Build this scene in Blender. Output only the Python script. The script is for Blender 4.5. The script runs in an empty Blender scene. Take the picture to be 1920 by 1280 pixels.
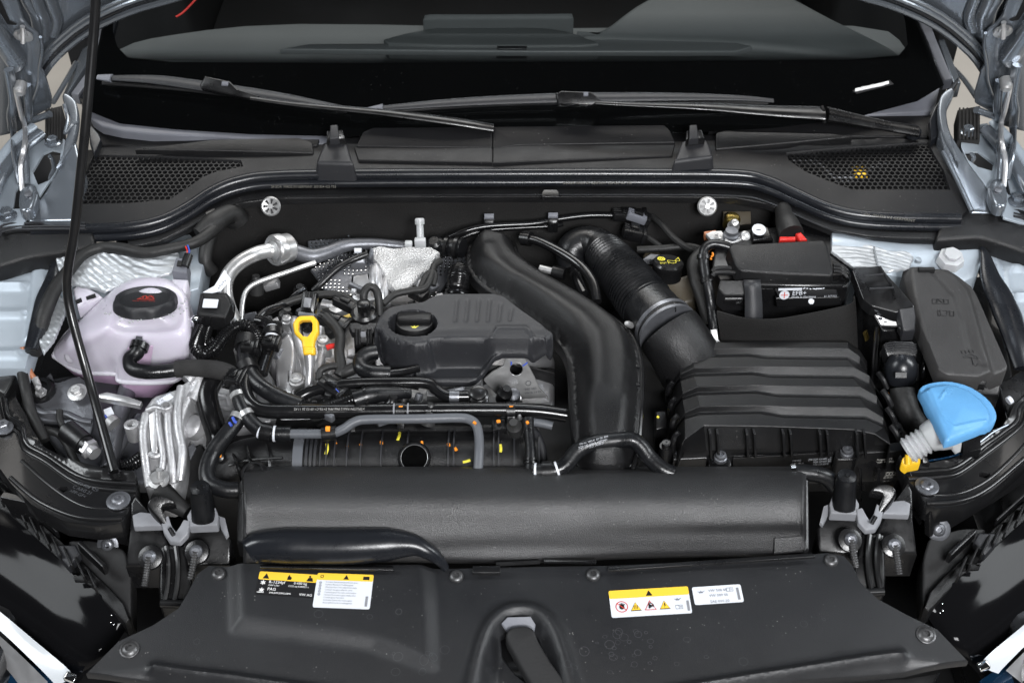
import bpy, bmesh, math, random
from mathutils import Vector, Matrix, noise
from mathutils.geometry import delaunay_2d_cdt
R = math.radians
random.seed(7)
SC = bpy.context.scene
# ------------------------------------------------------------------ camera
PITCH = R(42.0); DIST = 1.94; FPX = 2400.0
FWD = Vector((0, math.cos(PITCH), -math.sin(PITCH)))
UPV = Vector((0, math.sin(PITCH), math.cos(PITCH)))
TGT = Vector((0, 0.45, 0.85))
CAM = TGT - FWD*DIST
cd = bpy.data.cameras.new('camera'); cam = bpy.data.objects.new('camera', cd)
SC.collection.objects.link(cam); SC.camera = cam
cam.location = CAM; cam.rotation_euler = (R(90)-PITCH, 0, 0)
cd.sensor_width = 36; cd.lens = FPX/1920*36; cd.clip_start = .05; cd.clip_end = 200
cd.dof.use_dof = True; cd.dof.focus_distance = 1.88; cd.dof.aperture_fstop = 9.0
# ------------------------------------------------------------------ world and lamps (a dark studio hall)
wd = bpy.data.worlds.new('World'); SC.world = wd; wd.use_nodes = True
wd.node_tree.nodes['Background'].inputs[0].default_value = (.68, .70, .74, 1)
wd.node_tree.nodes['Background'].inputs[1].default_value = .022
def area(name, loc, to, sx, sy, power, col=(1, 1, 1)):
    l = bpy.data.lights.new(name, 'AREA'); l.shape = 'RECTANGLE'; l.size = sx; l.size_y = sy
    l.energy = power; l.color = col
    o = bpy.data.objects.new(name, l); SC.collection.objects.link(o); o.location = loc
    o.rotation_euler = (Vector(to)-Vector(loc)).to_track_quat('-Z', 'Y').to_euler()
    return o
area('front_light', (0.6, -2.4, 3.0), (0, .35, .8), 1.2, .7, 200, (.98, .985, 1))
area('side_light_left', (-2.5, .1, 2.9), (0, .5, .9), .7, 1.8, 62, (.93, .97, 1))
area('side_light_right', (2.6, .3, 2.7), (0, .5, .9), .7, 1.8, 76, (.93, .97, 1))
area('ceiling_light_rear', (0, 3.6, 4.0), (0, 1.0, .8), 3.0, .4, 45, (.9, .96, 1))
area('hall_light', (0, 3.5, 5.0), (0, 3.5, 0), 6, 2, 260, (1, .97, .93))
SC.view_settings.view_transform = 'Standard'; SC.view_settings.look = 'None'
SC.view_settings.exposure = -0.2; SC.view_settings.gamma = 1
# ------------------------------------------------------------------ helpers: geometry
def ray(px, py): return FWD + Vector(((px-960)/FPX, 0, 0)) - UPV*((py-640)/FPX)
def W(px, py, z):                       # the point of the place at height z seen at that photo position
    d = ray(px, py); return CAM + d*((z-CAM.z)/d.z)
def WY(px, py, y):
    d = ray(px, py); return CAM + d*((y-CAM.y)/d.y)
def PX(p):
    q = Vector(p)-CAM; t = q.dot(FWD); return 960+FPX*q.x/t, 640-FPX*q.dot(UPV)/t
def wp(p): return Vector(p[:3]) if isinstance(p, Vector) else (W(*p) if len(p) == 3 else WY(*p[:3]))
def crom(P, n=6, closed=False):
    P = [Vector(p) for p in P]; L = len(P); out = []
    if L < 3: return P
    for i in range(L if closed else L-1):
        if closed: a, b, c, d = P[(i-1) % L], P[i], P[(i+1) % L], P[(i+2) % L]
        else: a, b, c, d = P[max(i-1, 0)], P[i], P[i+1], P[min(i+2, L-1)]
        for k in range(n):
            t = k/n
            out.append(.5*((2*b)+(c-a)*t+(2*a-5*b+4*c-d)*t*t+(3*b-a-3*c+d)*t**3))
    if not closed: out.append(P[-1].copy())
    return out
def fillet(P, r, n=4):                  # round the corners of a closed 2D/3D outline
    out = []; L = len(P)
    for i in range(L):
        a, b, c = P[i-1], P[i], P[(i+1) % L]
        u = a-b; v = c-b; lu, lv = u.length, v.length
        if lu < 1e-6 or lv < 1e-6: continue
        k = min(r, lu*.45, lv*.45)
        p0 = b+u/lu*k; p1 = b+v/lv*k
        for j in range(n+1):
            t = j/n; out.append(p0*(1-t)**2+b*2*t*(1-t)+p1*t*t)
    return out
def inpoly(x, y, P):
    c = False; j = len(P)-1
    for i in range(len(P)):
        xi, yi = P[i][0], P[i][1]; xj, yj = P[j][0], P[j][1]
        if (yi > y) != (yj > y) and x < (xj-xi)*(y-yi)/(yj-yi)+xi: c = not c
        j = i
    return c
def inset(P, d):                        # P: 2D ccw
    out = []; L = len(P)
    for i in range(L):
        a, b, c = P[i-1], P[i], P[(i+1) % L]
        u = (b-a); v = (c-b)
        if u.length < 1e-9: u = v
        if v.length < 1e-9: v = u
        n1 = Vector((-u.y, u.x)).normalized(); n2 = Vector((-v.y, v.x)).normalized()
        m = n1+n2
        if m.length < 1e-6: out.append(b+n1*d); continue
        m.normalize(); k = max(.4, m.dot(n1)); out.append(b+m*(d/k))
    return out
def area2(P): return sum(P[i-1][0]*P[i][1]-P[i][0]*P[i-1][1] for i in range(len(P)))/2
class MB:
    def __init__(s): s.v = []; s.f = []
    def add(s, vs, fs):
        b = len(s.v); s.v += [Vector(p) for p in vs]; s.f += [tuple(b+i for i in f) for f in fs]; return s
    # tube through 3D points; r number, list or function of 0..1; ribs=(pitch, depth)
    def tube(s, P, r, n=12, sm=6, ribs=None, caps=True, flat=1.0, seg=None):
        P = [wp(p) for p in P]
        Q = crom(P, sm) if sm and len(P) > 2 else P
        L = [0]
        for i in range(1, len(Q)): L.append(L[-1]+(Q[i]-Q[i-1]).length)
        T = L[-1] or 1e-6
        if ribs or seg:
            st = seg or ribs[0]/6; m = max(2, min(int(T/st), 1400)); Q2 = []; j = 0
            for i in range(m+1):
                d = T*i/m
                while j < len(L)-2 and L[j+1] < d: j += 1
                t = (d-L[j])/max(1e-9, L[j+1]-L[j]); Q2.append(Q[j].lerp(Q[j+1], t))
            Q = Q2; L = [T*i/m for i in range(m+1)]
        rf = r if callable(r) else (lambda t: r) if not isinstance(r, (list, tuple)) else None
        if rf is None:
            K = list(r)
            def rf(t):
                x = t*(len(K)-1); i = min(int(x), len(K)-2); return K[i]+(K[i+1]-K[i])*(x-i)
        tn = (Q[1]-Q[0]).normalized(); up = Vector((0, 0, 1))
        if abs(tn.dot(up)) > .9: up = Vector((1, 0, 0))
        N = (up-tn*up.dot(tn)).normalized(); vs = []; m = len(Q)
        for i, p in enumerate(Q):
            t2 = (Q[min(i+1, m-1)]-Q[max(i-1, 0)]).normalized()
            N = (N-t2*N.dot(t2)).normalized(); B = t2.cross(N)
            rr = rf(L[i]/T)
            if ribs: rr += ribs[1]*(.5+.5*math.cos(2*math.pi*L[i]/ribs[0])) - ribs[1]*.5
            for k in range(n):
                a = 2*math.pi*k/n; vs.append(p+N*(math.cos(a)*rr*flat)+B*(math.sin(a)*rr))
        fs = [(i*n+k, i*n+(k+1) % n, (i+1)*n+(k+1) % n, (i+1)*n+k) for i in range(m-1) for k in range(n)]
        if caps: fs += [tuple(range(n-1, -1, -1)), tuple((m-1)*n+k for k in range(n))]
        return s.add(vs, fs)
    def lathe(s, c, prof, n=24, ax=(0, 0, 1), cap=True, ref=None):
        c = wp(c); ax = Vector(ax).normalized(); u = Vector(ref) if ref else (Vector((1, 0, 0)) if abs(ax.x) < .9 else Vector((0, 1, 0)))
        u = (u-ax*u.dot(ax)).normalized(); w = ax.cross(u); vs = []
        for r, h in prof:
            for k in range(n):
                a = 2*math.pi*(k+.5)/n; vs.append(c+ax*h+u*(math.cos(a)*r)+w*(math.sin(a)*r))
        m = len(prof)
        fs = [(i*n+k, i*n+(k+1) % n, (i+1)*n+(k+1) % n, (i+1)*n+k) for i in range(m-1) for k in range(n)]
        if cap: fs += [tuple(range(n-1, -1, -1)), tuple((m-1)*n+k for k in range(n))]
        return s.add(vs, fs)
    def box(s, c, d, ax=None, bev=0.0):     # centre, full dims, 3x3 axes
        c = wp(c); d = Vector(d)/2
        A = ax or Matrix.Identity(3)
        if bev:
            b = bev; P = []
            O = [Vector((-d.x, -d.y)), Vector((d.x, -d.y)), Vector((d.x, d.y)), Vector((-d.x, d.y))]
            O = fillet([Vector((p.x, p.y)) for p in O], b*1.2, 3)
            I = [p*1.0 for p in O]; I = inset(I, b)
            I2 = inset(O, b*.3); n = len(O)
            lay = [(I, -d.z), (I2, -d.z+b*.3), (O, -d.z+b), (O, d.z-b), (I2, d.z-b*.3), (I, d.z)]
            vs = [c+A@Vector((p.x, p.y, z)) for l, z in lay for p in l]
            fs = [(i*n+k, i*n+(k+1) % n, (i+1)*n+(k+1) % n, (i+1)*n+k) for i in range(5) for k in range(n)]
            fs += [tuple(range(n-1, -1, -1)), tuple(5*n+k for k in range(n))]
            return s.add(vs, fs)
        vs = [c+A@Vector((x*d.x, y*d.y, z*d.z)) for x in (-1, 1) for y in (-1, 1) for z in (-1, 1)]
        return s.add(vs, [(0, 1, 3, 2), (4, 6, 7, 5), (0, 4, 5, 1), (2, 3, 7, 6), (0, 2, 6, 4), (1, 5, 7, 3)])
    # plate from a traced outline (any plane), extruded th away from the viewer's side, edge radius r
    def slab(s, P, th, r=0.0, fil=0.0, holes=(), down=True, taper=0.0, sm=0):
        P = [wp(p) for p in P]
        if sm: P = crom(P, sm, True)
        N = Vector((0, 0, 0))
        for i in range(len(P)):
            a, b = P[i-1], P[i]
            N += Vector(((a.y-b.y)*(a.z+b.z), (a.z-b.z)*(a.x+b.x), (a.x-b.x)*(a.y+b.y)))
        N.normalize(); C = sum(P, Vector())/len(P)
        if N.dot(CAM-C) < 0: N = -N; 
        U = Vector((1, 0, 0)); U = (U-N*U.dot(N)).normalized(); V = N.cross(U)
        D = Vector((0, 0, -1)) if (down and N.z > .35) else -N
        P2 = [Vector(((p-C).dot(U), (p-C).dot(V))) for p in P]
        hh = [(p-C).dot(N) for p in P]
        if area2(P2) < 0: P2.reverse()
        if fil: P2 = fillet(P2, fil)
        H2 = []
        for h in holes:
            q = [wp(p) for p in h]; q = [Vector(((p-C).dot(U), (p-C).dot(V))) for p in q]
            if area2(q) < 0: q.reverse()
            H2.append(q)
        def to3(q): return C+U*q.x+V*q.y
        n = len(P2)
        lay = []
        if r: 
            for k in range(4):
                a = k/3*math.pi/2; lay.append((inset(P2, r*(1-math.sin(a))), r*(1-math.cos(a))))
        else: lay.append((P2, 0))
        lay.append((inset(P2, -taper) if taper else P2, th))
        vs = []; 
        for q, d in lay: vs += [to3(p)+D*d for p in q]
        fs = [((i+1)*n+k, (i+1)*n+(k+1) % n, i*n+(k+1) % n, i*n+k) for i in range(len(lay)-1) for k in range(n)]
        s.add(vs, fs)
        for li, z, fl in ((0, 0, False), (len(lay)-1, th, True)):
            top = lay[li][0]; s.fill(top, H2, lambda q: to3(q)+D*z, None, fl)
        for q in H2:
            m = len(q); s.add([to3(p) for p in q]+[to3(p)+D*th for p in q], [(k, (k+1) % m, m+(k+1) % m, m+k) for k in range(m)])
        return s
    def fill(s, top, holes, f3, step=None, flip=False, extra=()):
        V2 = [Vector((p.x, p.y)) for p in top]; E = [(i, (i+1) % len(top)) for i in range(len(top))]
        for q in holes:
            b = len(V2); V2 += [Vector((p.x, p.y)) for p in q]; E += [(b+i, b+(i+1) % len(q)) for i in range(len(q))]
        if step:
            x0 = min(p.x for p in top); x1 = max(p.x for p in top); y0 = min(p.y for p in top); y1 = max(p.y for p in top)
            nx = int((x1-x0)/step)+1; ny = int((y1-y0)/step)+1
            ins = inset(top, step*.35)
            for i in range(nx+1):
                for j in range(ny+1):
                    x = x0+(i+.5*(j % 2))*step; y = y0+j*step
                    if inpoly(x, y, ins) and not any(inpoly(x, y, h) for h in holes): V2.append(Vector((x, y)))
        V2 += list(extra)
        vo, eo, fo, _, _, _ = delaunay_2d_cdt(V2, E, [], 0, 1e-7)
        keep = []
        for f in fo:
            cx = sum(vo[i].x for i in f)/3; cy = sum(vo[i].y for i in f)/3
            if inpoly(cx, cy, top) and not any(inpoly(cx, cy, h) for h in holes):
                a, b, c = [vo[i] for i in f]
                ccw = (b-a).cross(c-a) > 0
                keep.append(tuple(f) if ccw != flip else tuple(reversed(f)))
        return s.add([f3(v) for v in vo], keep)
    # height field over a traced outline; zf(x,y); skirt drop
    def panel(s, P, zf, step=.01, skirt=.01, holes=(), fil=0.0, sm=0, rings=(), lines=()):
        def fix(o):
            out = []
            for p in o:
                if isinstance(p, Vector): out.append(Vector((p.x, p.y))); continue
                z = p[2] if len(p) > 2 else .85
                for _ in range(14): q = W(p[0], p[1], z); z = (z+zf(q.x, q.y))/2
                out.append(Vector((q.x, q.y)))
            return out
        O = fix(P)
        if sm: O = crom(O, sm, True)
        if area2(O) < 0: O.reverse()
        if fil: O = fillet(O, fil)
        H = [fix(h) for h in holes]; H = [h[::-1] if area2(h) < 0 else h for h in H]
        Os = []                         # subdivide long edges
        for i in range(len(O)):
            a, b = O[i], O[(i+1) % len(O)]; m = max(1, int((b-a).length/(step*1.2)))
            for k in range(m): Os.append(a.lerp(b, k/m))
        O = Os
        ex = []
        for d in rings:
            for q in inset(O, d):
                if inpoly(q.x, q.y, O) and min((q-p).length for p in O) > d*.85: ex.append(q)
        for P2, offs in lines:          # extra points along a traced line and beside it
            L_ = P2; tot = []
            for i in range(len(L_)-1):
                a, b2 = L_[i], L_[i+1]; m = max(1, int((b2-a).length/.003)); tot += [(a.lerp(b2, k/m), (b2-a).normalized()) for k in range(m)]
            ib = inset(O, .002)
            for p, t in tot:
                for of in offs:
                    q = p+Vector((-t.y, t.x))*of
                    if inpoly(q.x, q.y, ib) and not any(inpoly(q.x, q.y, h) for h in H): ex.append(q)
        s.fill(O, H, lambda q: Vector((q.x, q.y, zf(q.x, q.y))), step, extra=ex)
        if skirt:
            for o, sg in [(O, 1)]+[(h, -1) for h in H]:
                n = len(o); e = inset(o, -.0015*sg)
                vs = [Vector((p.x, p.y, zf(p.x, p.y))) for p in o]+[Vector((q.x, q.y, zf(p.x, p.y)-.0025)) for p, q in zip(o, e)]+[Vector((q.x, q.y, zf(p.x, p.y)-skirt)) for p, q in zip(o, e)]
                s.add(vs, [(n*j+n+k, n*j+n+(k+1) % n, n*j+(k+1) % n, n*j+k) for j in (0, 1) for k in range(n)])
        return s
    def build(s, name, mat, parent=None, ang=38, label=None, kind=None, weld=True, tri=False):
        me = bpy.data.meshes.new(name); me.from_pydata([tuple(v) for v in s.v], [], s.f); me.validate()
        if weld:
            bm = bmesh.new(); bm.from_mesh(me); bmesh.ops.remove_doubles(bm, verts=bm.verts, dist=1e-5)
            bmesh.ops.recalc_face_normals(bm, faces=bm.faces) if tri is False else None
            bm.to_mesh(me); bm.free()
        me.shade_smooth(); me.set_sharp_from_angle(angle=R(ang))
        for m in (mat if isinstance(mat, (list, tuple)) else [mat]): me.materials.append(m)
        o = bpy.data.objects.new(name, me); SC.collection.objects.link(o)
        if parent: o.parent = parent
        if label: o['label'] = label
        if kind: o['kind'] = kind
        return o
THINGS = []
def thing(name, label, cat, group=None, kind=None):
    o = bpy.data.objects.new(name, None); SC.collection.objects.link(o); o.empty_display_size = .02
    o['label'] = label; o['category'] = cat
    if group: o['group'] = group
    if kind: o['kind'] = kind
    THINGS.append(o); return o
def tag(o, label, cat, group=None, kind=None):
    o['label'] = label; o['category'] = cat
    if group: o['group'] = group
    if kind: o['kind'] = kind
    return o
def settle():                           # put every thing's empty at its own base
    for t in THINGS:
        pts = []
        for c in t.children: 
            if c.type == 'MESH': pts += [c.location+Vector(b) for b in c.bound_box]
        if not pts: continue
        lo = [min(p[i] for p in pts) for i in range(3)]; hi = [max(p[i] for p in pts) for i in range(3)]
        L = Vector(((lo[0]+hi[0])/2, (lo[1]+hi[1])/2, lo[2])); t.location += L
        for c in t.children: c.location -= L
def sm(P, n=5): return [tuple(q)[:2] for q in crom([V((p[0], p[1], 0)) for p in P], n)]
def ridge(P, w, h, z0, soft=1.0):       # raised (or sunk) line: returns bump(x,y)
    Q = [W(p[0], p[1], z0) for p in P]; Q = [Vector((q.x, q.y)) for q in Q]
    def f(x, y):
        p = Vector((x, y)); best = 9
        for i in range(len(Q)-1):
            a, b = Q[i], Q[i+1]; d = b-a; t = max(0, min(1, (p-a).dot(d)/max(1e-9, d.length_squared)))
            best = min(best, (a+d*t-p).length)
        return h*math.exp(-(best/w)**2*soft) if best < 3*w else 0
    return f
def xy(P, z0): return [V((q.x, q.y)) for q in (W(p[0], p[1], z0) for p in P)]
def sstep(a, b, x):
    t = max(0, min(1, (x-a)/(b-a))); return t*t*(3-2*t)
def pdist(P, z0):                       # signed distance inside(+) a traced outline
    Q = [W(p[0], p[1], z0) for p in P]; Q = [Vector((q.x, q.y)) for q in Q]
    def f(x, y):
        p = Vector((x, y)); best = 9
        for i in range(len(Q)):
            a, b = Q[i-1], Q[i]; d = b-a; t = max(0, min(1, (p-a).dot(d)/max(1e-9, d.length_squared)))
            best = min(best, (a+d*t-p).length)
        return best if inpoly(x, y, Q) else -best
    return f
def frame(o, xe, ye):                   # print frame: origin, point along x, point along y (world)
    o, xe, ye = wp(o), wp(xe), wp(ye); ex = (xe-o).normalized(); n = ex.cross(ye-o).normalized()
    if n.dot(CAM-o) < 0: n = -n
    ey = n.cross(ex); 
    if ey.dot(ye-o) < 0: ey = -ey
    return o, ex, ey, n
_tc = {}
def textmesh(s):
    if s not in _tc:
        c = bpy.data.curves.new('t', 'FONT'); c.body = s; c.size = 1; c.resolution_u = 2
        o = bpy.data.objects.new('t', c); SC.collection.objects.link(o)
        dg = bpy.context.evaluated_depsgraph_get(); me = o.evaluated_get(dg).to_mesh()
        _tc[s] = ([v.co.copy() for v in me.vertices], [tuple(p.vertices) for p in me.polygons])
        bpy.data.objects.remove(o); bpy.data.curves.remove(c)
    return _tc[s]
def lettering(mb, s, fr, x, y, size, zf=None, eps=.0006, bold=0, wid=1.0):
    o, ex, ey, n = fr; vs, fs = textmesh(s)
    out = []
    for v in vs:
        p = o+ex*(x+v.x*size*wid)+ey*(y+v.y*size)+n*eps
        if zf: p.z = zf(p.x, p.y)+eps
        out.append(p)
    mb.add(out, fs)
def quad(mb, fr, x0, y0, x1, y1, eps=.0004):
    o, ex, ey, n = fr
    mb.add([o+ex*a+ey*b+n*eps for a, b in ((x0, y0), (x1, y0), (x1, y1), (x0, y1))], [(0, 1, 2, 3)])
def flatpoly(mb, fr, pts, eps=.0005):
    o, ex, ey, n = fr
    mb.fill([Vector(p) for p in (pts if area2(pts) > 0 else pts[::-1])], [], lambda q: o+ex*q.x+ey*q.y+n*eps)
def ringp(mb, fr, cx, cy, r0, r1, n=24, eps=.0005, a0=0, a1=2*math.pi):
    o, ex, ey, nn = fr; vs = []
    for i in range(n+1):
        a = a0+(a1-a0)*i/n
        for r in (r0, r1): vs.append(o+ex*(cx+r*math.cos(a))+ey*(cy+r*math.sin(a))+nn*eps)
    mb.add(vs, [(2*i, 2*i+1, 2*i+3, 2*i+2) for i in range(n)])
def circ(px, py, z, rpx, n=20, sq=.68):
    return [(px+rpx*math.cos(2*math.pi*i/n), py+rpx*sq*math.sin(2*math.pi*i/n), z) for i in range(n)]
S = .00081                              # metres per photo pixel in the middle of the bay
# ------------------------------------------------------------------ materials
def mat(name, col, rough=.5, metal=0, bump=0, bscale=200, var=0, vscale=6, spec=.5, coat=0, sss=0, ani=0,
        trans=0, ior=1.45, rvar=.0, detail=3, dust=0, alpha=1, emit=None, wave=None, vor=None, scratch=0):
    m = bpy.data.materials.new(name); m.use_nodes = True; nt = m.node_tree; N = nt.nodes; L = nt.links
    b = N['Principled BSDF']; b.inputs['Base Color'].default_value = (*col, 1)
    b.inputs['Roughness'].default_value = rough; b.inputs['Metallic'].default_value = metal
    b.inputs['Specular IOR Level'].default_value = spec; b.inputs['IOR'].default_value = ior
    b.inputs['Coat Weight'].default_value = coat; b.inputs['Coat Roughness'].default_value = .06
    b.inputs['Alpha'].default_value = alpha
    if sss:
        b.inputs['Subsurface Weight'].default_value = sss; b.inputs['Subsurface Radius'].default_value = (.03, .025, .03)
        b.inputs['Subsurface Scale'].default_value = 1
    if trans: b.inputs['Transmission Weight'].default_value = trans
    if emit: b.inputs['Emission Color'].default_value = (*emit[:3], 1); b.inputs['Emission Strength'].default_value = emit[3]
    tc = N.new('ShaderNodeTexCoord'); co = tc.outputs['Object']
    def noi(sc, det=3, ro=.55):
        n = N.new('ShaderNodeTexNoise'); n.inputs['Scale'].default_value = sc; n.inputs['Detail'].default_value = det
        n.inputs['Roughness'].default_value = ro; L.new(co, n.inputs['Vector']); return n.outputs['Fac']
    def rng(src, a, b2, lo, hi):
        r = N.new('ShaderNodeMapRange'); r.inputs['From Min'].default_value = a; r.inputs['From Max'].default_value = b2
        r.inputs['To Min'].default_value = lo; r.inputs['To Max'].default_value = hi; L.new(src, r.inputs['Value']); return r.outputs['Result']
    colsrc = None
    if var or dust:
        mx = N.new('ShaderNodeMix'); mx.data_type = 'RGBA'
        mx.inputs['A'].default_value = (*[c*(1-var) for c in col], 1); mx.inputs['B'].default_value = (*[min(1, c*(1+var)) for c in col], 1)
        L.new(rng(noi(vscale, 5), .3, .7, 0, 1), mx.inputs['Factor']); colsrc = mx.outputs['Result']
        if dust:
            d = N.new('ShaderNodeMix'); d.data_type = 'RGBA'; d.inputs['B'].default_value = (.35, .34, .33, 1)
            v = N.new('ShaderNodeTexVoronoi'); v.inputs['Scale'].default_value = 130; L.new(co, v.inputs['Vector'])
            a1 = rng(v.outputs['Distance'], .0, .13, 1, 0); a2 = rng(noi(24, 2), .50, .64, 0, dust)
            mm = N.new('ShaderNodeMath'); mm.operation = 'MULTIPLY'; L.new(a1, mm.inputs[0]); L.new(a2, mm.inputs[1])
            L.new(mm.outputs[0], d.inputs['Factor']); L.new(colsrc, d.inputs['A']); colsrc = d.outputs['Result']
        L.new(colsrc, b.inputs['Base Color'])
    if rvar:
        L.new(rng(noi(vscale*1.7+3, 5, .6), .3, .7, max(.02, rough-rvar), min(1, rough+rvar)), b.inputs['Roughness'])
    h = None
    if bump: h = noi(bscale, detail); amt = bump
    if vor:
        v = N.new('ShaderNodeTexVoronoi'); v.inputs['Scale'].default_value = vor; L.new(co, v.inputs['Vector']); h = v.outputs['Distance']; amt = bump
    if wave:
        w = N.new('ShaderNodeTexWave'); w.inputs['Scale'].default_value = wave[0]; w.inputs['Distortion'].default_value = wave[1]
        w.inputs['Detail'].default_value = 3; w.inputs['Detail Scale'].default_value = wave[2]; w.bands_direction = wave[3]; L.new(co, w.inputs['Vector'])
        h = w.outputs['Fac']; amt = bump
    if h is not None:
        bp = N.new('ShaderNodeBump'); bp.inputs['Strength'].default_value = min(1, amt); bp.inputs['Distance'].default_value = .0012*max(1, amt)
        L.new(h, bp.inputs['Height']); L.new(bp.outputs['Normal'], b.inputs['Normal'])
    return m
K = {}
K['grain'] = mat('black_grained_plastic', (.0062, .0062, .0067), .38, bump=.5, bscale=800, var=.25, vscale=9, rvar=.09, dust=.5, spec=.45)
K['guide'] = mat('satin_guide_plastic', (.014, .014, .0148), .42, bump=.6, bscale=800, var=.2, vscale=7, rvar=.07, dust=.6, spec=.85)
K['cover'] = mat('trim_plastic', (.0115, .012, .0135), .40, bump=.3, bscale=1100, var=.15, vscale=5, rvar=.07, spec=.6, dust=.7)
K['cowl'] = mat('cowl_plastic', (.0070, .0070, .0078), .46, spec=.35, bump=.3, bscale=900, var=.15, vscale=7, rvar=.08, dust=.8)
K['graphite'] = mat('graphite_plastic', (.0165, .017, .0195), .44, spec=.5, bump=.35, bscale=1000, var=.06, vscale=6, rvar=.05, dust=.3)
K['plastic'] = mat('black_plastic', (.005, .005, .0055), .32, spec=.6, bump=.15, bscale=500, var=.2, vscale=14, rvar=.12, dust=.3)
K['dull'] = mat('dull_black', (.006, .006, .0065), .6, bump=.2, bscale=300, var=.25, vscale=16, rvar=.1)
K['rubber'] = mat('hose_rubber', (.006, .0063, .0072), .34, bump=.3, bscale=260, var=.2, vscale=20, rvar=.12)
K['rubber_glossy'] = mat('glossy_hose', (.006, .006, .0065), .20, bump=.08, bscale=160, var=.2, vscale=20, rvar=.08)
K['greyhose'] = mat('grey_hose', (.085, .09, .10), .42, bump=.15, bscale=300, var=.08, rvar=.08)
K['seal'] = mat('rubber_seal', (.009, .010, .0125), .28, bump=.08, bscale=200, rvar=.08, vscale=10)
K['fabric'] = mat('woven_wrap', (.016, .0155, .0155), .85, bump=1.0, bscale=700, var=.3, vscale=40)
K['felt'] = mat('felt_insulation', (.0065, .006, .0058), .9, bump=1.0, bscale=420, var=.3, vscale=12, dust=.3)
K['tape'] = mat('cloth_tape', (.010, .010, .010), .55, bump=.9, bscale=90, var=.3, vscale=30)
K['paint'] = mat('silver_blue_paint', (.20, .222, .25), .25, metal=.65, bump=.05, bscale=700, var=.06, vscale=8, coat=.5, rvar=.04)  # darkened on every panel to stand for the shade on the bonnet
K['paint_lit'] = mat('body_paint_lit', (.38, .43, .48), .38, metal=.4, bump=.10, bscale=500, var=.08, vscale=9, rvar=.08, dust=.2)  # lighter copy of the body paint; light on the wings put into the colour
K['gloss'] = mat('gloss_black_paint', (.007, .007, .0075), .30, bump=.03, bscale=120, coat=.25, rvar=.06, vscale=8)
K['alu'] = mat('cast_aluminium', (.46, .46, .47), .44, metal=.7, bump=.9, bscale=140, var=.22, vscale=22, rvar=.14, detail=6)
K['alu2'] = mat('machined_aluminium', (.58, .58, .59), .38, metal=.8, bump=.3, bscale=60, var=.15, vscale=24, rvar=.1)
K['pipe'] = mat('aluminium_pipe', (.60, .60, .60), .34, metal=.85, bump=.12, bscale=80, var=.10, vscale=10, rvar=.08)
K['steel'] = mat('dark_steel', (.16, .165, .18), .42, metal=.7, bump=.4, bscale=160, var=.25, vscale=15, rvar=.12)
K['zinc'] = mat('zinc_plated', (.48, .48, .48), .42, metal=.75, bump=.25, bscale=200, var=.15, vscale=40, rvar=.1)
K['foil'] = mat('foil_insulation', (.42, .44, .46), .45, metal=.6, bump=.6, var=.08, wave=(22, 5, 1.5, 'Y'), rvar=.08)
K['heatfoil'] = mat('woven_heat_foil', (.50, .50, .50), .45, metal=.6, bump=1.3, vor=420, var=.05, vscale=18)
K['res'] = mat('translucent_reservoir', (.53, .50, .575), .30, bump=.10, bscale=60, var=.03, vscale=6, sss=.5, coat=.2, rvar=.06)
K['coolant'] = mat('lilac_coolant_level', (.50, .34, .50), .30, bump=.10, bscale=60, var=.05, vscale=8, sss=.5, coat=.2)
K['milky'] = mat('milky_plastic', (.40, .41, .42), .38, bump=.1, bscale=90, sss=.35, var=.05)
K['lightgrey'] = mat('light_grey_plastic', (.19, .195, .21), .5, bump=.2, bscale=300, var=.12, vscale=30, rvar=.08)
K['midgrey'] = mat('mid_grey_plastic', (.13, .135, .155), .5, bump=.2, bscale=400, var=.1, vscale=20)
K['yellow'] = mat('yellow_plastic', (.75, .44, .02), .38, bump=.15, bscale=200, var=.05, vscale=30, sss=.1)
K['blue'] = mat('blue_plastic', (.105, .30, .55), .44, bump=.25, bscale=500, var=.10, vscale=14, sss=.05, rvar=.06)
K['white'] = mat('white_print', (.80, .80, .80), .5)
K['label'] = mat('label_white', (.58, .60, .64), .42, bump=.05, bscale=60)
K['labely'] = mat('label_yellow', (.74, .47, .04), .42)
K['labelk'] = mat('label_black', (.012, .012, .013), .35)
K['ink'] = mat('grey_ink', (.16, .17, .20), .5)
K['red'] = mat('red_print', (.50, .045, .03), .5)
K['orange'] = mat('orange_marker', (.80, .26, .02), .5, var=.2, vscale=90)
K['marky'] = mat('yellow_marker', (.75, .66, .06), .5, var=.15, vscale=90)
K['blueink'] = mat('blue_marker', (.03, .07, .40), .5)
K['cable_red'] = mat('red_cable', (.5, .02, .015), .4)
K['copper'] = mat('brown_cable', (.34, .13, .06), .45, var=.1, vscale=40)
K['brass'] = mat('brass_fitting', (.50, .38, .12), .3, metal=1, var=.2, vscale=60)
K['amber'] = mat('brown_reservoir', (.06, .05, .035), .4, sss=.0, var=.1)
K['embossed'] = mat('embossed_dark', (.010, .010, .011), .5)
K['floor'] = mat('concrete_floor', (.40, .375, .34), .7, bump=.3, bscale=30, var=.12, vscale=2, detail=6, rvar=.1)
K['hole_shade'] = mat('hole_shade_black', (.0015, .0015, .0015), .9, spec=.1)
K['screw'] = mat('dark_screw', (.09, .09, .092), .40, metal=.7, bump=.3, bscale=200, var=.3, vscale=60)
K['dash'] = mat('soft_dashboard', (.062, .067, .068), .6, bump=.4, bscale=500, var=.08, vscale=6)
K['dashlight'] = mat('dashboard_strip', (.085, .09, .092), .5, bump=.2, bscale=300)
K['seat'] = mat('seat_fabric', (.010, .010, .011), .8, bump=.6, bscale=300, var=.2)
K['clear'] = mat('clear_plastic', (.9, .92, .93), .12, trans=.85, ior=1.45)
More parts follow.
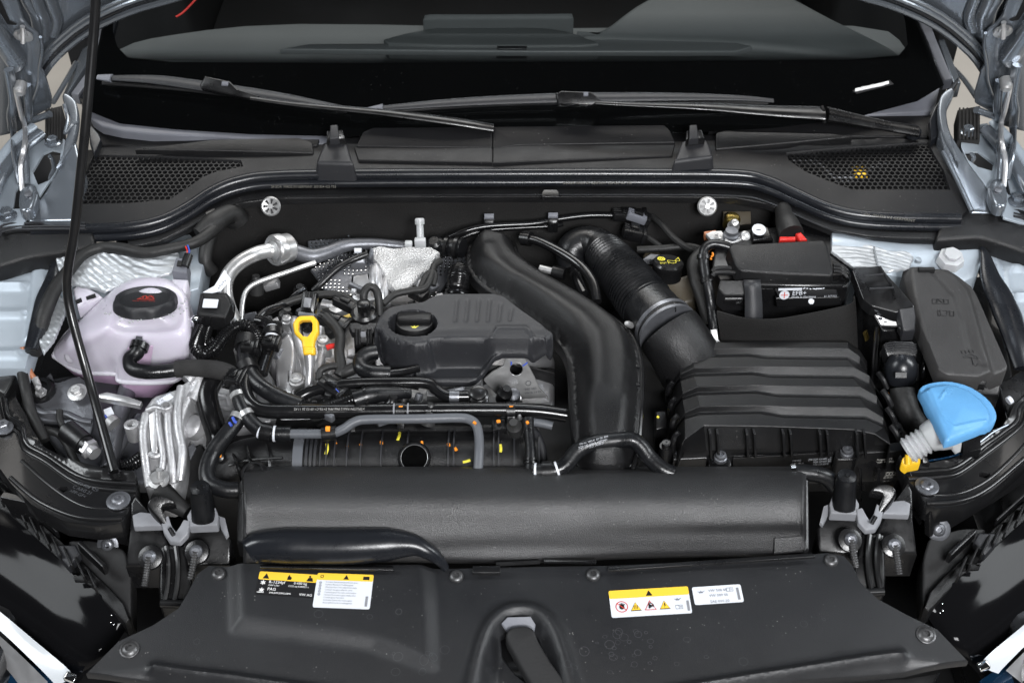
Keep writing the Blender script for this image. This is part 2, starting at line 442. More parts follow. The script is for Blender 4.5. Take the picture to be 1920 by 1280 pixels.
K['chrome'] = mat('bright_chrome', (.86, .87, .88), .10, metal=1)
K['lens'] = mat('headlight_lens', (.004, .004, .0045), .08, coat=0, spec=.10)
K['drl'] = mat('light_guide', (.42, .44, .46), .25, coat=.2, emit=(.85, .93, 1, .10))
K['bluepaint_sheen'] = mat('dark_blue_paint_sheen', (.006, .03, .07), .15, metal=.3, coat=1)
def glassmat():
    m = bpy.data.materials.new('windscreen_glass'); m.use_nodes = True; N = m.node_tree.nodes; L = m.node_tree.links
    N.remove(N['Principled BSDF']); o = N['Material Output']
    t = N.new('ShaderNodeBsdfTransparent'); t.inputs[0].default_value = (.80, .83, .83, 1)
    g = N.new('ShaderNodeBsdfGlossy'); g.inputs['Roughness'].default_value = .02; g.inputs['Color'].default_value = (.9, .95, 1, 1)
    f = N.new('ShaderNodeFresnel'); f.inputs[0].default_value = 1.5; x = N.new('ShaderNodeMixShader')
    L.new(f.outputs[0], x.inputs[0]); L.new(t.outputs[0], x.inputs[1]); L.new(g.outputs[0], x.inputs[2]); L.new(x.outputs[0], o.inputs[0]); return m
K['glass'] = glassmat()
K['frit'] = mat('black_ceramic_band', (.004, .004, .0042), .10, spec=.5, dust=.25, var=.1)
def loft(mb, rows, su=4, sv=3, closed=False, caps=False):
    rows = [[wp(p) for p in r] for r in rows]
    rows = [crom(r, su, closed) if su > 1 else r for r in rows]
    m = len(rows[0]); cols = [crom([r[i] for r in rows], sv) if sv > 1 and len(rows) > 2 else [r[i] for r in rows] for i in range(m)]
    n = len(cols[0]); vs = [cols[i][j] for j in range(n) for i in range(m)]
    fs = [(j*m+i, j*m+(i+1) % m, (j+1)*m+(i+1) % m, (j+1)*m+i) for j in range(n-1) for i in range(m if closed else m-1)]
    if caps: fs += [tuple(range(m-1, -1, -1)), tuple((n-1)*m+i for i in range(m))]
    return mb.add(vs, fs)
V = Vector
def axes(a, b):                         # box axes: x from a to b
    x = (wp(b)-wp(a)).normalized(); z = V((0, 0, 1)); z = (z-x*z.dot(x)).normalized(); y = z.cross(x)
    return Matrix((x, y, z)).transposed()
def bar(mb, a, b, w, h, bev=.002):      # box from a to b
    a, b = wp(a), wp(b); return mb.box((a+b)/2, ((b-a).length, w, h), axes(a, b), bev)
# ------------------------------------------------------------------ the setting: floor
fl = MB(); fl.add([(-30, -20, 0), (30, -20, 0), (30, 60, 0), (-30, 60, 0)], [(0, 1, 2, 3)])
o = fl.build('floor', K['floor'], kind='structure')
def mir(P, dy=-8): return [(1924-p[0], p[1]+dy)+tuple(p[2:]) for p in P]
def screw(parent, p, r, m='steel', ax=(0, 0, 1), h=.004, name='screw', sock=True, washer=0.0, n=20):
    b = MB(); a = Vector(ax).normalized()
    if washer: b.lathe(p, [(washer, -.001), (washer, .0012), (washer*.93, .0018), (r*.8, .0018)], n, a)
    b.lathe(p, [(r, 0), (r, h*.35), (r*.82, h*.8), (r*.5, h), (r*.42, h), (r*.36, h*.35), (.0004, h*.35)] if sock else [(r*1.0, 0), (r, h*.7), (r*.85, h), (.0004, h)], n, a)
    return b.build(name, K[m], parent)
def hexbolt(parent, p, r, m='zinc', ax=(0, 0, 1), flange=1.5, name='bolt', h=None):
    b = MB(); h = h or r*1.0; a = Vector(ax).normalized()
    b.lathe(p, [(r*flange, -.001), (r*flange, .001), (r*1.1, .0025), (r, .0025)], 24, a)
    b.lathe(wp(p)+a*.002, [(r, 0), (r, h*.85), (r*.85, h), (r*.3, h), (r*.25, h*.7), (.0003, h*.7)], 6, a)
    return b.build(name, K[m], parent, ang=25)
# ------------------------------------------------------------------ windscreen, interior
def gz(x, y): return .985+.51*(y-.82)-.10*x*x*0
wind = thing('windscreen', 'raked windscreen with a wide black printed band along its lower edge', 'windscreen')
GO = [(158, 205), (225, 232), (330, 243), (470, 252), (640, 256), (960, 256), (1280, 250), (1450, 240), (1600, 222), (1720, 190), (1770, 160), (1668, -90), (222, -90)]
g = MB().panel(GO, gz, .05, 0); g.build('glass', K['glass'], wind)
WO = [(212, -84), (212, 60), (220, 88), (240, 108), (320, 116), (700, 118), (1200, 116), (1600, 112), (1685, 104), (1702, 84), (1697, 40), (1660, -84)]
f = MB().panel(GO, lambda x, y: gz(x, y)-.003, .05, 0, holes=[[p for p in WO]]); f.build('printed_band', K['frit'], wind)
b = MB()
for row in range(8):
    for i in range(330):
        px = 236+i*4.45+(2.2 if row % 2 else 0); t_ = (px-236)/1470; py = 110-row*2.5+9*math.sin(math.pi*t_)**.5-3*t_
        z = 1.1
        for _ in range(16): q = W(px, py, z); z = (z+gz(q.x, q.y)-.003)/2
        r = .00135-.00013*row
        b.add([Vector((q.x+r*math.cos(k*math.pi/3), q.y+r*1.6*math.sin(k*math.pi/3), gz(q.x, q.y)-.003+.51*r*1.6*math.sin(k*math.pi/3))) for k in range(6)], [(0, 1, 2, 3, 4, 5)])
b.build('dotted_border', K['frit'], wind, kind='stuff', weld=False)
# bar code sticker at the lower right of the glass
fr = frame(W(1602, 172, gz(0, .95)), W(1672, 159, gz(0, .95)), W(1600, 160, gz(0, 1.0)))
b = MB(); quad(b, fr, 0, -.002, .060, .008, .004)
lz = lambda px, py: WY(px, py, 0)
def onglass(px, py, e=.002):
    z = 1.0
    for _ in range(16): q = W(px, py, z); z = (z+gz(q.x, q.y)+e)/2
    return Vector((q.x, q.y, z))
w = MB(); w.slab([onglass(1598, 170), onglass(1668, 150), onglass(1676, 158), onglass(1606, 176)], .0006); w.build('number_window', K['labelk'], wind)
w = MB()
rr = random.Random(4)
for i in range(30):
    t = i/30; a = onglass(1603+t*56, 172-t*12, .0035); w.add([a, onglass(1603+t*56+1.2, 172-t*12, .0035), onglass(1604+t*56+1.2, 166-t*12-rr.random()*2, .0035), onglass(1604+t*56, 166-t*12, .0035)], [(0, 1, 2, 3)])
w.add([onglass(1659, 159, .0035), onglass(1667, 157, .0035), onglass(1666, 152, .0035), onglass(1658, 154, .0035)], [(0, 1, 2, 3)])
w.build('bar_marks', K['white'], wind)
# dashboard
dsh = thing('dashboard', 'grey soft dashboard seen through the windscreen, raised over the instruments', 'dashboard')
def dz(x, y): return 1.00
base = [W(222, 128, 1.0), W(960, 146, 1.0), W(1700, 124, 1.0), W(1700, 88, 1.01), W(1600, 44, 1.02), W(1075, 46, 1.02), W(560, 38, 1.02), W(330, 62, 1.01), W(228, 92, 1.0)]
MB().slab(base, .25, .01, sm=3).build('dash_top', K['dash'], dsh)
hump = [W(1080, 72, 1.03), W(1130, 48, 1.045), W(1215, -8, 1.06), W(1330, -36, 1.06), W(1450, -20, 1.06), W(1560, 28, 1.05), W(1690, 96, 1.03), W(1640, 104, 1.03), W(1400, 84, 1.03)]
MB().slab(hump, .08, .012, sm=4).build('instrument_hood', K['dash'], dsh)
MB().slab([W(728, 82, 1.035), W(800, 54, 1.04), W(900, 50, 1.04), W(1030, 52, 1.04), W(1100, 72, 1.035), W(1090, 84, 1.035)], .03, .004, sm=3).build('centre_panel', K['dash'], dsh)
MB().slab([W(525, 92, 1.03), W(580, 82, 1.03), W(900, 80, 1.03), W(1330, 68, 1.03), W(1410, 86, 1.03), W(1380, 96, 1.03), W(1000, 96, 1.03)], .01, .003).build('demister_strip', K['dashlight'], dsh)
MB().slab([W(932, 81, 1.033), W(988, 81, 1.033), W(988, 91, 1.033), W(932, 91, 1.033)], .02, .001).build('sensor', K['labelk'], dsh)
scr = MB().slab([W(790, 34, 1.06), W(800, 24, 1.065), W(1070, 24, 1.065), W(1078, 32, 1.06)], .06, .006, fil=.01).build('display_screen', K['dash'], dsh)
it = MB(); it.box(Vector((0, 2.6, .9)), (1.7, .1, 1.9)); it.box(Vector((0, 1.75, .45)), (1.6, 1.6, .05))
for sx in (-1, 1): it.box(Vector((sx*.84, 1.9, .75)), (.04, 1.35, .75)); it.box(Vector((sx*.80, 2.2, 1.3)), (.04, .8, .5))
o = it.build('cabin_lining', K['seat'], dsh)
for sx in (-.36, .36):
    st = thing('seat_with_headrest', 'dark front seat faintly seen behind the glass on the '+('left' if sx < 0 else 'right'), 'car seat', 'front seats')
    MB().box(Vector((sx, 1.9, 1.0)), (.46, .16, .62), bev=.06).build('backrest', K['seat'], st)
    MB().box(Vector((sx, 1.95, 1.42)), (.26, .10, .2), bev=.04).build('headrest', K['seat'], st)
bl = thing('seat_belt', 'red webbing hanging inside the cabin at the left', 'belt')
MB().tube([W(330, 32, 1.03), W(345, 22, 1.035), W(372, -6, 1.05)], .003, 8, flat=.4).build('webbing', K['cable_red'], bl)
# ------------------------------------------------------------------ car body
body = thing('car_body', 'silver blue car body shell around the engine bay', 'car body')
def sheet(name, P, th=.0015, m='paint', r=.0, sm=0, holes=(), fil=0, label=None, parent=None):
    return MB().slab(P, th, r, fil=fil, holes=holes, sm=sm).build(name, K[m], parent or body, label=label)
# a pillars: pale painted strip, grey trim, black rubber edge
sheet('a_pillar', [WY(113, 176, 1.0), WY(172, 50, 1.35), WY(186, 8, 1.5), WY(196, 8, 1.5), WY(152, 116, 1.1), WY(133, 178, 1.0)], .03, 'paint', .002)
sheet('pillar_trim', [WY(134, 176, .985), WY(158, 116, 1.08), WY(182, 60, 1.3), WY(200, 52, 1.3), WY(178, 116, 1.08), WY(150, 188, .97)], .02, 'midgrey', .003)
sheet('glass_edge', [WY(150, 188, .965), WY(184, 100, 1.1), WY(215, 20, 1.35), WY(228, 22, 1.35), WY(196, 100, 1.1), WY(165, 200, .95)], .01, 'seal', .002)
sheet('a_pillar', [WY(1788, 150, 1.0), WY(1752, 60, 1.3), WY(1722, -10, 1.5), WY(1734, -10, 1.5), WY(1762, 55, 1.3), WY(1802, 152, 1.0)], .03, 'paint', .002)
sheet('pillar_trim', [WY(1772, 160, .985), WY(1735, 70, 1.2), WY(1702, -5, 1.45), WY(1730, 0, 1.45), WY(1753, 60, 1.2), WY(1787, 148, .985)], .02, 'midgrey', .004)
sheet('glass_edge', [WY(1762, 168, .965), WY(1722, 90, 1.15), WY(1692, -5, 1.4), WY(1706, -3, 1.4), WY(1736, 72, 1.15), WY(1772, 166, .965)], .01, 'seal', .002)
MB().tube([WY(100, 192, .95), WY(126, 148, 1.05), WY(142, 118, 1.15)], .0045, 8).build('door_seam', K['paint'], body)
MB().tube([WY(1830, 182, .95), WY(1808, 150, 1.05), WY(1788, 128, 1.15)], .0045, 8).build('door_seam', K['paint'], body)
# flange at the windscreen corner, left and right (folded painted sheet)
LF = [(116, 176, 1.04), (124, 172, 1.04), (140, 186, 1.03), (146, 206, 1.02), (146, 230, 1.01), (138, 262, 1.0), (118, 300, .985), (108, 318, .98), (118, 284, .99), (122, 262, 1.0), (128, 240, 1.01), (130, 214, 1.02), (120, 192, 1.03)]
sheet('windscreen_flange', LF, .012, 'paint', .004, sm=3)
sheet('windscreen_flange', [(1924-p[0]-18, p[1]-10, p[2]) for p in LF], .012, 'paint', .004, sm=3)
MB().tube([(120, 196, 1.03), (127, 224, 1.015), (122, 250, 1.01), (134, 236, 1.01), (146, 230, 1.01)], .003, 8).build('flange_crease', K['paint'], body)
# sloping gutter panels beside the cowl
GL = [(140, 262, 1.0), (150, 300, .985), (160, 318, .98), (150, 350, .97), (140, 415, .95), (52, 415, .94), (62, 392, .945), (86, 358, .96), (108, 318, .975), (122, 282, .99)]
sheet('gutter_panel', GL, .03, 'paint', .004, fil=.004)
GR = [(1765, 215, 1.01), (1776, 240, 1.0), (1800, 275, .99), (1822, 310, .975), (1850, 350, .96), (1875, 390, .945), (1870, 400, .94), (1820, 398, .94), (1818, 385, .945), (1795, 335, .965), (1770, 280, .985), (1762, 245, 1.0)]
sheet('gutter_panel', GR, .03, 'paint', .004, fil=.004)
MB().tube([(1768, 284, .987), (1794, 336, .967), (1822, 396, .947)], .004, 8).build('gutter_lip', K['paint'], body)
# outer rail with the big hinge openings
HL = [(-40, 440, .93), (-40, 345, .95), (0, 300, .965), (28, 268, .97), (66, 244, .98), (92, 255, .98), (122, 262, .98), (118, 290, .975), (104, 318, .97), (84, 356, .955), (58, 396, .945), (40, 425, .94)]
h1 = [(60, 320, .965), (80, 285, .975), (98, 280, .975), (114, 284, .975), (112, 300, .972), (100, 330, .968), (68, 341, .965)]
h2 = [(22, 388, .95), (28, 356, .955), (37, 344, .958), (39, 388, .95)]
sheet('hinge_rail', HL, .004, 'paint_lit', .0008, holes=[h1, h2])
HR = [(1960, 430, .93), (1960, 380, .94), (1935, 330, .95), (1900, 285, .965), (1850, 232, .98), (1822, 235, .985), (1800, 240, .985), (1804, 275, .98), (1818, 305, .972), (1842, 340, .96), (1872, 388, .947), (1880, 410, .94)]
for P in ([(50, 270, .90), (130, 262, .90), (120, 370, .90), (50, 372, .90)], [(10, 340, .88), (60, 340, .88), (56, 430, .87), (8, 430, .87)], [(1795, 262, .90), (1885, 258, .90), (1885, 345, .90), (1800, 345, .90)], [(1870, 318, .88), (1910, 318, .88), (1915, 400, .87), (1874, 400, .87)]): MB().slab(P, .01).build('hinge_hole_shade', K['labelk'], body)  # black sheets below the hinge openings stand in for the shade inside
h3 = [(1806, 284, .977), (1836, 280, .977), (1866, 302, .97), (1862, 318, .965), (1834, 312, .968), (1816, 300, .972)]
h4 = [(1884, 352, .955), (1892, 362, .953), (1898, 364, .952), (1890, 330, .96)]
sheet('hinge_rail', HR, .004, 'paint_lit', .0008, holes=[h3, h4])
for P in ([(-30, 400, .965), (0, 335, .975), (40, 280, .985), (78, 250, .99)], [(1955, 400, .965), (1924, 345, .97), (1890, 290, .98), (1848, 242, .99)]):
    MB().tube(P, .012, 12, flat=.7).build('fender_flange', K['paint'], body)
    MB().tube([(p[0]-14 if p[0] < 900 else p[0]+14, p[1]-14, p[2]) for p in P], .009, 12, flat=.6).build('fender_flange', K['paint_lit'], body)
# ribbed black foam baffles beside the windscreen corners
for X, sg in (((84, 116), 1), ((1796, 1838), -1)):
    b = MB(); b.slab([(X[0], 205, 1.0), (X[1], 198, 1.0), (X[1], 262, .985), (X[0], 262, .985)], .03, .002)
    for k in range(6):
        x = X[0]+(X[1]-X[0])*(k+.5)/6; b.tube([W(x, 203, 1.003), W(x, 262, .989)], .0016, 6)
    b.build('foam_baffle', K['fabric'], body)
hexbolt(body, (100, 268, .984), .009, 'paint'); hexbolt(body, (14, 405, .944), .010, 'paint')
hexbolt(body, (1814, 248, .988), .009, 'paint'); hexbolt(body, (1908, 378, .948), .010, 'paint')
# curled latch arms inside the hinge openings
MB().tube([(92, 292, .972), (98, 300, .965), (101, 318, .96), (96, 330, .955), (94, 342, .95)], .0045, 8, flat=.6).build('drain_strip', K['paint'], body)
MB().tube([(1818, 284, .972), (1826, 296, .965), (1822, 304, .96), (1818, 330, .955)], .0045, 8, flat=.6).build('drain_strip', K['paint'], body)
# ------------------------------------------------------------------ the bonnet (open), seen from below
hood = thing('bonnet', 'open silver blue bonnet with pressed ribs across both upper corners', 'bonnet')
def WH(px, py, off=0.0):                # point on the raised bonnet's plane (off towards the viewer)
    n = Vector((0, 1, .53)).normalized(); p0 = Vector((0, .83, 1.08))-n*off
    d = ray(px, py); return CAM+d*((p0-CAM).dot(n)/d.dot(n))
EL = [(-60, 262), (0, 252), (26, 246), (56, 240), (80, 141), (107, 105), (165, 58), (240, 22), (312, 0), (420, -30), (600, -65), (790, -84), (962, -90)]
ER = [(1924-x, y-8) for x, y in EL[:-1]][::-1]
E = [WH(*p) for p in EL+ER]
hn = Vector((0, -.53, 1)).normalized()
top = [E[-1]+hn*.85-Vector((0, 0, 0)), E[0]+hn*.85]
MB().slab(E+top, .004, .001, down=False).build('inner_panel', K['paint'], hood)
out = [p+Vector((0, .03, .012)) for p in E+top]
MB().slab(out, .003, .001, down=False).build('outer_skin', K['paint'], hood)
EM = EL[4:]+ER[:-4]
for off, dx, dy, r, m in ((.006, 0, 2, .0055, 'paint'), (.010, -2, -8, .003, 'seal'), (.008, -4, -15, .0045, 'paint'), (.006, -6, -24, .0035, 'paint')):
    MB().tube([WH(x+(dx if x < 962 else -dx), y+dy, off) for x, y in EM], r, 8, 3).build('hem', K[m], hood)
def ribs(fn):
    for P, r in (([(60, -30), (72, 10), (84, 40), (82, 72)], .011), ([(84, -30), (98, 8), (108, 40), (100, 66)], .009), ([(42, -30), (55, 2), (70, 30), (76, 60)], .012)):
        MB().tube([WH(*fn(p), .002) for p in P], r, 12, flat=.6).build('pressed_rib', K['paint'], hood)
    # hinge plate on the bonnet
    pl = [(-30, -30), (22, -30), (44, 38), (56, 54), (72, 66), (80, 84), (76, 128), (84, 140), (97, 185), (96, 202), (60, 222), (54, 240), (26, 250), (-30, 262)]
    MB().slab([WH(*fn(p), .022) for p in pl], .004, .0015, down=False, fil=.004).build('hinge_plate', K['paint'], hood)
    MB().slab([WH(*fn(p), .040) for p in [(-30, 15), (0, 52), (24, 90), (50, 126), (42, 136), (22, 144), (-2, 108), (-30, 80)]], .018, .006, down=False, fil=.006).build('rib_box', K['paint'], hood)
    MB().slab([WH(*fn(p), .0235) for p in [(-8, -2), (2, 4), (18, 40), (32, 46), (28, 48), (14, 46), (-4, 18)]], .001, down=False).build('slot', K['dull'], hood)
    MB().tube([WH(*fn(p), .030) for p in [(54, 228), (72, 222), (94, 214)]], .006, 10).build('lip', K['paint'], hood)
    MB().tube([WH(*fn(p), .026) for p in [(76, 70), (79, 95), (74, 130), (72, 160), (60, 195)]], .0025, 8).build('lip', K['paint'], hood)
    p = WH(*fn((43, 66)), .026); ax = (WH(*fn((43, 90)), .05)-p)
    b = MB(); b.lathe(WH(*fn((44, 66)), .0245), [(.014, 0), (.014, .003), (.010, .004), (.0005, .004)], 20, (0, -.9, -.45)); b.build('washer', K['zinc'], hood)
    b = MB(); b.tube([WH(*fn((42, 50)), .028), WH(*fn((43, 80)), .036)], .0035, 8, 0, ribs=(.002, .0006)); b.lathe(WH(*fn((42, 64)), .030), [(.0075, -.004), (.0075, .004)], 6, ax); b.build('stud', K['zinc'], hood, ang=25)
    hg = []
    # hinge arms
    MB().tube([WH(*fn((30, 165)), .05), WH(*fn((32, 180)), .055), WH(*fn((40, 215)), .055), WH(*fn((47, 240)), .05), (lambda q: W(q[0], q[1], 1.02))(fn((46, 275))), W(*fn((39, 310)), .995), W(*fn((42, 358)), .965)], .0042, 8).build('rod', K['alu2'], hin)
    MB().tube([WH(*fn((16, 130)), .045), WH(*fn((25, 185)), .045), WH(*fn((21, 215)), .045), WH(*fn((24, 250)), .04), W(*fn((26, 290)), 1.0), W(*fn((36, 345)), .97)], .008, 10, flat=.5).build('arm', K['paint'], hin)
    MB().tube([WH(*fn((50, 160)), .035), WH(*fn((54, 205)), .04), WH(*fn((52, 245)), .04), W(*fn((50, 290)), 1.0), W(*fn((52, 345)), .97)], .007, 10, flat=.6).build('arm', K['paint'], hin)
    b = MB(); b.lathe(WH(*fn((38, 166)), .05), [(.009, -.01), (.009, .008), (.006, .011), (.0005, .011)], 18, (0, -.9, -.45)); b.build('pivot', K['zinc'], hin)
    MB().slab([W(*fn(q), .97) for q in [(40, 346), (52, 340), (66, 346), (70, 362), (58, 390), (38, 392), (34, 372)]], .02, .006, sm=3).build('bracket', K['paint'], hin)
    b = MB(); b.lathe(W(*fn((54, 366)), .975), [(.006, 0), (.006, .004), (.0005, .005)], 14, (0, -.3, 1)); b.build('rivet', K['steel'], hin)
hin = thing('hinge_mechanism', 'silver bonnet hinge with twin arms and bent rod at the upper left corner', 'hinge', 'bonnet hinges')
ribs(lambda p: p)
hin = thing('hinge_mechanism', 'silver bonnet hinge with twin arms and bent rod at the upper right corner', 'hinge', 'bonnet hinges')
ribs(lambda p: (1924-p[0], p[1]-8))
# ------------------------------------------------------------------ inner wings, towers, bay walls
# left inner wing
LW = [(-60, 505, .90), (0, 508, .90), (30, 498, .90), (70, 480, .905), (103, 474, .91), (100, 495, .905), (86, 545, .895), (70, 600, .88), (58, 650, .87), (46, 690, .86), (-60, 690, .86)]
def wz(x, y): return .905-(0.66-y)*.25
flr = [ridge([(-40, 533), (42, 533)], .006, .006, .88), ridge([(-40, 573), (36, 573)], .006, .006, .88), ridge([(-40, 631), (24, 631)], .006, .006, .88)]
st1 = pdist([(64, 488), (92, 486), (62, 602), (38, 608)], .885)
MB().panel(LW, lambda x, y: wz(x, y)+sum(q(x, y) for q in flr)+.005*sstep(-.002, .004, st1(x, y)), .005, .03).build('inner_wing', K['paint_lit'], body)
RW = [(1830, 452), (1880, 468), (1985, 510), (1985, 690), (1912, 640), (1896, 628), (1878, 560), (1852, 500)]
flr2 = [ridge([(1896, 507), (1990, 507)], .005, .006, .88), ridge([(1906, 548), (1990, 548)], .005, .006, .88), ridge([(1916, 602), (1990, 602)], .005, .006, .88), ridge([(1866, 460), (1902, 580)], .004, -.005, .88)]
MB().panel([(p[0], p[1], .9) for p in RW], lambda x, y: wz(x, y)+sum(q(x, y) for q in flr2), .005, .03).build('inner_wing', K['paint_lit'], body)
for P in [(70, 521), (64, 548), (60, 580), (46, 622), (30, 648)]:
    MB().lathe((P[0], P[1], wz(0, W(P[0], P[1], .89).y)+.005), [(.005, 0), (.0045, .0012), (.0005, .0018)], 14).build('spot_weld', K['paint_lit'], body)
for P in [(1865, 498), (1870, 522), (1882, 550), (1894, 590), (1912, 624)]:
    MB().lathe((P[0], P[1], wz(0, W(P[0], P[1], .89).y)+.001), [(.005, 0), (.0045, .0012), (.0005, .0018)], 14).build('spot_weld', K['paint_lit'], body)
# right strut tower
RT = [(1560, 424), (1640, 421), (1720, 428), (1745, 446), (1832, 450), (1842, 480), (1830, 516), (1800, 530), (1700, 520), (1600, 500), (1560, 470)]
cz = W(1700, 470, .90)
MB().panel([(p[0], p[1], .9) for p in RT], lambda x, y: .905-.9*max(0, cz.y+.015-y)**1.5*3+.006*math.sin(x*16), .008, .12).build('strut_tower', K['paint_lit'], body)
for P in [(1650, 488), (1688, 484), (1722, 487)]: MB().lathe((P[0], P[1], .902), [(.0055, -.004), (.005, .0015), (.0005, .002)], 14).build('spot_weld', K['paint_lit'], body)
b = MB(); b.lathe((1783, 484, .898), [(.022, -.01), (.020, .004), (.013, .006), (.013, .012), (.0005, .012)], 7, (0, -.2, 1)); b.build('sealant_nut', K['milky'], body, ang=20)
# left strut tower (under the crinkled foil)
LT = [(95, 470), (200, 462), (355, 440), (385, 470), (372, 540), (300, 560), (200, 560), (130, 552), (110, 540)]
MB().panel([(p[0], p[1], .88) for p in LT], lambda x, y: .872, .03, .05).build('strut_tower', K['paint_lit'], body)
# bay tub: dark side rails and bottom
tub = MB()
tub.add([(-.80, -.15, .44), (.80, -.15, .44), (.80, .98, .44), (-.80, .98, .44)], [(0, 1, 2, 3)])
tub.build('undertray', K['dull'], body, weld=False)
for sx in (-1, 1):
    b = MB(); b.box(Vector((sx*.74, .36, .56)), (.12, .9, .26), bev=.015); b.build('side_member', K['gloss'], body)
    b = MB(); b.box(Vector((sx*.95, .36, .55)), (.02, 1.3, .4)); b.build('splash_shield', K['dull'], body)
fw = MB(); fw.box(Vector((-.02, .747, .70)), (1.30, .05, .47), bev=.01); fw.build('firewall', K['felt'], body, label='dark felt covered bulkhead below the cowl')
# front left/right lower rail faces (painted, dim)
sheet('front_rail', [(70, 712, .76), (200, 690, .76), (320, 760, .74), (300, 905, .72), (150, 905, .72), (80, 800, .74)], .02, 'steel', .004, fil=.01, label='dim grey painted rail below the reservoir')
# ------------------------------------------------------------------ cowl
def cz0(x, y): 
    py = PX((x, y, .96))[1]
    return .972-.04*sstep(270, 440, py)
cowl = thing('cowl_panel', 'wide black plastic cowl panel with honeycomb air inlets below the windscreen', 'cowl')
K['grille'] = mat('grille_plastic', (.006, .006, .0065), .45, bump=.1, spec=.3)
seal_l = [(60, 428), (160, 424), (240, 420), (300, 408), (350, 384), (400, 352), (450, 333), (520, 324), (700, 321), (960, 320), (1200, 320), (1380, 322), (1440, 334), (1490, 356), (1560, 386), (1640, 400), (1800, 404)]
CO = [(140, 428)]+[(p[0], p[1]+2) for p in seal_l[2:]]+[(1816, 392), (1795, 340), (1770, 285), (1758, 262), (1600, 262), (1420, 256), (1330, 254), (1270, 246), (960, 250), (690, 258), (590, 262), (400, 272), (180, 276), (160, 330), (142, 400)]
ML = [(176, 290), (300, 292), (452, 300), (456, 312), (405, 322), (380, 332), (352, 352), (318, 374), (240, 381), (146, 383), (150, 350)]
MR = [(1474, 286), (1560, 278), (1740, 266), (1752, 290), (1770, 320), (1782, 356), (1600, 356), (1560, 342), (1510, 322), (1478, 300)]
cr = [ridge([(180, 281), (600, 288)], .003, .004, .97), ridge([(1330, 284), (1480, 276), (1750, 258)], .003, .004, .97)]
def czf(x, y): return cz0(x, y)+sum(q(x, y) for q in cr)
cp = lambda P: [(p[0], p[1], .96) for p in P]
MB().panel(cp(CO), czf, .012, .02, holes=[cp(ML), cp(MR)]).build('panel', K['cowl'], cowl)
def hexmesh(P, name, m, drop=.003):
    b = MB(); Q = []
    for p in P:
        z = .96
        for _ in range(5): q = W(p[0], p[1], z); z = cz0(q.x, q.y)
        Q.append(Vector((q.x, q.y)))
    Rr = .0052; sx = Rr*math.sqrt(3); sy = Rr*1.5
    x0, x1 = min(p.x for p in Q), max(p.x for p in Q); y0, y1 = min(p.y for p in Q), max(p.y for p in Q)
    vs = []; fs = []
    for j in range(int((y1-y0)/sy)+2):
        for i in range(int((x1-x0)/sx)+2):
            cx = x0+i*sx+(sx/2 if j % 2 else 0); cy = y0+j*sy
            if not inpoly(cx, cy, Q): continue
            n = len(vs)
            for rad, dz_ in ((1.0, 0), (.80, 0), (.78, -.004)):
                for k in range(6):
                    a = math.pi/6+k*math.pi/3; x = cx+Rr*rad*math.cos(a); y = cy+Rr*rad*math.sin(a)
                    vs.append(Vector((x, y, cz0(x, y)-drop+dz_)))
            for l in (0, 6):
                for k in range(6): fs.append((n+l+k, n+l+(k+1) % 6, n+l+6+(k+1) % 6, n+l+6+k))
    b.add(vs, fs); return b.build(name, K[m], cowl, ang=20, kind='stuff', weld=False)
hexmesh(ML, 'honeycomb_grille', 'grille'); hexmesh(MR, 'honeycomb_grille', 'grille')
for P in ([(130, 280), (470, 290), (300, 400), (120, 400)], [(1460, 270), (1780, 250), (1810, 380), (1560, 370)]): MB().slab([(p[0], p[1], .93) for p in P], .004).build('inlet_floor', K['dull'], cowl)
b = MB(); b.tube([(1480, 300, .954), (1535, 308, .953), (1560, 332, .950), (1600, 336, .950)], .006, 10); b.tube([(1600, 330, .951), (1660, 305, .954)], .004, 8); b.build('wiper_linkage', K['lightgrey'], cowl)
MB().box(W(1611, 324, .953), (.022, .03, .01), bev=.003).build('linkage_cap', K['yellow'], cowl)
# front lip below the main seal, long blue-black seal strips
zs = lambda py: .972-.04*sstep(270, 440, py)
MB().tube([(p[0], p[1]+6, zs(p[1])-.003) for p in seal_l], .0092, 16).build('upper_seal', K['seal'], cowl)
MB().tube([(p[0], p[1]+22, zs(p[1])-.014) for p in seal_l[1:]], .0072, 14).build('lower_seal', K['seal'], cowl)
ap = [(p[0], p[1]+24, zs(p[1])-.020) for p in seal_l[2:]]+[(p[0], p[1]+46, zs(p[1])-.026) for p in seal_l[2:][::-1]]
MB().slab(ap, .012, .002).build('lip', K['grain'], cowl)
b = MB(); b.tube([(p[0], p[1]+46, zs(p[1])-.025) for p in seal_l[2:]], .0022, 6); b.build('lip_edge', K['gloss'], cowl)
MB().slab([(1016, 360, .948), (1020, 356, .948), (1044, 356, .948), (1048, 360, .948), (1048, 369, .944), (1016, 369, .944)], .006, .001).build('clip', K['plastic'], cowl)
MB().slab([(384, 398, .932), (402, 388, .932), (405, 396, .93), (388, 404, .93)], .006, .001).build('clip', K['plastic'], cowl)
MB().slab([(1528, 378, .934), (1548, 388, .932), (1545, 398, .93), (1526, 388, .93)], .006, .001).build('clip', K['plastic'], cowl)
def text_strip(px0, px1, py, s, size, m='steel', parent=None, z=.939, dy=0, name='lettering'):
    a = W(px0, py, z); c = W(px1, py+dy, z); fr = frame(a, c, a+Vector((0, .5, .5))); b = MB()
    vs, fs = textmesh(s); wmax = max(v.x for v in vs); L = (c-a).length
    lettering(b, s, fr, 0, -size*.35, size, wid=L/(wmax*size), eps=.0005); return b.build(name, K[m], parent)
K['faint'] = mat('faint_print', (.10, .095, .08), .5)
text_strip(508, 630, 350, 'SKODA  MADE IN GERMANY 5E0 854 425 T03', .0062, 'faint', cowl, .9545)
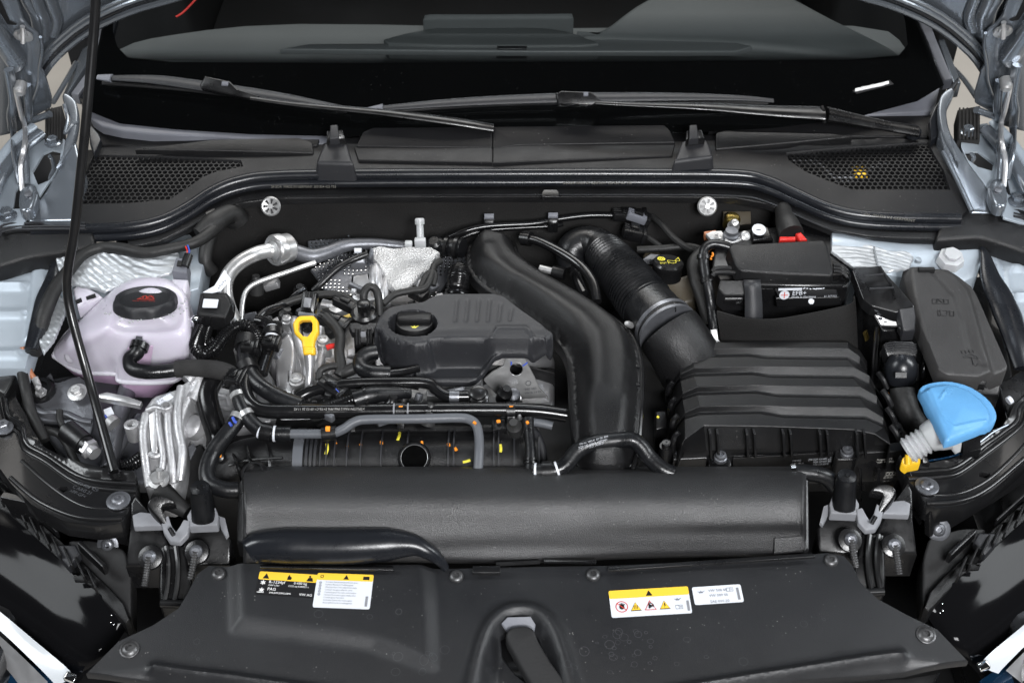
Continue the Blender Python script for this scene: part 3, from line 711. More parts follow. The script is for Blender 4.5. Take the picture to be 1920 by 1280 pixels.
text_strip(1056, 1184, 343, 'SKODA MADE IN GERMANY 5E0 854 425 T03', .0062, 'faint', cowl, .9560)
text_strip(1588, 1716, 397, '5E0 854 426  MADE IN GERMANY', .0062, 'faint', cowl, .942, dy=17)
# corner gussets under the glass
MB().slab([(160, 180, 1.0), (190, 196, .995), (250, 216, .99), (340, 230, .985), (460, 238, .983), (612, 241, .982), (604, 268, .975), (420, 258, .978), (280, 250, .985), (190, 236, .99), (165, 210, .995)], .015, .003, sm=2).build('corner_trim', K['midgrey'], cowl)
MB().slab([(1764, 154, 1.01), (1700, 180, 1.0), (1640, 200, .992), (1576, 212, .985), (1600, 216, .985), (1745, 210, .99), (1756, 190, 1.0)], .012, .003).build('corner_trim', K['midgrey'], cowl)
MB().slab([(172, 270, .965), (165, 212, .985), (200, 238, .98), (290, 252, .977), (420, 260, .974), (600, 266, .972), (596, 276, .97), (400, 282, .968)], .02, .002).build('corner_shelf', K['cowl'], cowl)
MB().slab([(1576, 213, .982), (1600, 217, .982), (1745, 212, .985), (1748, 256, .972), (1600, 256, .97), (1400, 250, .972), (1330, 240, .975)], .02, .002).build('corner_shelf', K['cowl'], cowl)
MB().slab([(1748, 262, .985), (1740, 228, .995), (1752, 200, 1.01), (1782, 160, 1.03), (1800, 140, 1.04), (1796, 156, 1.03), (1768, 200, 1.01), (1766, 250, .985)], .012, .003).build('corner_gaiter', K['seal'], cowl)
MB().slab([(168, 268, .985), (166, 230, .995), (186, 250, .99), (190, 262, .985), (176, 290, .98)], .012, .003).build('corner_gaiter', K['seal'], cowl)
# long shallow pocket panels each side
MB().slab([(250, 278, .985), (400, 262, .986), (560, 259, .984), (585, 266, .982), (588, 286, .975), (420, 284, .976)], .01, .002, fil=.004).build('side_pocket', K['grain'], cowl)
MB().slab([(1342, 250, .986), (1356, 246, .988), (1560, 250, .985), (1600, 256, .982), (1480, 268, .978), (1342, 279, .976)], .01, .002, fil=.004).build('side_pocket', K['grain'], cowl)
# folded centre flap, a joint in the middle
for P in ([(680, 246), (700, 240), (923.3, 238), (923.3, 276), (668, 275)], [(924.2, 238), (1245, 235), (1256, 242), (1266, 268), (970, 272), (924.2, 277)]):
    MB().slab([(p[0], p[1], .990-.014*(p[1] > 260)) for p in P], .006, .0015, fil=.003).build('flap_upper', K['cowl'], cowl)
for P in ([(664, 276), (923.3, 277), (923.3, 304), (672, 300)], [(924.2, 278), (970, 273), (1266, 269), (1260, 292), (990, 302), (924.2, 305)]):
    MB().slab([(p[0], p[1], .975-.004*(p[1] > 285)) for p in P], .01, .0015).build('flap_lower', K['cowl'], cowl)
# raised lugs with clips
for P, cxp in (([(607, 266), (650, 266), (660, 300), (664, 307), (592, 305), (596, 296)], 628), ([(1279, 262), (1322, 259), (1331, 268), (1338, 296), (1262, 302), (1268, 292)], 1302)):
    MB().slab([(p[0], p[1], 1.0-.012*(p[1] > 285)) for p in P], .03, .005, fil=.005, taper=.004).build('lug', K['graphite'], cowl)
    MB().slab([(cxp-16, 262, 1.008), (cxp-15, 244, 1.02), (cxp+14, 242, 1.02), (cxp+20, 260, 1.008)], .02, .003).build('clip_base', K['plastic'], cowl)
    b = MB(); b.slab([(cxp-10, 260, 1.02), (cxp-9, 234, 1.03), (cxp+5, 233, 1.03), (cxp+8, 258, 1.02)], .012, .002)
    b.build('clip_tongue', K['graphite'], cowl)
# end caps over the seals
ec = [(-60, 440, .935), (0, 428, .935), (20, 416, .937), (160, 414, .937), (172, 420, .936), (178, 452, .925), (172, 462, .920), (100, 474, .918), (50, 482, .915), (0, 498, .910), (-60, 510, .905)]
def endcap(P, lab):
    t = tag(MB().slab(P, .03, .006, fil=.008).build('seal_end_cap', K['grain']), lab, 'seal cap')
    k = len(P)
    for dy in (4, 10, 15):
        MB().tube([(p[0], p[1]+dy, p[2]+.0012) for p in P[1:4]], .0022, 8, 5).build('bead', K['graphite'], t)
    return t
endcap(ec, 'brown black ribbed rubber cap over the seal end at the left wing')
er = [(1990, 450, .93), (1938, 412, .935), (1922, 396, .938), (1900, 390, .94), (1822, 392, .94), (1795, 390, .94), (1768, 404, .936), (1756, 440, .925), (1758, 446, .923), (1840, 446, .92), (1900, 466, .915), (1990, 500, .91)]
tt = endcap([er[i] for i in (0, 1, 2, 3, 4, 5, 6, 7, 8, 9, 10, 11)], 'brown black ribbed rubber cap over the seal end at the right wing')
# retaining discs and odd fixings on the bulkhead
for px, lab in ((508, 'round silver slotted disc on the bulkhead at the left'), (1326, 'round silver slotted disc on the bulkhead at the right')):
    c = WY(px, 387, .690); ax = Vector((0, -.8, .6)).normalized(); t = thing('retaining_disc', lab, 'fastener', 'slotted discs on the bulkhead')
    b = MB(); b.lathe(c, [(.005, -.034), (.005, -.0012), (.0160, -.001), (.0160, .001), (.0140, .0032), (.004, .0015), (.004, .005), (.0005, .005)], 28, ax); b.build('disc', mat('dull_disc', (.30, .30, .30), .4, metal=.6), t)
    b = MB(); u = Vector((1, 0, 0)); w = ax.cross(u)
    for k in range(7):
        a = k*2*math.pi/7+.4; d = u*math.cos(a)+w*math.sin(a); n = u*-math.sin(a)+w*math.cos(a)
        b.add([c+d*.004+ax*.0036+n*.0010, c+d*.0118+ax*.0036+n*.0030, c+d*.0118+ax*.0036-n*.0016, c+d*.004+ax*.0036-n*.0008], [(0, 1, 2, 3)])
    b.build('slots', K['labelk'], t)
t = thing('clear_bolt', 'clear plastic stud standing against the bulkhead', 'stud')
b = MB(); p0 = WY(789, 458, .64); p1 = WY(787, 416, .66); b.tube([p0, p1], .0058, 14, 0); b.lathe(p1, [(.0078, -.004), (.0078, .004), (.006, .006), (.0005, .006)], 20, p1-p0); b.build('stud', K['milky'], t)
MB().box(WY(788, 455, .635), (.018, .01, .016), bev=.002).build('base', K['milky'], t)
b = MB(); b.box(WY(766, 457, .63), (.012, .01, .008), bev=.002); b.build('tab', K['milky'], t)
# ------------------------------------------------------------------ wipers
wl = thing('wiper', 'left windscreen wiper with its arm running down to the middle of the cowl', 'wiper', 'windscreen wipers')
def og(px, py, e): return onglass(px, py, e)
def strip(b, P, r, flat=.5, n=12): b.tube([og(*p) for p in P], r, n, flat=flat)
b = MB(); strip(b, [(188, 146, .020), (290, 150, .022), (380, 162, .022), (520, 182, .02), (652, 205, .016)], [.006, .0125, .014, .0115, .006]); b.build('spoiler', K['graphite'], wl)
b = MB(); strip(b, [(192, 156, .008), (380, 172, .01), (650, 209, .008)], .003, 1); b.build('rubber_blade', K['dull'], wl)
b = MB(); strip(b, [(183, 145, .022), (209, 147, .023)], [.006, .0098], .6); b.build('end_cap', K['midgrey'], wl)
MB().slab([og(374, 158, .042), og(384, 143, .044), og(430, 152, .044), og(444, 166, .042), og(486, 180, .036), og(478, 188, .034), og(440, 180, .036), og(378, 168, .038)], .016, .003, down=False).build('joint', K['plastic'], wl)
MB().slab([og(416, 152, .046), og(428, 153, .046), og(427, 159, .045), og(415, 158, .045)], .003, .001).build('release_button', K['midgrey'], wl)
b = MB(); strip(b, [(470, 184, .034), (560, 196, .03), (700, 209, .026), (760, 216, .024), (850, 228, .018), (925, 240, .006)], [.005, .006, .007, .009, .010, .010], .5); b.build('arm', K['plastic'], wl)
wr = thing('wiper', 'right windscreen wiper with a broad glossy arm ending below the right pillar', 'wiper', 'windscreen wipers')
b = MB(); strip(b, [(690, 206, .016), (780, 198, .02), (900, 190, .022), (1060, 184, .024), (1250, 182, .022), (1380, 184, .02), (1450, 189, .016)], [.006, .010, .012, .013, .012, .009, .005]); b.build('spoiler', K['graphite'], wr)
b = MB(); strip(b, [(700, 212, .008), (900, 198, .01), (1100, 193, .01), (1440, 194, .008)], .003, 1); b.build('rubber_blade', K['dull'], wr)
b = MB(); strip(b, [(684, 206, .018), (718, 202, .021)], [.004, .009], .6); b.build('end_cap', K['midgrey'], wr)
MB().slab([og(1042, 176, .044), og(1052, 170, .046), og(1108, 172, .046), og(1128, 188, .042), (lambda q: q)(og(1110, 198, .038)), og(1046, 196, .038)], .016, .003, down=False).build('joint', K['plastic'], wr)
MB().slab([og(1094, 172, .048), og(1103, 172, .048), og(1103, 178, .047), og(1094, 178, .047)], .003, .001).build('release_button', K['midgrey'], wr)
b = MB(); strip(b, [(1116, 192, .040), (1200, 196, .04), (1320, 200, .04), (1440, 208, .04), (1545, 213, .04)], [.005, .006, .010, .014, .018], .45); b.build('arm', K['plastic'], wr)
b = MB(); strip(b, [(1550, 214, .04), (1600, 224, .03), (1660, 236, .02), (1720, 246, .012)], [.018, .015, .013, .014], .55); b.build('arm_base', K['plastic'], wr)
b = MB(); strip(b, [(1541, 200, .046), (1545, 214, .046), (1546, 230, .035)], .0035, 1); b.build('hinge_pin', K['gloss'], wr)
MB().lathe(W(1714, 246, .99), [(.012, -.01), (.012, .002), (.008, .005), (.0005, .006)], 20).build('nut_cap', K['seal'], wr)
# ------------------------------------------------------------------ front trim panel (lock carrier cover)
cover = thing('front_cover', 'large matt black plastic cover along the bottom of the picture with stickers on it', 'cover')
FC = [(165, 1259), (222, 1202), (288, 1171), (335, 1140), (352, 1112), (370, 1076), (392, 1060), (460, 1056), (640, 1060), (836, 1066), (1000, 1062), (1140, 1060), (1400, 1049), (1552, 1036), (1582, 1042), (1598, 1060), (1612, 1090), (1645, 1122), (1700, 1152), (1758, 1180), (1812, 1236), (1500, 1272), (1150, 1345), (780, 1345), (480, 1290)]
fz0 = .790
dA = pdist([(440, 1040), (800, 1050), (808, 1120), (812, 1235), (700, 1196), (560, 1178), (440, 1165)], fz0)
arch = [(868, 1330), (895, 1215), (916, 1165), (945, 1140), (975, 1134), (1008, 1140), (1036, 1165), (1058, 1215), (1090, 1330)]
dArch = pdist([(878, 1340)]+arch[1:-1]+[(1078, 1340)], fz0)
rA = ridge(sm(arch), .010, .009, fz0); rL = ridge(sm([(285, 1237), (360, 1247), (450, 1257), (700, 1290)]), .007, .008, fz0); rR = ridge(sm([(1240, 1282), (1400, 1256), (1560, 1231), (1640, 1219), (1695, 1213)]), .007, .008, fz0)
eL = pdist(sm([(285, 1237), (360, 1247), (450, 1257), (700, 1290), (960, 1330), (1240, 1282), (1400, 1256), (1560, 1231), (1640, 1219), (1700, 1212)])+[(1900, 1240), (1900, 1500), (0, 1500), (0, 1260)], fz0)
rB = ridge([(500, 1100), (760, 1100)], .03, .003, fz0)
def fz(x, y):
    d = dArch(x, y)
    return fz0+.010*sstep(-.012, .012, dA(x, y))-.022*sstep(.004, .030, d)+rA(x, y)+rL(x, y)+rR(x, y)-.020*sstep(-.002, .03, eL(x, y))-.02*sstep(.10, -.1, y)+.0012*math.sin(x*9)
hole = [(935, 1190), (958, 1178), (995, 1176), (1012, 1196), (1025, 1240), (1010, 1300), (965, 1265), (940, 1230)]
MB().panel([(p[0], p[1], fz0) for p in FC], fz, .0045, .012, holes=[[(p[0], p[1], fz0-.02) for p in hole]], lines=[(xy(q, fz0), (-.010, -.006, -.003, 0, .003, .006, .010)) for q in (sm([(285, 1237), (360, 1247), (450, 1257), (700, 1290)]), sm([(1240, 1282), (1400, 1256), (1560, 1231), (1640, 1219), (1695, 1213)]), sm(arch))]).build('panel', K['cover'], cover)
def onf(px, py, e=0.0):
    z = fz0
    for _ in range(8): q = W(px, py, z); z = fz(q.x, q.y)
    return V((q.x, q.y, z+e))
for px, py, r in ((410, 1076, .0095), (856, 1081, .0095), (1112, 1078, .0095), (1558, 1051, .0095), (243, 1217, .0105), (1736, 1190, .0105)):
    screw(cover, onf(px, py, .0005), r, 'screw', (0, -.15, 1), .005, 'push_rivet' if py > 1150 else 'screw', True, 0 if py < 1150 else .0125)
# raised roll and clips at the back edge
rl = [(474, 1032, .815), (500, 1024, .82), (640, 1024, .82), (760, 1020, .82), (800, 1032, .815), (826, 1052, .80), (836, 1066, .79)]
MB().tube(rl, [.020, .024, .024, .024, .022, .012, .005], 20, 6, flat=1.0).build('rolled_lip', K['seal'], cover)
MB().slab([(487, 1058, .806), (738, 1062, .806), (738, 1068, .806), (487, 1063, .806)], .003, .001).build('trim_strip', K['plastic'], cover)
MB().slab([(886, 1060, .802), (938, 1060, .802), (938, 1073, .800), (886, 1073, .800)], .006, .001).build('clip', K['plastic'], cover)
MB().slab([(1140, 1062, .800), (1524, 1036, .803), (1528, 1043, .803), (1140, 1069, .800)], .004, .001).build('trim_strip', K['plastic'], cover)
b = MB(); b.tube([(930, 1057, .795), (1012, 1053, .795)], .003, 8); b.build('wire', K['plastic'], cover)
b = MB(); b.tube([(1020, 1052, .795), (1118, 1053, .795)], .0032, 8, 0, ribs=(.0028, .001)); b.build('ribbed_wire', K['rubber_glossy'], cover)
# lock mechanism in the recess
lk = thing('bonnet_lock', 'dark bonnet lock lever with a bright metal plate inside the arched recess', 'lock')
MB().slab([(940, 1168, .785), (952, 1156, .79), (995, 1154, .79), (1004, 1170, .785), (1000, 1190, .775), (950, 1180, .775)], .004, .001).build('lock_plate', K['midgrey'], lk)
MB().slab([(955, 1176, .790), (985, 1172, .792), (1002, 1180, .79), (1010, 1200, .788), (1034, 1240, .785), (1072, 1300, .77), (1020, 1310, .76), (990, 1275, .77), (962, 1225, .78), (948, 1196, .785)], .012, .005, sm=3).build('lever', K['dull'], lk)
MB().box(W(985, 1240, .72), (.16, .12, .02)).build('lock_housing', K['gloss'], lk)
# ------------------------------------------------------------------ stickers: built as separate printed films on the cover
def sticker(parent, c4, name, base, label):     # c4: lower-left, lower-right, upper-left pixel points
    o, xr, yu = [onf(*p, .0008) for p in c4]; fr = frame(o, xr, yu); q_ = .82; Wd = (xr-o).length/q_; Hd = (yu-o).length/q_; fr = (fr[0], fr[1]*q_, fr[2]*q_, fr[3])
    b = MB(); pts = [V((0, 0)), V((Wd, 0)), V((Wd, Hd)), V((0, Hd))]; pts = fillet(pts, .0035, 5)
    n = len(pts); ox, ex, ey, nn = fr
    b.add([ox+ex*p.x+ey*p.y for p in pts]+[ox+ex*p.x+ey*p.y-nn*.0012 for p in pts], [(k, (k+1) % n, n+(k+1) % n, n+k) for k in range(n)])
    flatpoly(b, fr, pts, 0); return b.build(name, K[base], parent, label=label), fr, Wd, Hd
def tri(mb, fr, cx, cy, s, eps=.0006): flatpoly(mb, fr, [V((cx-s, cy-s*.85)), V((cx+s, cy-s*.85)), V((cx, cy+s*.9))], eps)
def topband(st, fr, Wd, Hd, h):
    b = MB(); pts = fillet([V((0, Hd-h)), V((Wd, Hd-h)), V((Wd, Hd)), V((0, Hd))], .003, 4); flatpoly(b, fr, pts, .0003); b.build('yellow_band', K['labely'], st)
# black refrigerant sticker
st, fr, Wd, Hd = sticker(cover, [(478, 1114), (588, 1121), (482, 1071)], 'refrigerant_sticker', 'labelk', 'black refrigerant sticker with a yellow warning band')
topband(st, fr, Wd, Hd, .0145); k = MB()
tri(k, fr, .012, Hd-.008, .0055); flatpoly(k, fr, [V((.046, Hd-.0125)), V((.052, Hd-.0125)), V((.0535, Hd-.0085)), V((.050, Hd-.006)), V((.049, Hd-.003)), V((.0465, Hd-.007))], .0006)
ringp(k, fr, .082, Hd-.0045, 0, .0018, 12, .0006); flatpoly(k, fr, [V((.077, Hd-.013)), V((.088, Hd-.013)), V((.086, Hd-.0065)), V((.080, Hd-.0065))], .0006)
k.build('black_symbols', K['labelk'], st)
k = MB(); y = Hd-.0145
for cx, cy in ((.009, y-.0055), (.009, y-.019)):
    for i in range(3): 
        a = i*math.pi/3+.5; d = V((math.cos(a), math.sin(a)))*.0042; n = V((-d.y, d.x))*.14; c = V((cx, cy)); flatpoly(k, fr, [c-d-n, c+d-n, c+d+n, c-d+n], .0006)
    ringp(k, fr, cx, cy, .0016, .0025, 14, .0006)
lettering(k, 'R-1234yf', fr, .018, y-.0060, .0072, bold=1); lettering(k, 'GWP 0.501', fr, .018, y-.0108, .0038)
lettering(k, '0.430 kg', fr, .058, y-.0052, .0062); lettering(k, 'CO2 eq 0.00021 t', fr, .050, y-.0104, .0044)
lettering(k, 'PAG', fr, .018, y-.0188, .0072); lettering(k, 'SAE J639 J2842 J2845', fr, .022, y-.0240, .0040); lettering(k, 'VW AG', fr, .070, y-.0250, .0062)
quad(k, fr, .002, y-.0235, .013, y-.0225, .0006)
k.build('lettering', K['white'], st)
# white multilingual sticker
st, fr, Wd, Hd = sticker(cover, [(586, 1138), (693, 1142), (594, 1074)], 'gas_notice_sticker', 'label', 'white sticker with rows of small grey text below a yellow band')
topband(st, fr, Wd, Hd, .0125); k = MB(); tri(k, fr, Wd*.52, Hd-.0065, .0046); quad(k, fr, Wd-.016, Hd-.010, Wd-.006, Hd-.004, .0006)
ringp(k, fr, .008, Hd-.0062, .0018, .0028, 12, .0006); k.build('black_symbols', K['labelk'], st)
k = MB(); LN = ['Contains fluorinated greenhouse gases', 'Enthaelt fluorierte Treibhausgase', 'Obsahuje fluorovane sklenikove plyny', 'Contient des gaz a effet de serre', 'Contiene gases fluorados invernadero', 'Zawiera fluorowane gazy cieplarniane', 'Contem gases fluorados', 'Innehaller fluorerade vaxthusgaser', 'Bevat gefluoreerde broeikasgassen']
for i, s in enumerate(LN): lettering(k, s, fr, .015, Hd-.0170-i*.0046, .0036, wid=.92)
k.build('lettering', K['ink'], st)
k = MB(); 
for i in range(5): ringp(k, fr, .007, Hd-.0175-i*.0052, .0010, .0022, 8, .0005)
k.build('grey_marks', K['ink'], st)
k = MB(); quad(k, fr, Wd-.0085, .004, Wd-.0045, .022, .0005); k.build('grey_marks', K['lightgrey'], st)
# oil sticker pair at the right
st, fr, Wd, Hd = sticker(cover, [(1147, 1158), (1298, 1149), (1141, 1108)], 'hand_warning_sticker', 'label', 'white sticker with four coloured hazard symbols below a yellow band')
topband(st, fr, Wd, Hd, .0145); y = Hd-.0145
k = MB(); tri(k, fr, Wd*.50, Hd-.0080, .0055); ringp(k, fr, .018, y-.0155, 0, .0042, 14, .0006)
for i, a in enumerate((.4, .8, 1.2, 1.6)): c = V((.018, y-.0155)); d = V((math.cos(a+.4), math.sin(a+.4))); n = V((-d.y, d.x))*.0008; flatpoly(k, fr, [c-n, c+n, c+n+d*.007, c-n+d*.007], .0006)
ringp(k, fr, .063, y-.0165, 0, .0028, 12, .0008); ringp(k, fr, .063, y-.0165, .0045, .006, 20, .0008, -.3, 2.0)
for a in (0, 2.1, 4.2): ringp(k, fr, .063+.003*math.cos(a), y-.0165+.003*math.sin(a), 0, .0016, 8, .0008)
for cx in (.040, .063, .086):
    tri(k, fr, cx, y-.016, .0086 if cx != .063 else .0001, .0006)
k.build('black_symbols', K['labelk'], st)
k = MB()
for cx in (.040, .086): tri(k, fr, cx, y-.0158, .0074, .0008)
k.build('yellow_triangles', K['labely'], st)
k = MB(); 
for i in range(3): quad(k, fr, .037+i*.0025, y-.020, .038+i*.0025, y-.0135, .001)
k.build('heat_bars', K['labelk'], st, kind='stuff'); k = MB()
flatpoly(k, fr, [V((.086, y-.012)), V((.0875, y-.012)), V((.0862, y-.0155)), V((.088, y-.0155)), V((.0850, y-.021)), V((.0858, y-.0168)), V((.0843, y-.0168))], .001)
k.build('lightning_mark', K['labelk'], st)
k = MB(); ringp(k, fr, .018, y-.0150, .0085, .0098, 28, .0008); c = V((.018, y-.015)); d = V((.0068, -.0062)); n = V((.0004, .0005)); flatpoly(k, fr, [c-d-n, c+d-n, c+d+n, c-d+n], .0009)
k.build('red_ring', K['red'], st); k = MB()
t3 = [V((.063-.0095, y-.0235)), V((.063+.0095, y-.0235)), V((.063, y-.0062))]; t3i = [V((.063-.0078, y-.0224)), V((.063+.0078, y-.0224)), V((.063, y-.0082))]
for i in range(3): flatpoly(k, fr, [t3[i], t3[(i+1) % 3], t3i[(i+1) % 3], t3i[i]], .0007)
k.build('red_triangle', K['red'], st)
def can(k, fr, x, y, s, e=.0006):
    flatpoly(k, fr, [V((x-s*.5, y-s*.3)), V((x+s*.5, y-s*.3)), V((x+s*.5, y+s*.15)), V((x-s*.5, y+s*.15))], e)
    flatpoly(k, fr, [V((x+s*.5, y-s*.1)), V((x+s*1.1, y+s*.35)), V((x+s*.98, y+s*.42)), V((x+s*.45, y+s*.08))], e)
    flatpoly(k, fr, [V((x-s*.9, y+s*.12)), V((x-s*.5, y)), V((x-s*.5, y+s*.14)), V((x-s*.85, y+s*.26))], e)
    ringp(k, fr, x, y+s*.32, 0, s*.14, 8, e)
def book(k, fr, x, y, s, e=.0006):
    for a, b2, c, d2 in ((-1, -.6, 1, -.48), (-1, .48, 1, .6), (-1, -.6, -.9, .6), (.9, -.6, 1, .6), (-.06, -.6, .06, .6), (.25, .1, .7, .2), (.25, -.2, .7, -.1)): quad(k, fr, x+a*s, y+b2*s, x+c*s, y+d2*s, e)
k = MB(); can(k, fr, Wd-.020, y-.0075, .0058); book(k, fr, Wd-.019, y-.021, .0058); k.build('ink_symbols', K['ink'], st)
k = MB(); quad(k, fr, Wd-.0065, .004, Wd-.0025, .022, .0005); k.build('grey_marks', K['lightgrey'], st)
st, fr, Wd, Hd = sticker(cover, [(1303, 1134), (1395, 1128), (1297, 1101)], 'oil_grade_sticker', 'label', 'small white oil sticker reading three lines of grade numbers')
k = MB(); can(k, fr, .013, Hd-.010, .0060); book(k, fr, Wd-.019, Hd-.0085, .0056)
lettering(k, 'VW 508 00', fr, .025, Hd-.0105, .0065); lettering(k, 'VW 509 00', fr, .025, Hd-.0195, .0065); lettering(k, 'SAE 0W-20', fr, .025, Hd-.0300, .0065)
k.build('lettering', K['ink'], st); k = MB(); quad(k, fr, Wd-.0085, .004, Wd-.0045, Hd-.006, .0005); k.build('grey_marks', K['lightgrey'], st)
# water stains: faint dried drops on the cover
K['stain'] = mat('dried_drop', (.055, .056, .06), .55)
rr = random.Random(11); b = MB()
for i in range(58):
    if i < 30: px, py = 1150+rr.gauss(0, 70), 1215+rr.gauss(0, 26)
    elif i < 44: px, py = 880+rr.gauss(0, 90), 1245+rr.gauss(0, 16)
    else: px, py = rr.uniform(330, 1650), rr.uniform(1130, 1250)
    if not (300 < px < 1650 and 1130 < py < 1275): continue
    if 850 < px < 1080 and py < 1235: continue
    c = onf(px, py); r = rr.uniform(.002, .0065); n = 14; vs = []
    w = rr.uniform(.0003, .0006); ec = rr.uniform(.7, 1.1)
    for k in range(n):
        a = 2*math.pi*k/n+.3
        for q in (r-w, r): x, y_ = c.x+q*math.cos(a), c.y+q*math.sin(a)*ec; vs.append(V((x, y_, fz(x, y_)+.0004)))
    b.add(vs, [(2*k, 2*k+1, 2*((k+1) % n)+1, 2*((k+1) % n)) for k in range(n)])
b.build('dried_drops', K['stain'], cover, kind='stuff', weld=False)
# ------------------------------------------------------------------ long matt air guide above the cover
ag = thing('air_guide', 'long matt black rounded air guide spanning the bay above the front cover', 'air guide')
rows = []
X = [456, 462, 480, 700, 960, 1200, 1440, 1495, 1506, 1512]
def agrow(py, z, sag=0): return [(x, py+(8 if x < 470 else 0)+(3 if x > 1500 else 0)-(x-960)/1000*6*(py > 1000)*2.5+(6 if 840 < x < 1150 and py > 1040 else 0)+(sag if 500 < x < 1100 else 0), z-(.006 if x in (456, 1512) else 0)) for x in X]
for py, z, sg in ((874, .810, 0), (880, .838, -2), (889, .850, -2), (902, .8555, 0), (918, .8565, 0), (936, .8535, 0), (956, .846, 0), (980, .833, 0), (1004, .819, 0), (1026, .804, 0), (1046, .788, 0), (1050, .768, 0)): rows.append(agrow(py, z, sg))
b = MB(); loft(b, rows, 5, 4); b.build('shell', K['guide'], ag, ang=60)
MB().slab([(1506, 893, .84), (1516, 900, .835), (1518, 1028, .80), (1508, 1032, .80)], .02, .002).build('end_flange', K['plastic'], ag)
MB().slab([(444, 905, .835), (458, 893, .84), (462, 1020, .81), (446, 1016, .80)], .03, .003).build('end_flange', K['plastic'], ag)
MB().slab([(1452, 1008, .815), (1508, 1004, .815), (1510, 1030, .798), (1452, 1036, .798)], .003, .001).build('end_plate', K['guide'], ag)
b = MB(); b.lathe((476, 886, .842), [(.018, -.02), (.018, .0), (.015, .003), (.013, .003), (.013, -.004), (.0005, -.004)], 20, (0, -.3, 1)); b.build('mount_ear', K['plastic'], ag)
# ------------------------------------------------------------------ black front carriers, left and right
def carrier(name, lab, OUT, steps, dips, hl, z0=.80, zslope=0.0, anchor=None):
    t = thing(name, lab, 'carrier')
    rs = []; ds = [(pdist(P, z0), h, w) for P, h, w in dips]
    zf = lambda x, y: z0+sum(q(x, y) for q in rs)+sum(h*sstep(-w, w, d(x, y)) for d, h, w in ds)+zslope*max(0, y-.25)
    MB().panel([(p[0], p[1], z0) for p in OUT], zf, .005, .03, holes=[[(q[0], q[1], z0) for q in h] for h in hl], fil=.004).build('pressing', K['gloss'], t)
    for P, w, h in steps:
        Q = [W(p[0], p[1], z0) for p in P]; Q = crom(Q, 6); rr_ = abs(h)*.9+.0008; b = MB(); b.tube([V((q.x, q.y, zf(q.x, q.y)+(h*.25 if h > 0 else -rr_*.55))) for q in Q], rr_, 12, 0); b.build('bead', K['gloss'], t)
    return t, zf
lc, lcz = carrier('front_carrier', 'glossy black pressed steel carrier sweeping down the left front corner',
    [(-60, 640), (12, 672), (34, 676), (28, 706), (30, 745), (48, 778), (56, 800), (80, 836), (122, 858), (200, 878), (252, 884), (254, 905), (250, 930), (240, 955), (228, 978), (180, 984), (120, 976), (60, 946), (20, 905), (-20, 850), (-60, 800)],
    [([(-20, 690), (10, 745), (18, 782), (44, 806), (52, 834), (90, 856), (160, 898), (256, 908)], .0035, .0035), ([(-8, 700), (3, 752), (12, 792), (38, 815), (46, 842), (86, 866), (156, 910), (256, 922)], .0035, .003), ([(40, 862), (90, 906), (140, 940), (180, 952), (240, 950)], .0022, -.0028), ([(20, 896), (70, 938), (130, 966), (180, 974), (230, 972)], .004, .003)],
    [([(-60, 640), (34, 660), (60, 790), (90, 840), (256, 884), (256, 900), (160, 890), (90, 850), (50, 830), (40, 805), (15, 780), (-20, 690)], .008, .004)],
    [[(104, 916), (112, 911), (126, 912), (128, 918), (118, 923), (106, 921)]])
screw(lc, (222, 938, .803), .0105, 'steel', h=.006, washer=.0165); hexbolt(lc, (8, 802, .803), .009, 'steel')
MB().slab([(228, 978, .795), (180, 984, .795), (120, 976, .79), (60, 946, .79), (20, 905, .79), (30, 960, .75), (90, 1000, .745), (160, 1020, .74), (236, 1030, .74), (252, 960, .78)], .01, .002, down=False).build('front_face', K['gloss'], lc)
screw(lc, WY(206, 1008, .155)+V((0, -.012, 0)), .0095, 'steel', (0, -.8, .6), .006, washer=.015)
MB().slab([(0, 672, .83), (26, 664, .835), (36, 668, .835), (38, 690, .83), (8, 740, .82), (-20, 720, .82)], .03, .004).build('upper_end', K['plastic'], lc)
k = MB(); fr = frame(W(140, 912, .8032), W(185, 930, .8032), W(150, 900, .8032))
for i, s in enumerate(['5E0 806 929', 'C AAG 21', '>PP-GF<']): lettering(k, s, fr, -.002+i*.001, .004-i*.008, .0075, eps=.0022)
k.build('embossed_lettering', K['steel'], lc)
rc, rcz = carrier('front_carrier', 'glossy black pressed steel carrier sweeping down the right front corner',
    [(1985, 690), (1936, 724), (1924, 740), (1900, 760), (1892, 782), (1878, 800), (1850, 812), (1820, 836), (1790, 858), (1740, 868), (1700, 872), (1702, 900), (1722, 920), (1737, 946), (1760, 952), (1810, 944), (1860, 920), (1920, 866), (1985, 800)],
    [([(1702, 886), (1760, 882), (1794, 876), (1846, 838), (1880, 812), (1906, 790), (1916, 762), (1985, 700)], .0035, .0035), ([(1702, 898), (1770, 894), (1800, 886), (1850, 850), (1890, 820), (1916, 796), (1926, 770)], .0035, .003), ([(1750, 926), (1800, 924), (1850, 900), (1900, 856), (1950, 800)], .0022, -.0028), ([(1737, 944), (1800, 940), (1850, 918), (1920, 860)], .004, .003)],
    [([(1985, 690), (1900, 750), (1880, 795), (1780, 858), (1690, 868), (1700, 884), (1794, 872), (1850, 834), (1880, 808), (1904, 786), (1914, 760), (1985, 700)], .008, .004)],
    [[(1834, 888), (1842, 883), (1856, 886), (1858, 893), (1848, 896), (1836, 893)]])
screw(rc, (1738, 911, .803), .0105, 'steel', h=.006, washer=.0165)
MB().slab([(1737, 946, .795), (1760, 952, .795), (1810, 944, .79), (1860, 920, .79), (1985, 800, .79), (1985, 850, .74), (1880, 950, .745), (1800, 1000, .745), (1732, 1000, .745), (1728, 960, .78)], .01, .002, down=False).build('front_face', K['gloss'], rc)
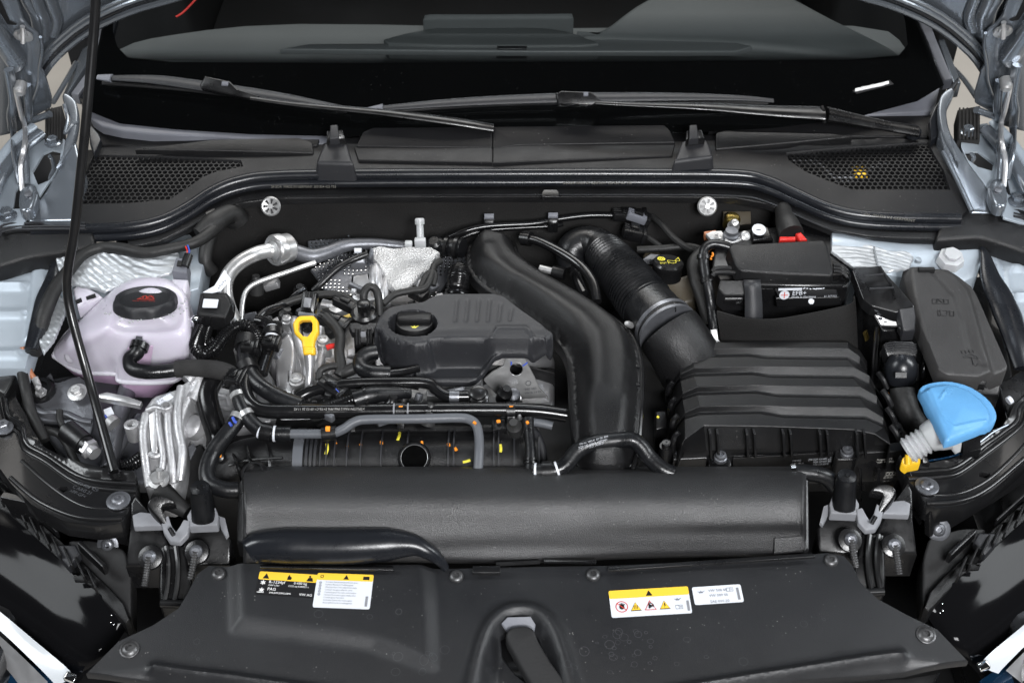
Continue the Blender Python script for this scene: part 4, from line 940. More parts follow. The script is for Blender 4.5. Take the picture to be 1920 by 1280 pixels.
screw(rc, WY(1756, 980, .175)+V((0, -.012, 0)), .0095, 'steel', (0, -.8, .6), .006, washer=.0165)
MB().tube([(1737, 864, .808), (1792, 853, .808), (1832, 832, .808), (1862, 810, .808), (1890, 796, .808)], .0014, 6).build('blue_sheen_edge', K['bluepaint_sheen'], rc)  # the carrier's blue sheen, drawn as a thin coloured tube
# ------------------------------------------------------------------ radiator mounts, left and right
def mount(fn, lab):
    t = thing('radiator_mount', lab, 'mount', 'radiator mounts')
    f = lambda P: [fn(*p) for p in P]
    MB().slab(f([(238, 995, .79), (250, 945, .79), (262, 930, .79), (300, 985, .785), (312, 1018, .78), (340, 1020, .78), (352, 990, .785), (415, 985, .785), (432, 1010, .78), (430, 1058, .76), (238, 1060, .75)]), .05, .004).build('bracket', K['plastic'], t)
    MB().slab(f([(248, 965, .800), (262, 958, .803), (300, 962, .803), (312, 968, .80), (316, 984, .798), (250, 986, .797)]), .01, .002, fil=.002).build('clamp', K['lightgrey'], t)
    MB().slab(f([(300, 975, .806), (316, 965, .806), (322, 985, .80), (330, 996, .797), (338, 985, .80), (344, 972, .806), (356, 975, .806), (352, 1000, .797), (338, 1016, .79), (318, 1014, .79), (306, 996, .797)]), .008, .002, fil=.002).build('clamp', K['lightgrey'], t)
    MB().slab(f([(350, 966, .806), (360, 950, .81), (404, 950, .81), (410, 966, .806), (408, 984, .80), (354, 986, .80)]), .014, .002, fil=.002).build('clamp', K['lightgrey'], t)
    MB().slab(f([(410, 966, .80), (422, 970, .80), (428, 1000, .79), (424, 1006, .785), (414, 990, .79)]), .006, .001).build('clamp', K['lightgrey'], t)
    b = MB(); b.tube([fn(382, 972, .80), fn(379, 940, .825), fn(376, 918, .842)], [.0165, .0150, .0138], 20, 0); b.lathe(fn(376, 917, .843), [(.0138, 0), (.0125, .004), (.004, .006), (.003, .008), (.0004, .008)], 20, (0, -.15, 1)); b.build('rubber_bung', K['rubber'], t)
    MB().slab(f([(276, 946, .82), (284, 932, .826), (300, 928, .828), (318, 932, .826), (328, 942, .822), (310, 945, .82), (304, 952, .815), (316, 980, .80), (308, 985, .798), (292, 968, .81)]), .012, .003, sm=2).build('hook', K['plastic'], t)
    b = MB(); b.tube([fn(318, 990, .806), fn(326, 1003, .802)], .003, 8, 0); b.build('pin', K['plastic'], t)
    for x, y, x2, y2 in ((282, 1044, 274, 1086), (369, 1034, 360, 1074)):
        b = MB(); p = wp(fn(x, y, .785)); b.lathe(p, [(.017, -.004), (.016, .001), (.010, .003), (.0005, .003)], 20, (0, -.5, .8)); b.build('boss', K['plastic'], t)
        b = MB(); b.lathe(p+V((0, -.002, .003)), [(.0095, 0), (.0085, .003), (.005, .006), (.0005, .006)], 12, (0, -.6, .8)); b.build('nut', K['steel'], t, ang=25)
        b = MB(); b.tube([p+V((0, -.004, .006)), wp(fn(x2, y2, .765))+V((0, -.01, 0))], .0045, 8, 0, ribs=(.0035, .001)); b.build('bolt_shank', K['screw'], t)
    MB().slab(f([(300, 1020, .775), (345, 1020, .775), (352, 1060, .765), (362, 1100, .75), (352, 1138, .735), (300, 1138, .735), (296, 1100, .75)]), .03, .005, fil=.006).build('lower_leg', K['plastic'], t)
    for xa in (312, 330):
        MB().tube([fn(xa, 1024, .780), fn(xa+4, 1060, .770), fn(xa+2, 1100, .754), fn(xa-4, 1130, .742)], .0038, 8).build('rib', K['gloss'], t)
    MB().tube([fn(302, 1130, .742), fn(350, 1132, .742)], .006, 10, 0).build('foot', K['gloss'], t)
mount(lambda x, y, z: (x, y, z), 'black radiator mount with light grey clamps and two long bolts, left of the air guide')
mount(lambda x, y, z: (1961-x+(x-340)*.06, y-22, z), 'black radiator mount with light grey clamps and two long bolts, right of the air guide')
# ------------------------------------------------------------------ headlights
def headlight(fn, lab, lab2):
    t = thing('headlight', lab, 'headlight', 'headlights')
    f = lambda P: [fn(*p) for p in P]
    b = MB()
    rows = [f([(-60, 925, .735), (10, 958, .735), (90, 1030, .735), (170, 1100, .73), (226, 1140, .72), (240, 1165, .712)]),
            f([(-60, 990, .73), (0, 1010, .73), (80, 1070, .725), (150, 1130, .72), (205, 1170, .71), (236, 1180, .70)]),
            f([(-60, 1100, .70), (-10, 1110, .70), (60, 1160, .695), (120, 1210, .69), (165, 1240, .685), (190, 1240, .68)]),
            f([(-60, 1290, .60), (0, 1290, .60), (60, 1300, .60), (100, 1310, .60), (130, 1300, .60), (150, 1270, .62)])]
    loft(b, rows, 4, 5); b.build('lens', K['lens'], t, ang=60)
    b = MB(); loft(b, [f([(-60, 1100, .712), (0, 1146, .708), (60, 1196, .702), (122, 1248, .698), (134, 1262, .694)]), f([(-60, 1125, .708), (0, 1166, .704), (60, 1214, .700), (112, 1262, .694), (124, 1276, .690)]), f([(-60, 1136, .702), (-2, 1180, .700), (50, 1228, .696), (92, 1270, .690), (104, 1284, .686)])], 4, 3); b.build('light_guide', K['drl'], t, ang=60)
    b = MB(); loft(b, [f([(-60, 1142, .700), (-2, 1190, .698), (50, 1238, .694), (90, 1278, .688)]), f([(-60, 1200, .67), (-2, 1240, .67), (30, 1275, .665), (50, 1310, .66)])], 4, 1); b.build('reflector', K['alu2'], t)
    b = MB(); bar(b, fn(122, 1266, .697), fn(142, 1274, .693), .012, .008, .002); b.build('guide_end', K['chrome'], t)
    b = MB(); bar(b, fn(-40, 1225, .65), fn(120, 1330, .63), .05, .02, .004); b.build('lower_rim', K['bluepaint_sheen'], t)
    b = MB(); rr = random.Random(3)
    for k in range(6):
        u, v = rr.random(), rr.random(); b.lathe(wp(fn(200+u*36, 1140+v*44+u*10, .722-.02*v)), [(.0016, 0), (.0011, .001), (.0003, .0014)], 8)
    b.build('lens_sparkle', K['chrome'], t, kind='stuff')  # chrome specks laid on the lens as its sparkle
    # black housing frame behind the lens
    h = thing('headlight_housing', lab2, 'housing', 'headlight housings')
    MB().slab(f([(-60, 880, .745), (0, 905, .745), (60, 965, .745), (110, 1010, .745), (160, 1060, .742), (200, 1100, .74), (232, 1130, .73), (246, 1160, .72), (240, 1170, .715), (200, 1130, .72), (140, 1082, .73), (90, 1035, .735), (20, 965, .735), (-60, 930, .735)]), .03, .003).build('frame', K['grain'], h)
    MB().slab(f([(120, 1010, .75), (170, 1010, .75), (238, 1030, .74), (246, 1070, .735), (244, 1160, .71), (220, 1130, .715), (190, 1090, .72), (150, 1050, .735)]), .04, .004, fil=.01).build('rear_shell', K['dull'], h)
    for k in range(9):
        x = -10+k*22; y = 918+k*20.5; b = MB(); bar(b, fn(x, y-10, .752), fn(x+16, y+26, .752), .003, .016, .0008); b.build('rib', K['grain'], h)
    b = MB(); bar(b, fn(0, 902, .753), fn(110, 1002, .753), .003, .014, .0008); b.build('rib', K['plastic'], h)
    MB().slab(f([(136, 1078, .748), (166, 1078, .748), (172, 1090, .745), (140, 1088, .745)]), .004, .001, down=True, fil=.001).build('slot_plate', K['gloss'], h)
    MB().slab(f([(100, 1020, .758), (142, 1020, .758), (150, 1036, .755), (128, 1062, .75), (108, 1040, .752)]), .014, .003).build('bracket', K['graphite'], h)
    b = MB(); bar(b, fn(150, 1022, .756), fn(198, 1068, .752), .006, .02, .001); b.build('arm', K['plastic'], h)
headlight(lambda x, y, z: (x, y, z), 'left headlight with black lens and bright white light guide', 'ribbed black headlight housing frame in the lower left corner')
headlight(lambda x, y, z: (1976-x, y-22, z), 'right headlight with black lens and bright white light guide', 'ribbed black headlight housing frame in the lower right corner')
MB().slab([(300, 1290, .74), (1700, 1268, .74), (1760, 1258, .735), (1700, 1400, .70), (300, 1400, .70)], .02, .004).build('front_grille_top', K['gloss'], cover)
# ------------------------------------------------------------------ left side: coolant reservoir
rs = thing('coolant_reservoir', 'translucent lilac white coolant tank with round black screw cap at the left', 'coolant tank')
r_top = [(196, 612, .900), (206, 572, .905), (238, 532, .910), (280, 521, .912), (322, 528, .910), (345, 548, .905), (352, 590, .898), (344, 622, .894), (304, 630, .890), (244, 630, .890), (222, 628, .892), (206, 622, .896)]
r_mid = [(136, 640, .86), (170, 585, .875), (224, 535, .885), (282, 524, .888), (330, 531, .886), (352, 556, .88), (360, 610, .87), (354, 662, .855), (310, 676, .85), (236, 672, .85), (210, 664, .852), (178, 654, .855)]
r_seam = [(100, 664, .812), (130, 618, .815), (200, 570, .82), (290, 550, .82), (350, 560, .82), (366, 600, .815), (368, 655, .81), (338, 704, .805), (296, 714, .803), (226, 712, .803), (215, 698, .803), (150, 694, .805)]
r_low = [(112, 676, .80), (140, 640, .80), (200, 600, .80), (290, 580, .80), (345, 590, .80), (360, 630, .80), (360, 670, .79), (330, 712, .79), (294, 724, .788), (232, 722, .788), (220, 708, .79), (156, 704, .79)]
r_bot = [(136, 700, .765), (160, 690, .76), (210, 670, .755), (290, 660, .75), (330, 665, .75), (344, 690, .75), (340, 705, .755), (318, 728, .755), (296, 744, .755), (244, 742, .755), (236, 724, .758), (170, 714, .762)]
b = MB(); loft(b, [r_seam, r_mid, r_top, [(p[0]*.7+274*.3, p[1]*.7+575*.3, p[2]+.004) for p in r_top], [(p[0]*.2+274*.8, p[1]*.2+575*.8, .916) for p in r_top]], 4, 4, closed=True); b.build('upper_shell', K['res'], rs, ang=60)
b = MB(); loft(b, [r_bot, r_low, r_seam], 4, 3, closed=True); b.add([wp(p) for p in r_bot], [tuple(range(12))]); b.build('lower_shell', K['coolant'], rs, ang=60)
MB().tube([wp(p)+V((0, 0, -.003)) for p in r_seam]+[wp(r_seam[0])+V((0, 0, -.003))], .0042, 10, 5, caps=False).build('seam_flange', K['res'], rs)
MB().slab([(222, 632, .880), (306, 626, .880), (296, 706, .812), (228, 706, .812)], .05, .007, fil=.008, down=False).build('front_port_block', K['res'], rs)
MB().slab([(112, 664, .835), (176, 616, .872), (213, 617, .874), (217, 690, .812), (122, 684, .812)], .03, .009, fil=.01, down=False).build('side_step', K['res'], rs)
MB().slab([(238, 652, .878), (288, 648, .878), (282, 684, .842), (240, 686, .842)], .002, .001, fil=.004, down=False).build('port_recess', K['coolant'], rs)
MB().slab([(322, 520, .915), (352, 522, .915), (348, 548, .905), (318, 545, .905)], .03, .005).build('sensor_seat', K['res'], rs)
MB().slab([(136, 540, .885), (150, 532, .885), (184, 548, .885), (192, 556, .88), (146, 578, .87)], .02, .003).build('side_tab', K['res'], rs)
MB().slab([(141, 563, .884), (152, 558, .884), (154, 564, .884), (142, 569, .884)], .002).build('tab_slot', K['dull'], rs)
MB().slab([(161, 556, .884), (178, 550, .884), (180, 556, .884), (162, 561, .884)], .002).build('tab_slot', K['dull'], rs)
ax = V((0.03, .30, .95)).normalized(); c = W(273, 570, .917)
cap = MB(); n = 48; vs = []
prof = [(.0455, -.006, 0), (.0472, -.004, 1), (.0470, .004, 1), (.0455, .0095, .5), (.0425, .0120, 0), (.0385, .0120, 0), (.0355, .0075, 0), (.030, .0070, 0), (.0003, .0072, 0)]
u = V((1, 0, 0)); u = (u-ax*u.dot(ax)).normalized(); w = ax.cross(u)
for r, h, k in prof:
    for i in range(n):
        a = 2*math.pi*i/n; rr_ = r-(.0035*k if (i % 6) in (0, 1, 2) else 0); vs.append(c+ax*h+u*(rr_*math.cos(a))+w*(rr_*math.sin(a)))
cap.add(vs, [(i*n+k, i*n+(k+1) % n, (i+1)*n+(k+1) % n, (i+1)*n+k) for i in range(len(prof)-1) for k in range(n)])
cp_ = cap.build('screw_cap', K['graphite'], rs)
fr = (c+ax*.0074, u, w, ax); k = MB()
def linep(k, fr, pts, t, e=.0006):
    for i in range(len(pts)-1):
        a, b2 = V(pts[i]), V(pts[i+1]); d = (b2-a).normalized(); nn = V((-d.y, d.x))*t/2; flatpoly(k, fr, [a-nn, b2-nn, b2+nn, a+nn], e)
linep(k, fr, [(-.012, .000), (.013, .000), (.013, -.0012), (-.012, -.0012)], .0012)
linep(k, fr, [(-.010, .002), (-.002, .014), (.001, .004), (.004, .015), (.013, .002)], .0013); linep(k, fr, [(-.004, .003), (-.006, .012)], .0012); linep(k, fr, [(.002, .002), (.010, .013)], .0012); linep(k, fr, [(.0, .003), (.001, .010)], .0012)
lettering(k, 'NUR BEI KALTEM MOTOR', fr, -.017, -.0085, .0034, wid=.86); k.build('red_print', K['red'], cp_)
rr = random.Random(5); b = MB()
for i in range(26):
    a = rr.uniform(-2.6, .6); q = rr.uniform(.050, .062); p = c+u*q*math.cos(a)+w*q*math.sin(a); b.lathe(p-ax*.003, [(.0014, -.001), (.0011, .0008), (.0002, .0012)], 7)
b.build('water_drops', K['milky'], rs, kind='stuff')
t = thing('level_sensor_plug', 'small grey black sensor plug behind the coolant tank cap', 'plug')
MB().slab([(330, 482, .935), (352, 484, .935), (350, 512, .925), (322, 508, .925)], .03, .002).build('housing', K['midgrey'], t)
MB().slab([(333, 488, .937), (342, 489, .937), (340, 498, .935), (331, 497, .935)], .003, .0005).build('latch', K['dull'], t)
b = MB(); b.tube([(346, 500, .93), (354, 478, .938)], .007, 12, 0); b.build('neck', K['plastic'], t)
b = MB(); b.tube([(350, 478, .94), (351, 470, .945), (348, 462, .948)], .0012, 6); b.build('wire', K['cable_red'], t)
b = MB(); b.tube([(353, 478, .94), (355, 470, .945), (352, 460, .948)], .0012, 6); b.build('wire', K['blueink'], t)
# ------------------------------------------------------------------ hoses and wires around it
def hose(name, lab, cat, P, r, m='rubber', ribs=None, n=14, group=None, sm=6, bands=(), bm='zinc', flat=1):
    t = thing(name, lab, cat, group); b = MB(); b.tube(P, r, n, sm, ribs=ribs, flat=flat); b.build('tube', K[m], t)
    Q = crom([wp(p) for p in P], 6)
    for i, wd_, ex, mm in bands:
        k = int(i*(len(Q)-1)); a = Q[k]; d = (Q[min(k+1, len(Q)-1)]-Q[max(k-1, 0)]).normalized(); rr_ = (r if not isinstance(r, list) else max(r))
        b = MB(); b.tube([a-d*wd_/2, a+d*wd_/2], rr_+ex, 20, 0); b.build('clamp' if mm == 'zinc' else 'marking' if mm in ('label', 'orange') else 'collar', K[mm], t)
    return t
rp = [(262, 648, .885), (256, 662, .880), (244, 672, .872), (248, 690, .87), (272, 697, .87), (305, 696, .868), (334, 692, .866)]
t = hose('reservoir_hose', 'thick black hose from the tank port, its right half wrapped in woven sleeve', 'hose', rp, .0108, 'rubber', bands=[(.03, .010, .003, 'plastic')])
b = MB(); b.tube([(330, 692, .866), (360, 690, .868), (400, 692, .87), (430, 700, .865), (446, 712, .855)], [.0125, .013, .013, .0135, .012], 16); b.build('woven_sleeve', K['fabric'], t)
b = MB(); b.tube([(254, 644, .888), (266, 645, .886)], .0115, 16, 0); b.build('quick_connector', K['steel'], t)
hose('wire_harness', 'cloth taped wiring harness looping over the left strut tower', 'wiring', [(412, 420, .915), (392, 438, .92), (365, 455, .92), (320, 466, .918), (270, 474, .915), (225, 466, .915), (190, 464, .915), (155, 478, .912), (128, 508, .905), (104, 540, .895), (84, 585, .88), (74, 630, .86), (62, 662, .85)], [.011, .010, .009, .0085, .009, .010, .0085, .009, .010, .011, .012, .010, .012], 'tape')
hose('wire_branch', 'taped wiring branch dropping beside the bulkhead at the left', 'wiring', [(425, 405, .90), (405, 420, .90), (390, 455, .89), (385, 490, .87), (398, 510, .85)], .011, 'tape')
hose('tape_bundle', 'crumpled black taped bundle under the left end of the seal', 'wiring', [(372, 440, .915), (398, 420, .92), (432, 400, .918), (446, 412, .90)], [.012, .018, .016, .020], 'tape')
# crinkled foil blanket
def foil(P, lab, amp=.0014, z0=.905, sl=0.0):
    zf = lambda x, y: z0+sl*(y-.55)+amp*.55*math.sin((y+.10*math.sin(x*9))*620+3*noise.noise(V((x*9, y*9, 0))))+amp*.6*noise.noise(V((x*60, y*160, 5)))+.005*noise.noise(V((x*14, y*14, 3)))
    return tag(MB().panel([(p[0], p[1], z0) for p in P], zf, .0020, .004).build('foil_blanket', K['foil']), lab, 'foil')
foil([(104, 476), (160, 470), (230, 478), (300, 478), (332, 470), (336, 484), (318, 512), (280, 524), (232, 532), (196, 545), (172, 538), (130, 530), (112, 512)], 'crinkled silver foil sheet behind the coolant tank', z0=.895, sl=.35)
foil([(82, 566), (100, 556), (122, 560), (120, 590), (100, 636), (82, 660), (74, 640), (84, 600)], 'narrow crinkled foil strip left of the coolant tank', z0=.865)
foil([(1640, 462), (1665, 470), (1700, 472), (1712, 482), (1704, 500), (1676, 505), (1650, 508)], 'small crinkled foil patch on the right strut tower', z0=.912, amp=.0016)
foil([(1560, 420), (1572, 416), (1590, 440), (1640, 462), (1650, 500), (1600, 500), (1560, 470)], 'dark reflective foil scrap beside the battery', z0=.906, amp=.001)
b = MB(); b.tube([(1838, 456, .905), (1848, 480, .90), (1858, 520, .89), (1885, 580, .875), (1905, 640, .865), (1920, 690, .85)], [.003, .012, .020, .022, .018, .016], 14, flat=.5); tag(b.build('wing_gap_seal', K['seal']), 'shiny black rubber strip along the right inner wing', 'seal')
b = MB(); b.tube([(104, 480, .90), (98, 520, .895), (84, 560, .885), (72, 610, .87), (58, 655, .86)], [.003, .010, .014, .014, .010], 14, flat=.5); tag(b.build('wing_gap_seal', K['seal']), 'shiny black rubber strip along the left inner wing', 'seal')
# pressure sensor box
t = thing('pressure_sensor', 'square black sensor box with a small white sticker right of the coolant tank', 'sensor')
MB().slab([(366, 594, .885), (376, 550, .895), (426, 548, .895), (440, 566, .89), (438, 588, .88), (414, 612, .872), (362, 608, .875)], .008, .002, fil=.004).build('flange', K['plastic'], t)
MB().slab([(368, 588, .905), (380, 549, .915), (425, 549, .915), (434, 566, .912), (423, 596, .900)], .022, .004, fil=.003).build('lid', K['grain'], t)
MB().slab([(379, 576, .9115), (382, 560, .9145), (410, 561, .9145), (407, 577, .9110)], .0006, fil=.0015).build('white_sticker', K['label'], t)
for x in (380, 396, 412):
    b = MB(); bar(b, (x, 594, .900), (x-1, 608, .886), .0016, .004, .0004); b.build('rib', K['plastic'], t)
b = MB(); b.lathe((365, 598, .888), [(.008, -.01), (.008, .001), (.005, .003), (.0005, .003)], 16); b.build('screw', K['chrome'], t)
hose('corrugated_conduit', 'shiny black corrugated conduit looping below the sensor box', 'conduit', [(378, 612, .875), (370, 632, .872), (368, 652, .87), (382, 664, .868), (402, 655, .87), (418, 634, .876), (440, 614, .882), (464, 611, .882), (480, 628, .876), (484, 648, .87)], .0092, 'rubber_glossy', ribs=(.0042, .0022), n=12)
hose('corrugated_conduit', 'second black conduit curving inside the first one below the sensor box', 'conduit', [(392, 612, .87), (386, 632, .866), (388, 646, .862), (402, 640, .866)], .007, 'rubber_glossy', ribs=(.0042, .0018), n=10)
# air conditioning pipe
t = thing('air_conditioning_pipe', 'bright aluminium pipe bending from a round collar down to the left', 'pipe')
b = MB(); b.tube([(525, 468, .885), (505, 470, .885), (480, 476, .89), (450, 492, .885), (428, 516, .875), (422, 545, .86), (430, 580, .84), (448, 620, .82)], .0118, 20); b.build('tube', K['pipe'], t)
p = W(528, 467, .885); p = W(522, 468, .885); axx = V((-.62, -.62, .30)).normalized()
b = MB(); b.lathe(p, [(.0125, .012), (.0150, .011), (.0155, .006), (.0185, .0055), (.0190, .009), (.0235, .010), (.0255, .007), (.0255, -.004), (.0235, -.006), (.0235, -.020), (.020, -.024), (.014, -.030)], 36, axx); b.build('collar', K['pipe'], t)
b = MB(); b.tube([(556, 473, .872), (585, 480, .868), (612, 474, .868), (650, 460, .87), (700, 457, .87), (760, 462, .865)], [.013, .012, .011, .0095, .009, .009], 16); b.build('dark_pipe', K['steel'], t)
MB().slab([(380, 548, .91), (402, 536, .905), (421, 505, .905), (433, 524, .898), (414, 546, .90), (398, 549, .905)], .0006, down=False).build('paper_tag', K['label'], t)
k = MB(); fr = frame(W(404, 541, .906), W(426, 516, .904), W(398, 536, .910)); 
for i in range(5): quad(k, fr, .002+i*.005, -.004+.001*(i % 2), .005+i*.005, -.0025+.001*(i % 2), .002)
k.build('tag_print', K['ink'], t)
hose('thin_pipe', 'thin dull metal pipe running below the bright aluminium one', 'pipe', [(452, 600, .82), (456, 560, .84), (466, 540, .85), (486, 528, .855), (530, 513, .86), (592, 492, .865)], .0042, 'pipe')
MB().slab([(452, 588, .82), (480, 583, .82), (490, 606, .81), (452, 606, .81)], .02, .002).build('bracket', K['steel'], t)
# ------------------------------------------------------------------ lower left corner
t = thing('ground_cable', 'brown earth cable with crimped lug bolted to the lower left panel', 'cable')
b = MB(); b.tube([(42, 650, .85), (50, 680, .83), (58, 700, .82), (66, 712, .812)], .0042, 12); b.build('brown_wire', K['copper'], t)
b = MB(); b.tube([(65, 708, .815), (72, 724, .808)], .0052, 12, 0, flat=.7); b.build('lug', K['zinc'], t)
b = MB(); b.lathe((78, 734, .785), [(.022, 0), (.022, .006), (.018, .012), (.012, .012), (.012, .006), (.0005, .006)], 22, (0, -.2, 1)); b.build('grommet', K['gloss'], t)
b = MB(); b.lathe((78, 736, .796), [(.009, 0), (.008, .006), (.0005, .006)], 6, (-.1, -.3, 1)); b.lathe((78, 734, .80), [(.005, 0), (.005, .014), (.003, .017), (.0005, .018)], 14, (-.1, -.3, 1)); b.build('nut', K['zinc'], t, ang=25)
t = thing('corner_bracket', 'grey pressed metal bracket with a hexagon bolt in the lower left corner', 'bracket')
MB().slab([(52, 770, .77), (60, 740, .775), (96, 700, .785), (100, 715, .785), (118, 712, .787), (150, 706, .787), (168, 728, .783), (173, 765, .775), (170, 820, .755), (140, 812, .755), (112, 790, .762), (80, 790, .76)], .006, .002, sm=2).build('plate', K['steel'], t)
b = MB(); b.tube([(60, 762, .776), (80, 772, .776), (104, 772, .778), (126, 775, .776), (150, 786, .772), (172, 790, .77)], .005, 10, flat=.6); b.build('crease', K['steel'], t)
hexbolt(t, (145, 735, .790), .0085, 'zinc', (-.05, -.3, 1), 1.75)
t = thing('pressure_switch', 'black sensor plug with a silver hexagon collar at the lower left', 'sensor')
b = MB(); b.tube([(120, 802, .79), (131, 808, .79)], .008, 14, 0); b.tube([(126, 806, .79), (158, 832, .785)], .0165, 20, 0); b.build('plug', K['plastic'], t)
b = MB(); b.tube([(157, 832, .785), (166, 838, .784)], .0145, 20, 0); b.build('collar', K['plastic'], t)
b = MB(); p = W(164, 838, .784); q = W(180, 852, .782); b.lathe(p, [(.015, 0), (.015, .008), (.012, .009)], 6, q-p); b.lathe(p, [(.010, .008), (.010, .018)], 16, q-p); b.build('hex_collar', K['alu2'], t, ang=20)
hose('sensor_lead', 'taped sensor lead with tiny coloured wires at the lower left', 'wiring', [(112, 770, .80), (112, 786, .797), (118, 798, .793)], .005, 'tape')
hose('taped_lead', 'cloth taped lead running down to the glossy carrier', 'wiring', [(82, 805, .78), (108, 812, .78), (124, 830, .775), (140, 862, .77), (150, 878, .765)], .006, 'tape')
hose('side_lead', 'black cable running along the left edge above the carrier', 'wiring', [(40, 690, .83), (48, 730, .82), (58, 770, .80), (72, 800, .79), (84, 826, .78)], .008, 'tape')
t = hose('metal_coolant_pipe', 'dull grey metal pipe slanting down behind the prop rod', 'pipe', [(248, 700, .77), (230, 760, .765), (215, 812, .76), (205, 880, .75)], .0135, 'steel')
hose('metal_coolant_pipe', 'second thinner metal pipe slanting beside the first at lower left', 'pipe', [(262, 780, .75), (235, 820, .745), (215, 860, .74)], .008, 'steel')
MB().slab([(194, 768, .795), (208, 762, .797), (214, 775, .79), (212, 786, .787), (200, 788, .787)], .001, down=False).build('paper_tag', K['label'], t)
b = MB(); b.tube([(197, 778, .7935), (202, 786, .7915), (206, 792, .790)], .0015, 6); b.build('ink_mark', K['blueink'], t)
b = MB(); b.tube([(205, 788, .785), (214, 796, .782)], .012, 14, 0); b.build('fitting', K['zinc'], t)
hose('corrugated_sleeve', 'short silver and black corrugated sleeve at the foot of the prop rod', 'conduit', [(225, 876, .775), (250, 868, .775), (275, 850, .772)], .0095, 'rubber_glossy', ribs=(.004, .002))
# cast aluminium engine mount
em = thing('engine_mount', 'shiny cast aluminium engine mount arm with ribs below the coolant tank', 'engine mount')
MB().slab([(258, 800, .83), (264, 775, .838), (284, 745, .846), (300, 736, .85), (330, 728, .85), (352, 712, .855), (364, 722, .85), (356, 752, .842), (344, 785, .832), (346, 830, .818), (342, 866, .806), (330, 912, .79), (318, 926, .785), (280, 918, .788), (268, 890, .797), (262, 845, .815)], .05, .006, sm=2).build('arm', K['alu'], em)
for P, r in (([(274, 776, .842), (268, 810, .834), (272, 860, .816), (280, 912, .795)], .006), ([(296, 762, .848), (298, 800, .838), (306, 850, .822), (304, 880, .81)], .005), ([(314, 765, .850), (316, 810, .838), (322, 860, .820), (326, 905, .80)], .0055), ([(340, 726, .858), (334, 760, .852), (334, 800, .842), (342, 850, .824), (338, 900, .80)], .0065), ([(276, 770, .844), (292, 764, .848), (308, 768, .849)], .005), ([(280, 850, .82), (292, 856, .818), (304, 850, .82)], .004)):
    MB().tube(P, r, 12, 6).build('rib', K['alu'], em)
MB().slab([(278, 778, .8435), (294, 766, .848), (295, 848, .821), (284, 850, .820)], .003, .001, down=False).build('web', K['alu2'], em)
for px, py, z, r in ((246, 795, .835, .0105), (312, 760, .858, .0085)):
    b = MB(); b.lathe((px, py, z), [(r, -.028), (r, 0), (r*.85, .001), (r*.6, .001), (r*.6, -.012), (.0005, -.012)], 20); b.build('boss', K['alu'], em)
b = MB(); bar(b, (250, 797, .826), (270, 802, .826), .012, .014, .003); b.build('boss_arm', K['alu'], em)
b = MB(); b.lathe((298, 900, .802), [(.015, 0), (.015, .003), (.010, .004), (.010, .010), (.0005, .010)], 20, (0, -.2, 1)); b.tube([(298, 897, .808), (298, 880, .828)], .0038, 10, 0, ribs=(.002, .0006)); b.build('stud', K['zinc'], em)
MB().slab([(292, 752, .8525), (318, 736, .858), (326, 744, .856), (300, 762, .8505)], .0006, down=False).build('part_label', K['label'], em)
k = MB(); fr = frame(W(294, 759, .8515), W(322, 743, .8575), W(291, 752, .8540)); lettering(k, '5Q0 199 262', fr, .001, .0045, .0048, eps=.0016); lettering(k, '0 3 AL', fr, .001, .0005, .0042, eps=.0016); k.build('lettering', K['ink'], em)
MB().slab([(184, 738, .815), (200, 734, .816), (240, 742, .815), (266, 752, .812), (262, 760, .81), (225, 752, .812), (186, 746, .812)], .008, .002).build('stay', K['alu2'], em)
b = MB(); b.tube([(350, 715, .852), (368, 700, .855), (372, 720, .845), (358, 750, .835)], .012, 12); b.build('upper_lug', K['alu'], em)
t = thing('pump_housing', 'rough cast alloy housing in shade right of the engine mount', 'housing')
MB().slab([(346, 770, .80), (392, 760, .80), (420, 800, .79), (414, 850, .77), (350, 850, .77)], .04, .006, fil=.01).build('casting', K['alu'], t)
b = MB(); b.lathe((362, 800, .806), [(.018, -.01), (.018, .004), (.012, .010), (.0005, .012)], 20, (-.5, -.3, .8)); b.build('boss', K['alu'], t)
MB().slab([(400, 720, .79), (440, 730, .79), (440, 800, .77), (404, 800, .77)], .03, .005).build('block', K['alu'], t)
for P in ([(404, 740, .793), (440, 748, .793)], [(402, 762, .790), (440, 768, .790)]): MB().tube(P, .004, 8, 0).build('fin', K['alu'], t)
MB().slab([(345, 850, .78), (375, 825, .79), (400, 860, .775), (395, 930, .75), (340, 935, .745)], .04, .006, fil=.01).build('black_block', K['dull'], t)
MB().slab([(352, 838, .797), (362, 830, .80), (368, 840, .797), (356, 862, .79)], .004, .001, down=False).build('loop', K['steel'], t)
hose('black_loom', 'flat black cloth loom falling below the aluminium mount', 'wiring', [(300, 925, .785), (330, 945, .78), (352, 960, .775)], [.02, .014, .01], 'tape')
# prop rod
pr = thing('bonnet_prop_rod', 'long bent black prop rod standing from the left carrier up to the bonnet', 'prop rod')
P = [WY(182, -50, .56), WY(176, 60, .54), WY(160, 240, .49), WY(140, 430, .44), WY(128, 500, .42), WY(126, 545, .41), WY(136, 600, .39), WY(172, 730, .33), W(214, 884, .812)]
b = MB(); b.tube(P, [.0066]*9, 18, 6); b.build('rod', K['gloss'], pr)
b = MB(); b.tube([W(214, 884, .812), W(216, 892, .806)], .009, 12, 0); b.build('rod_foot', K['plastic'], pr)
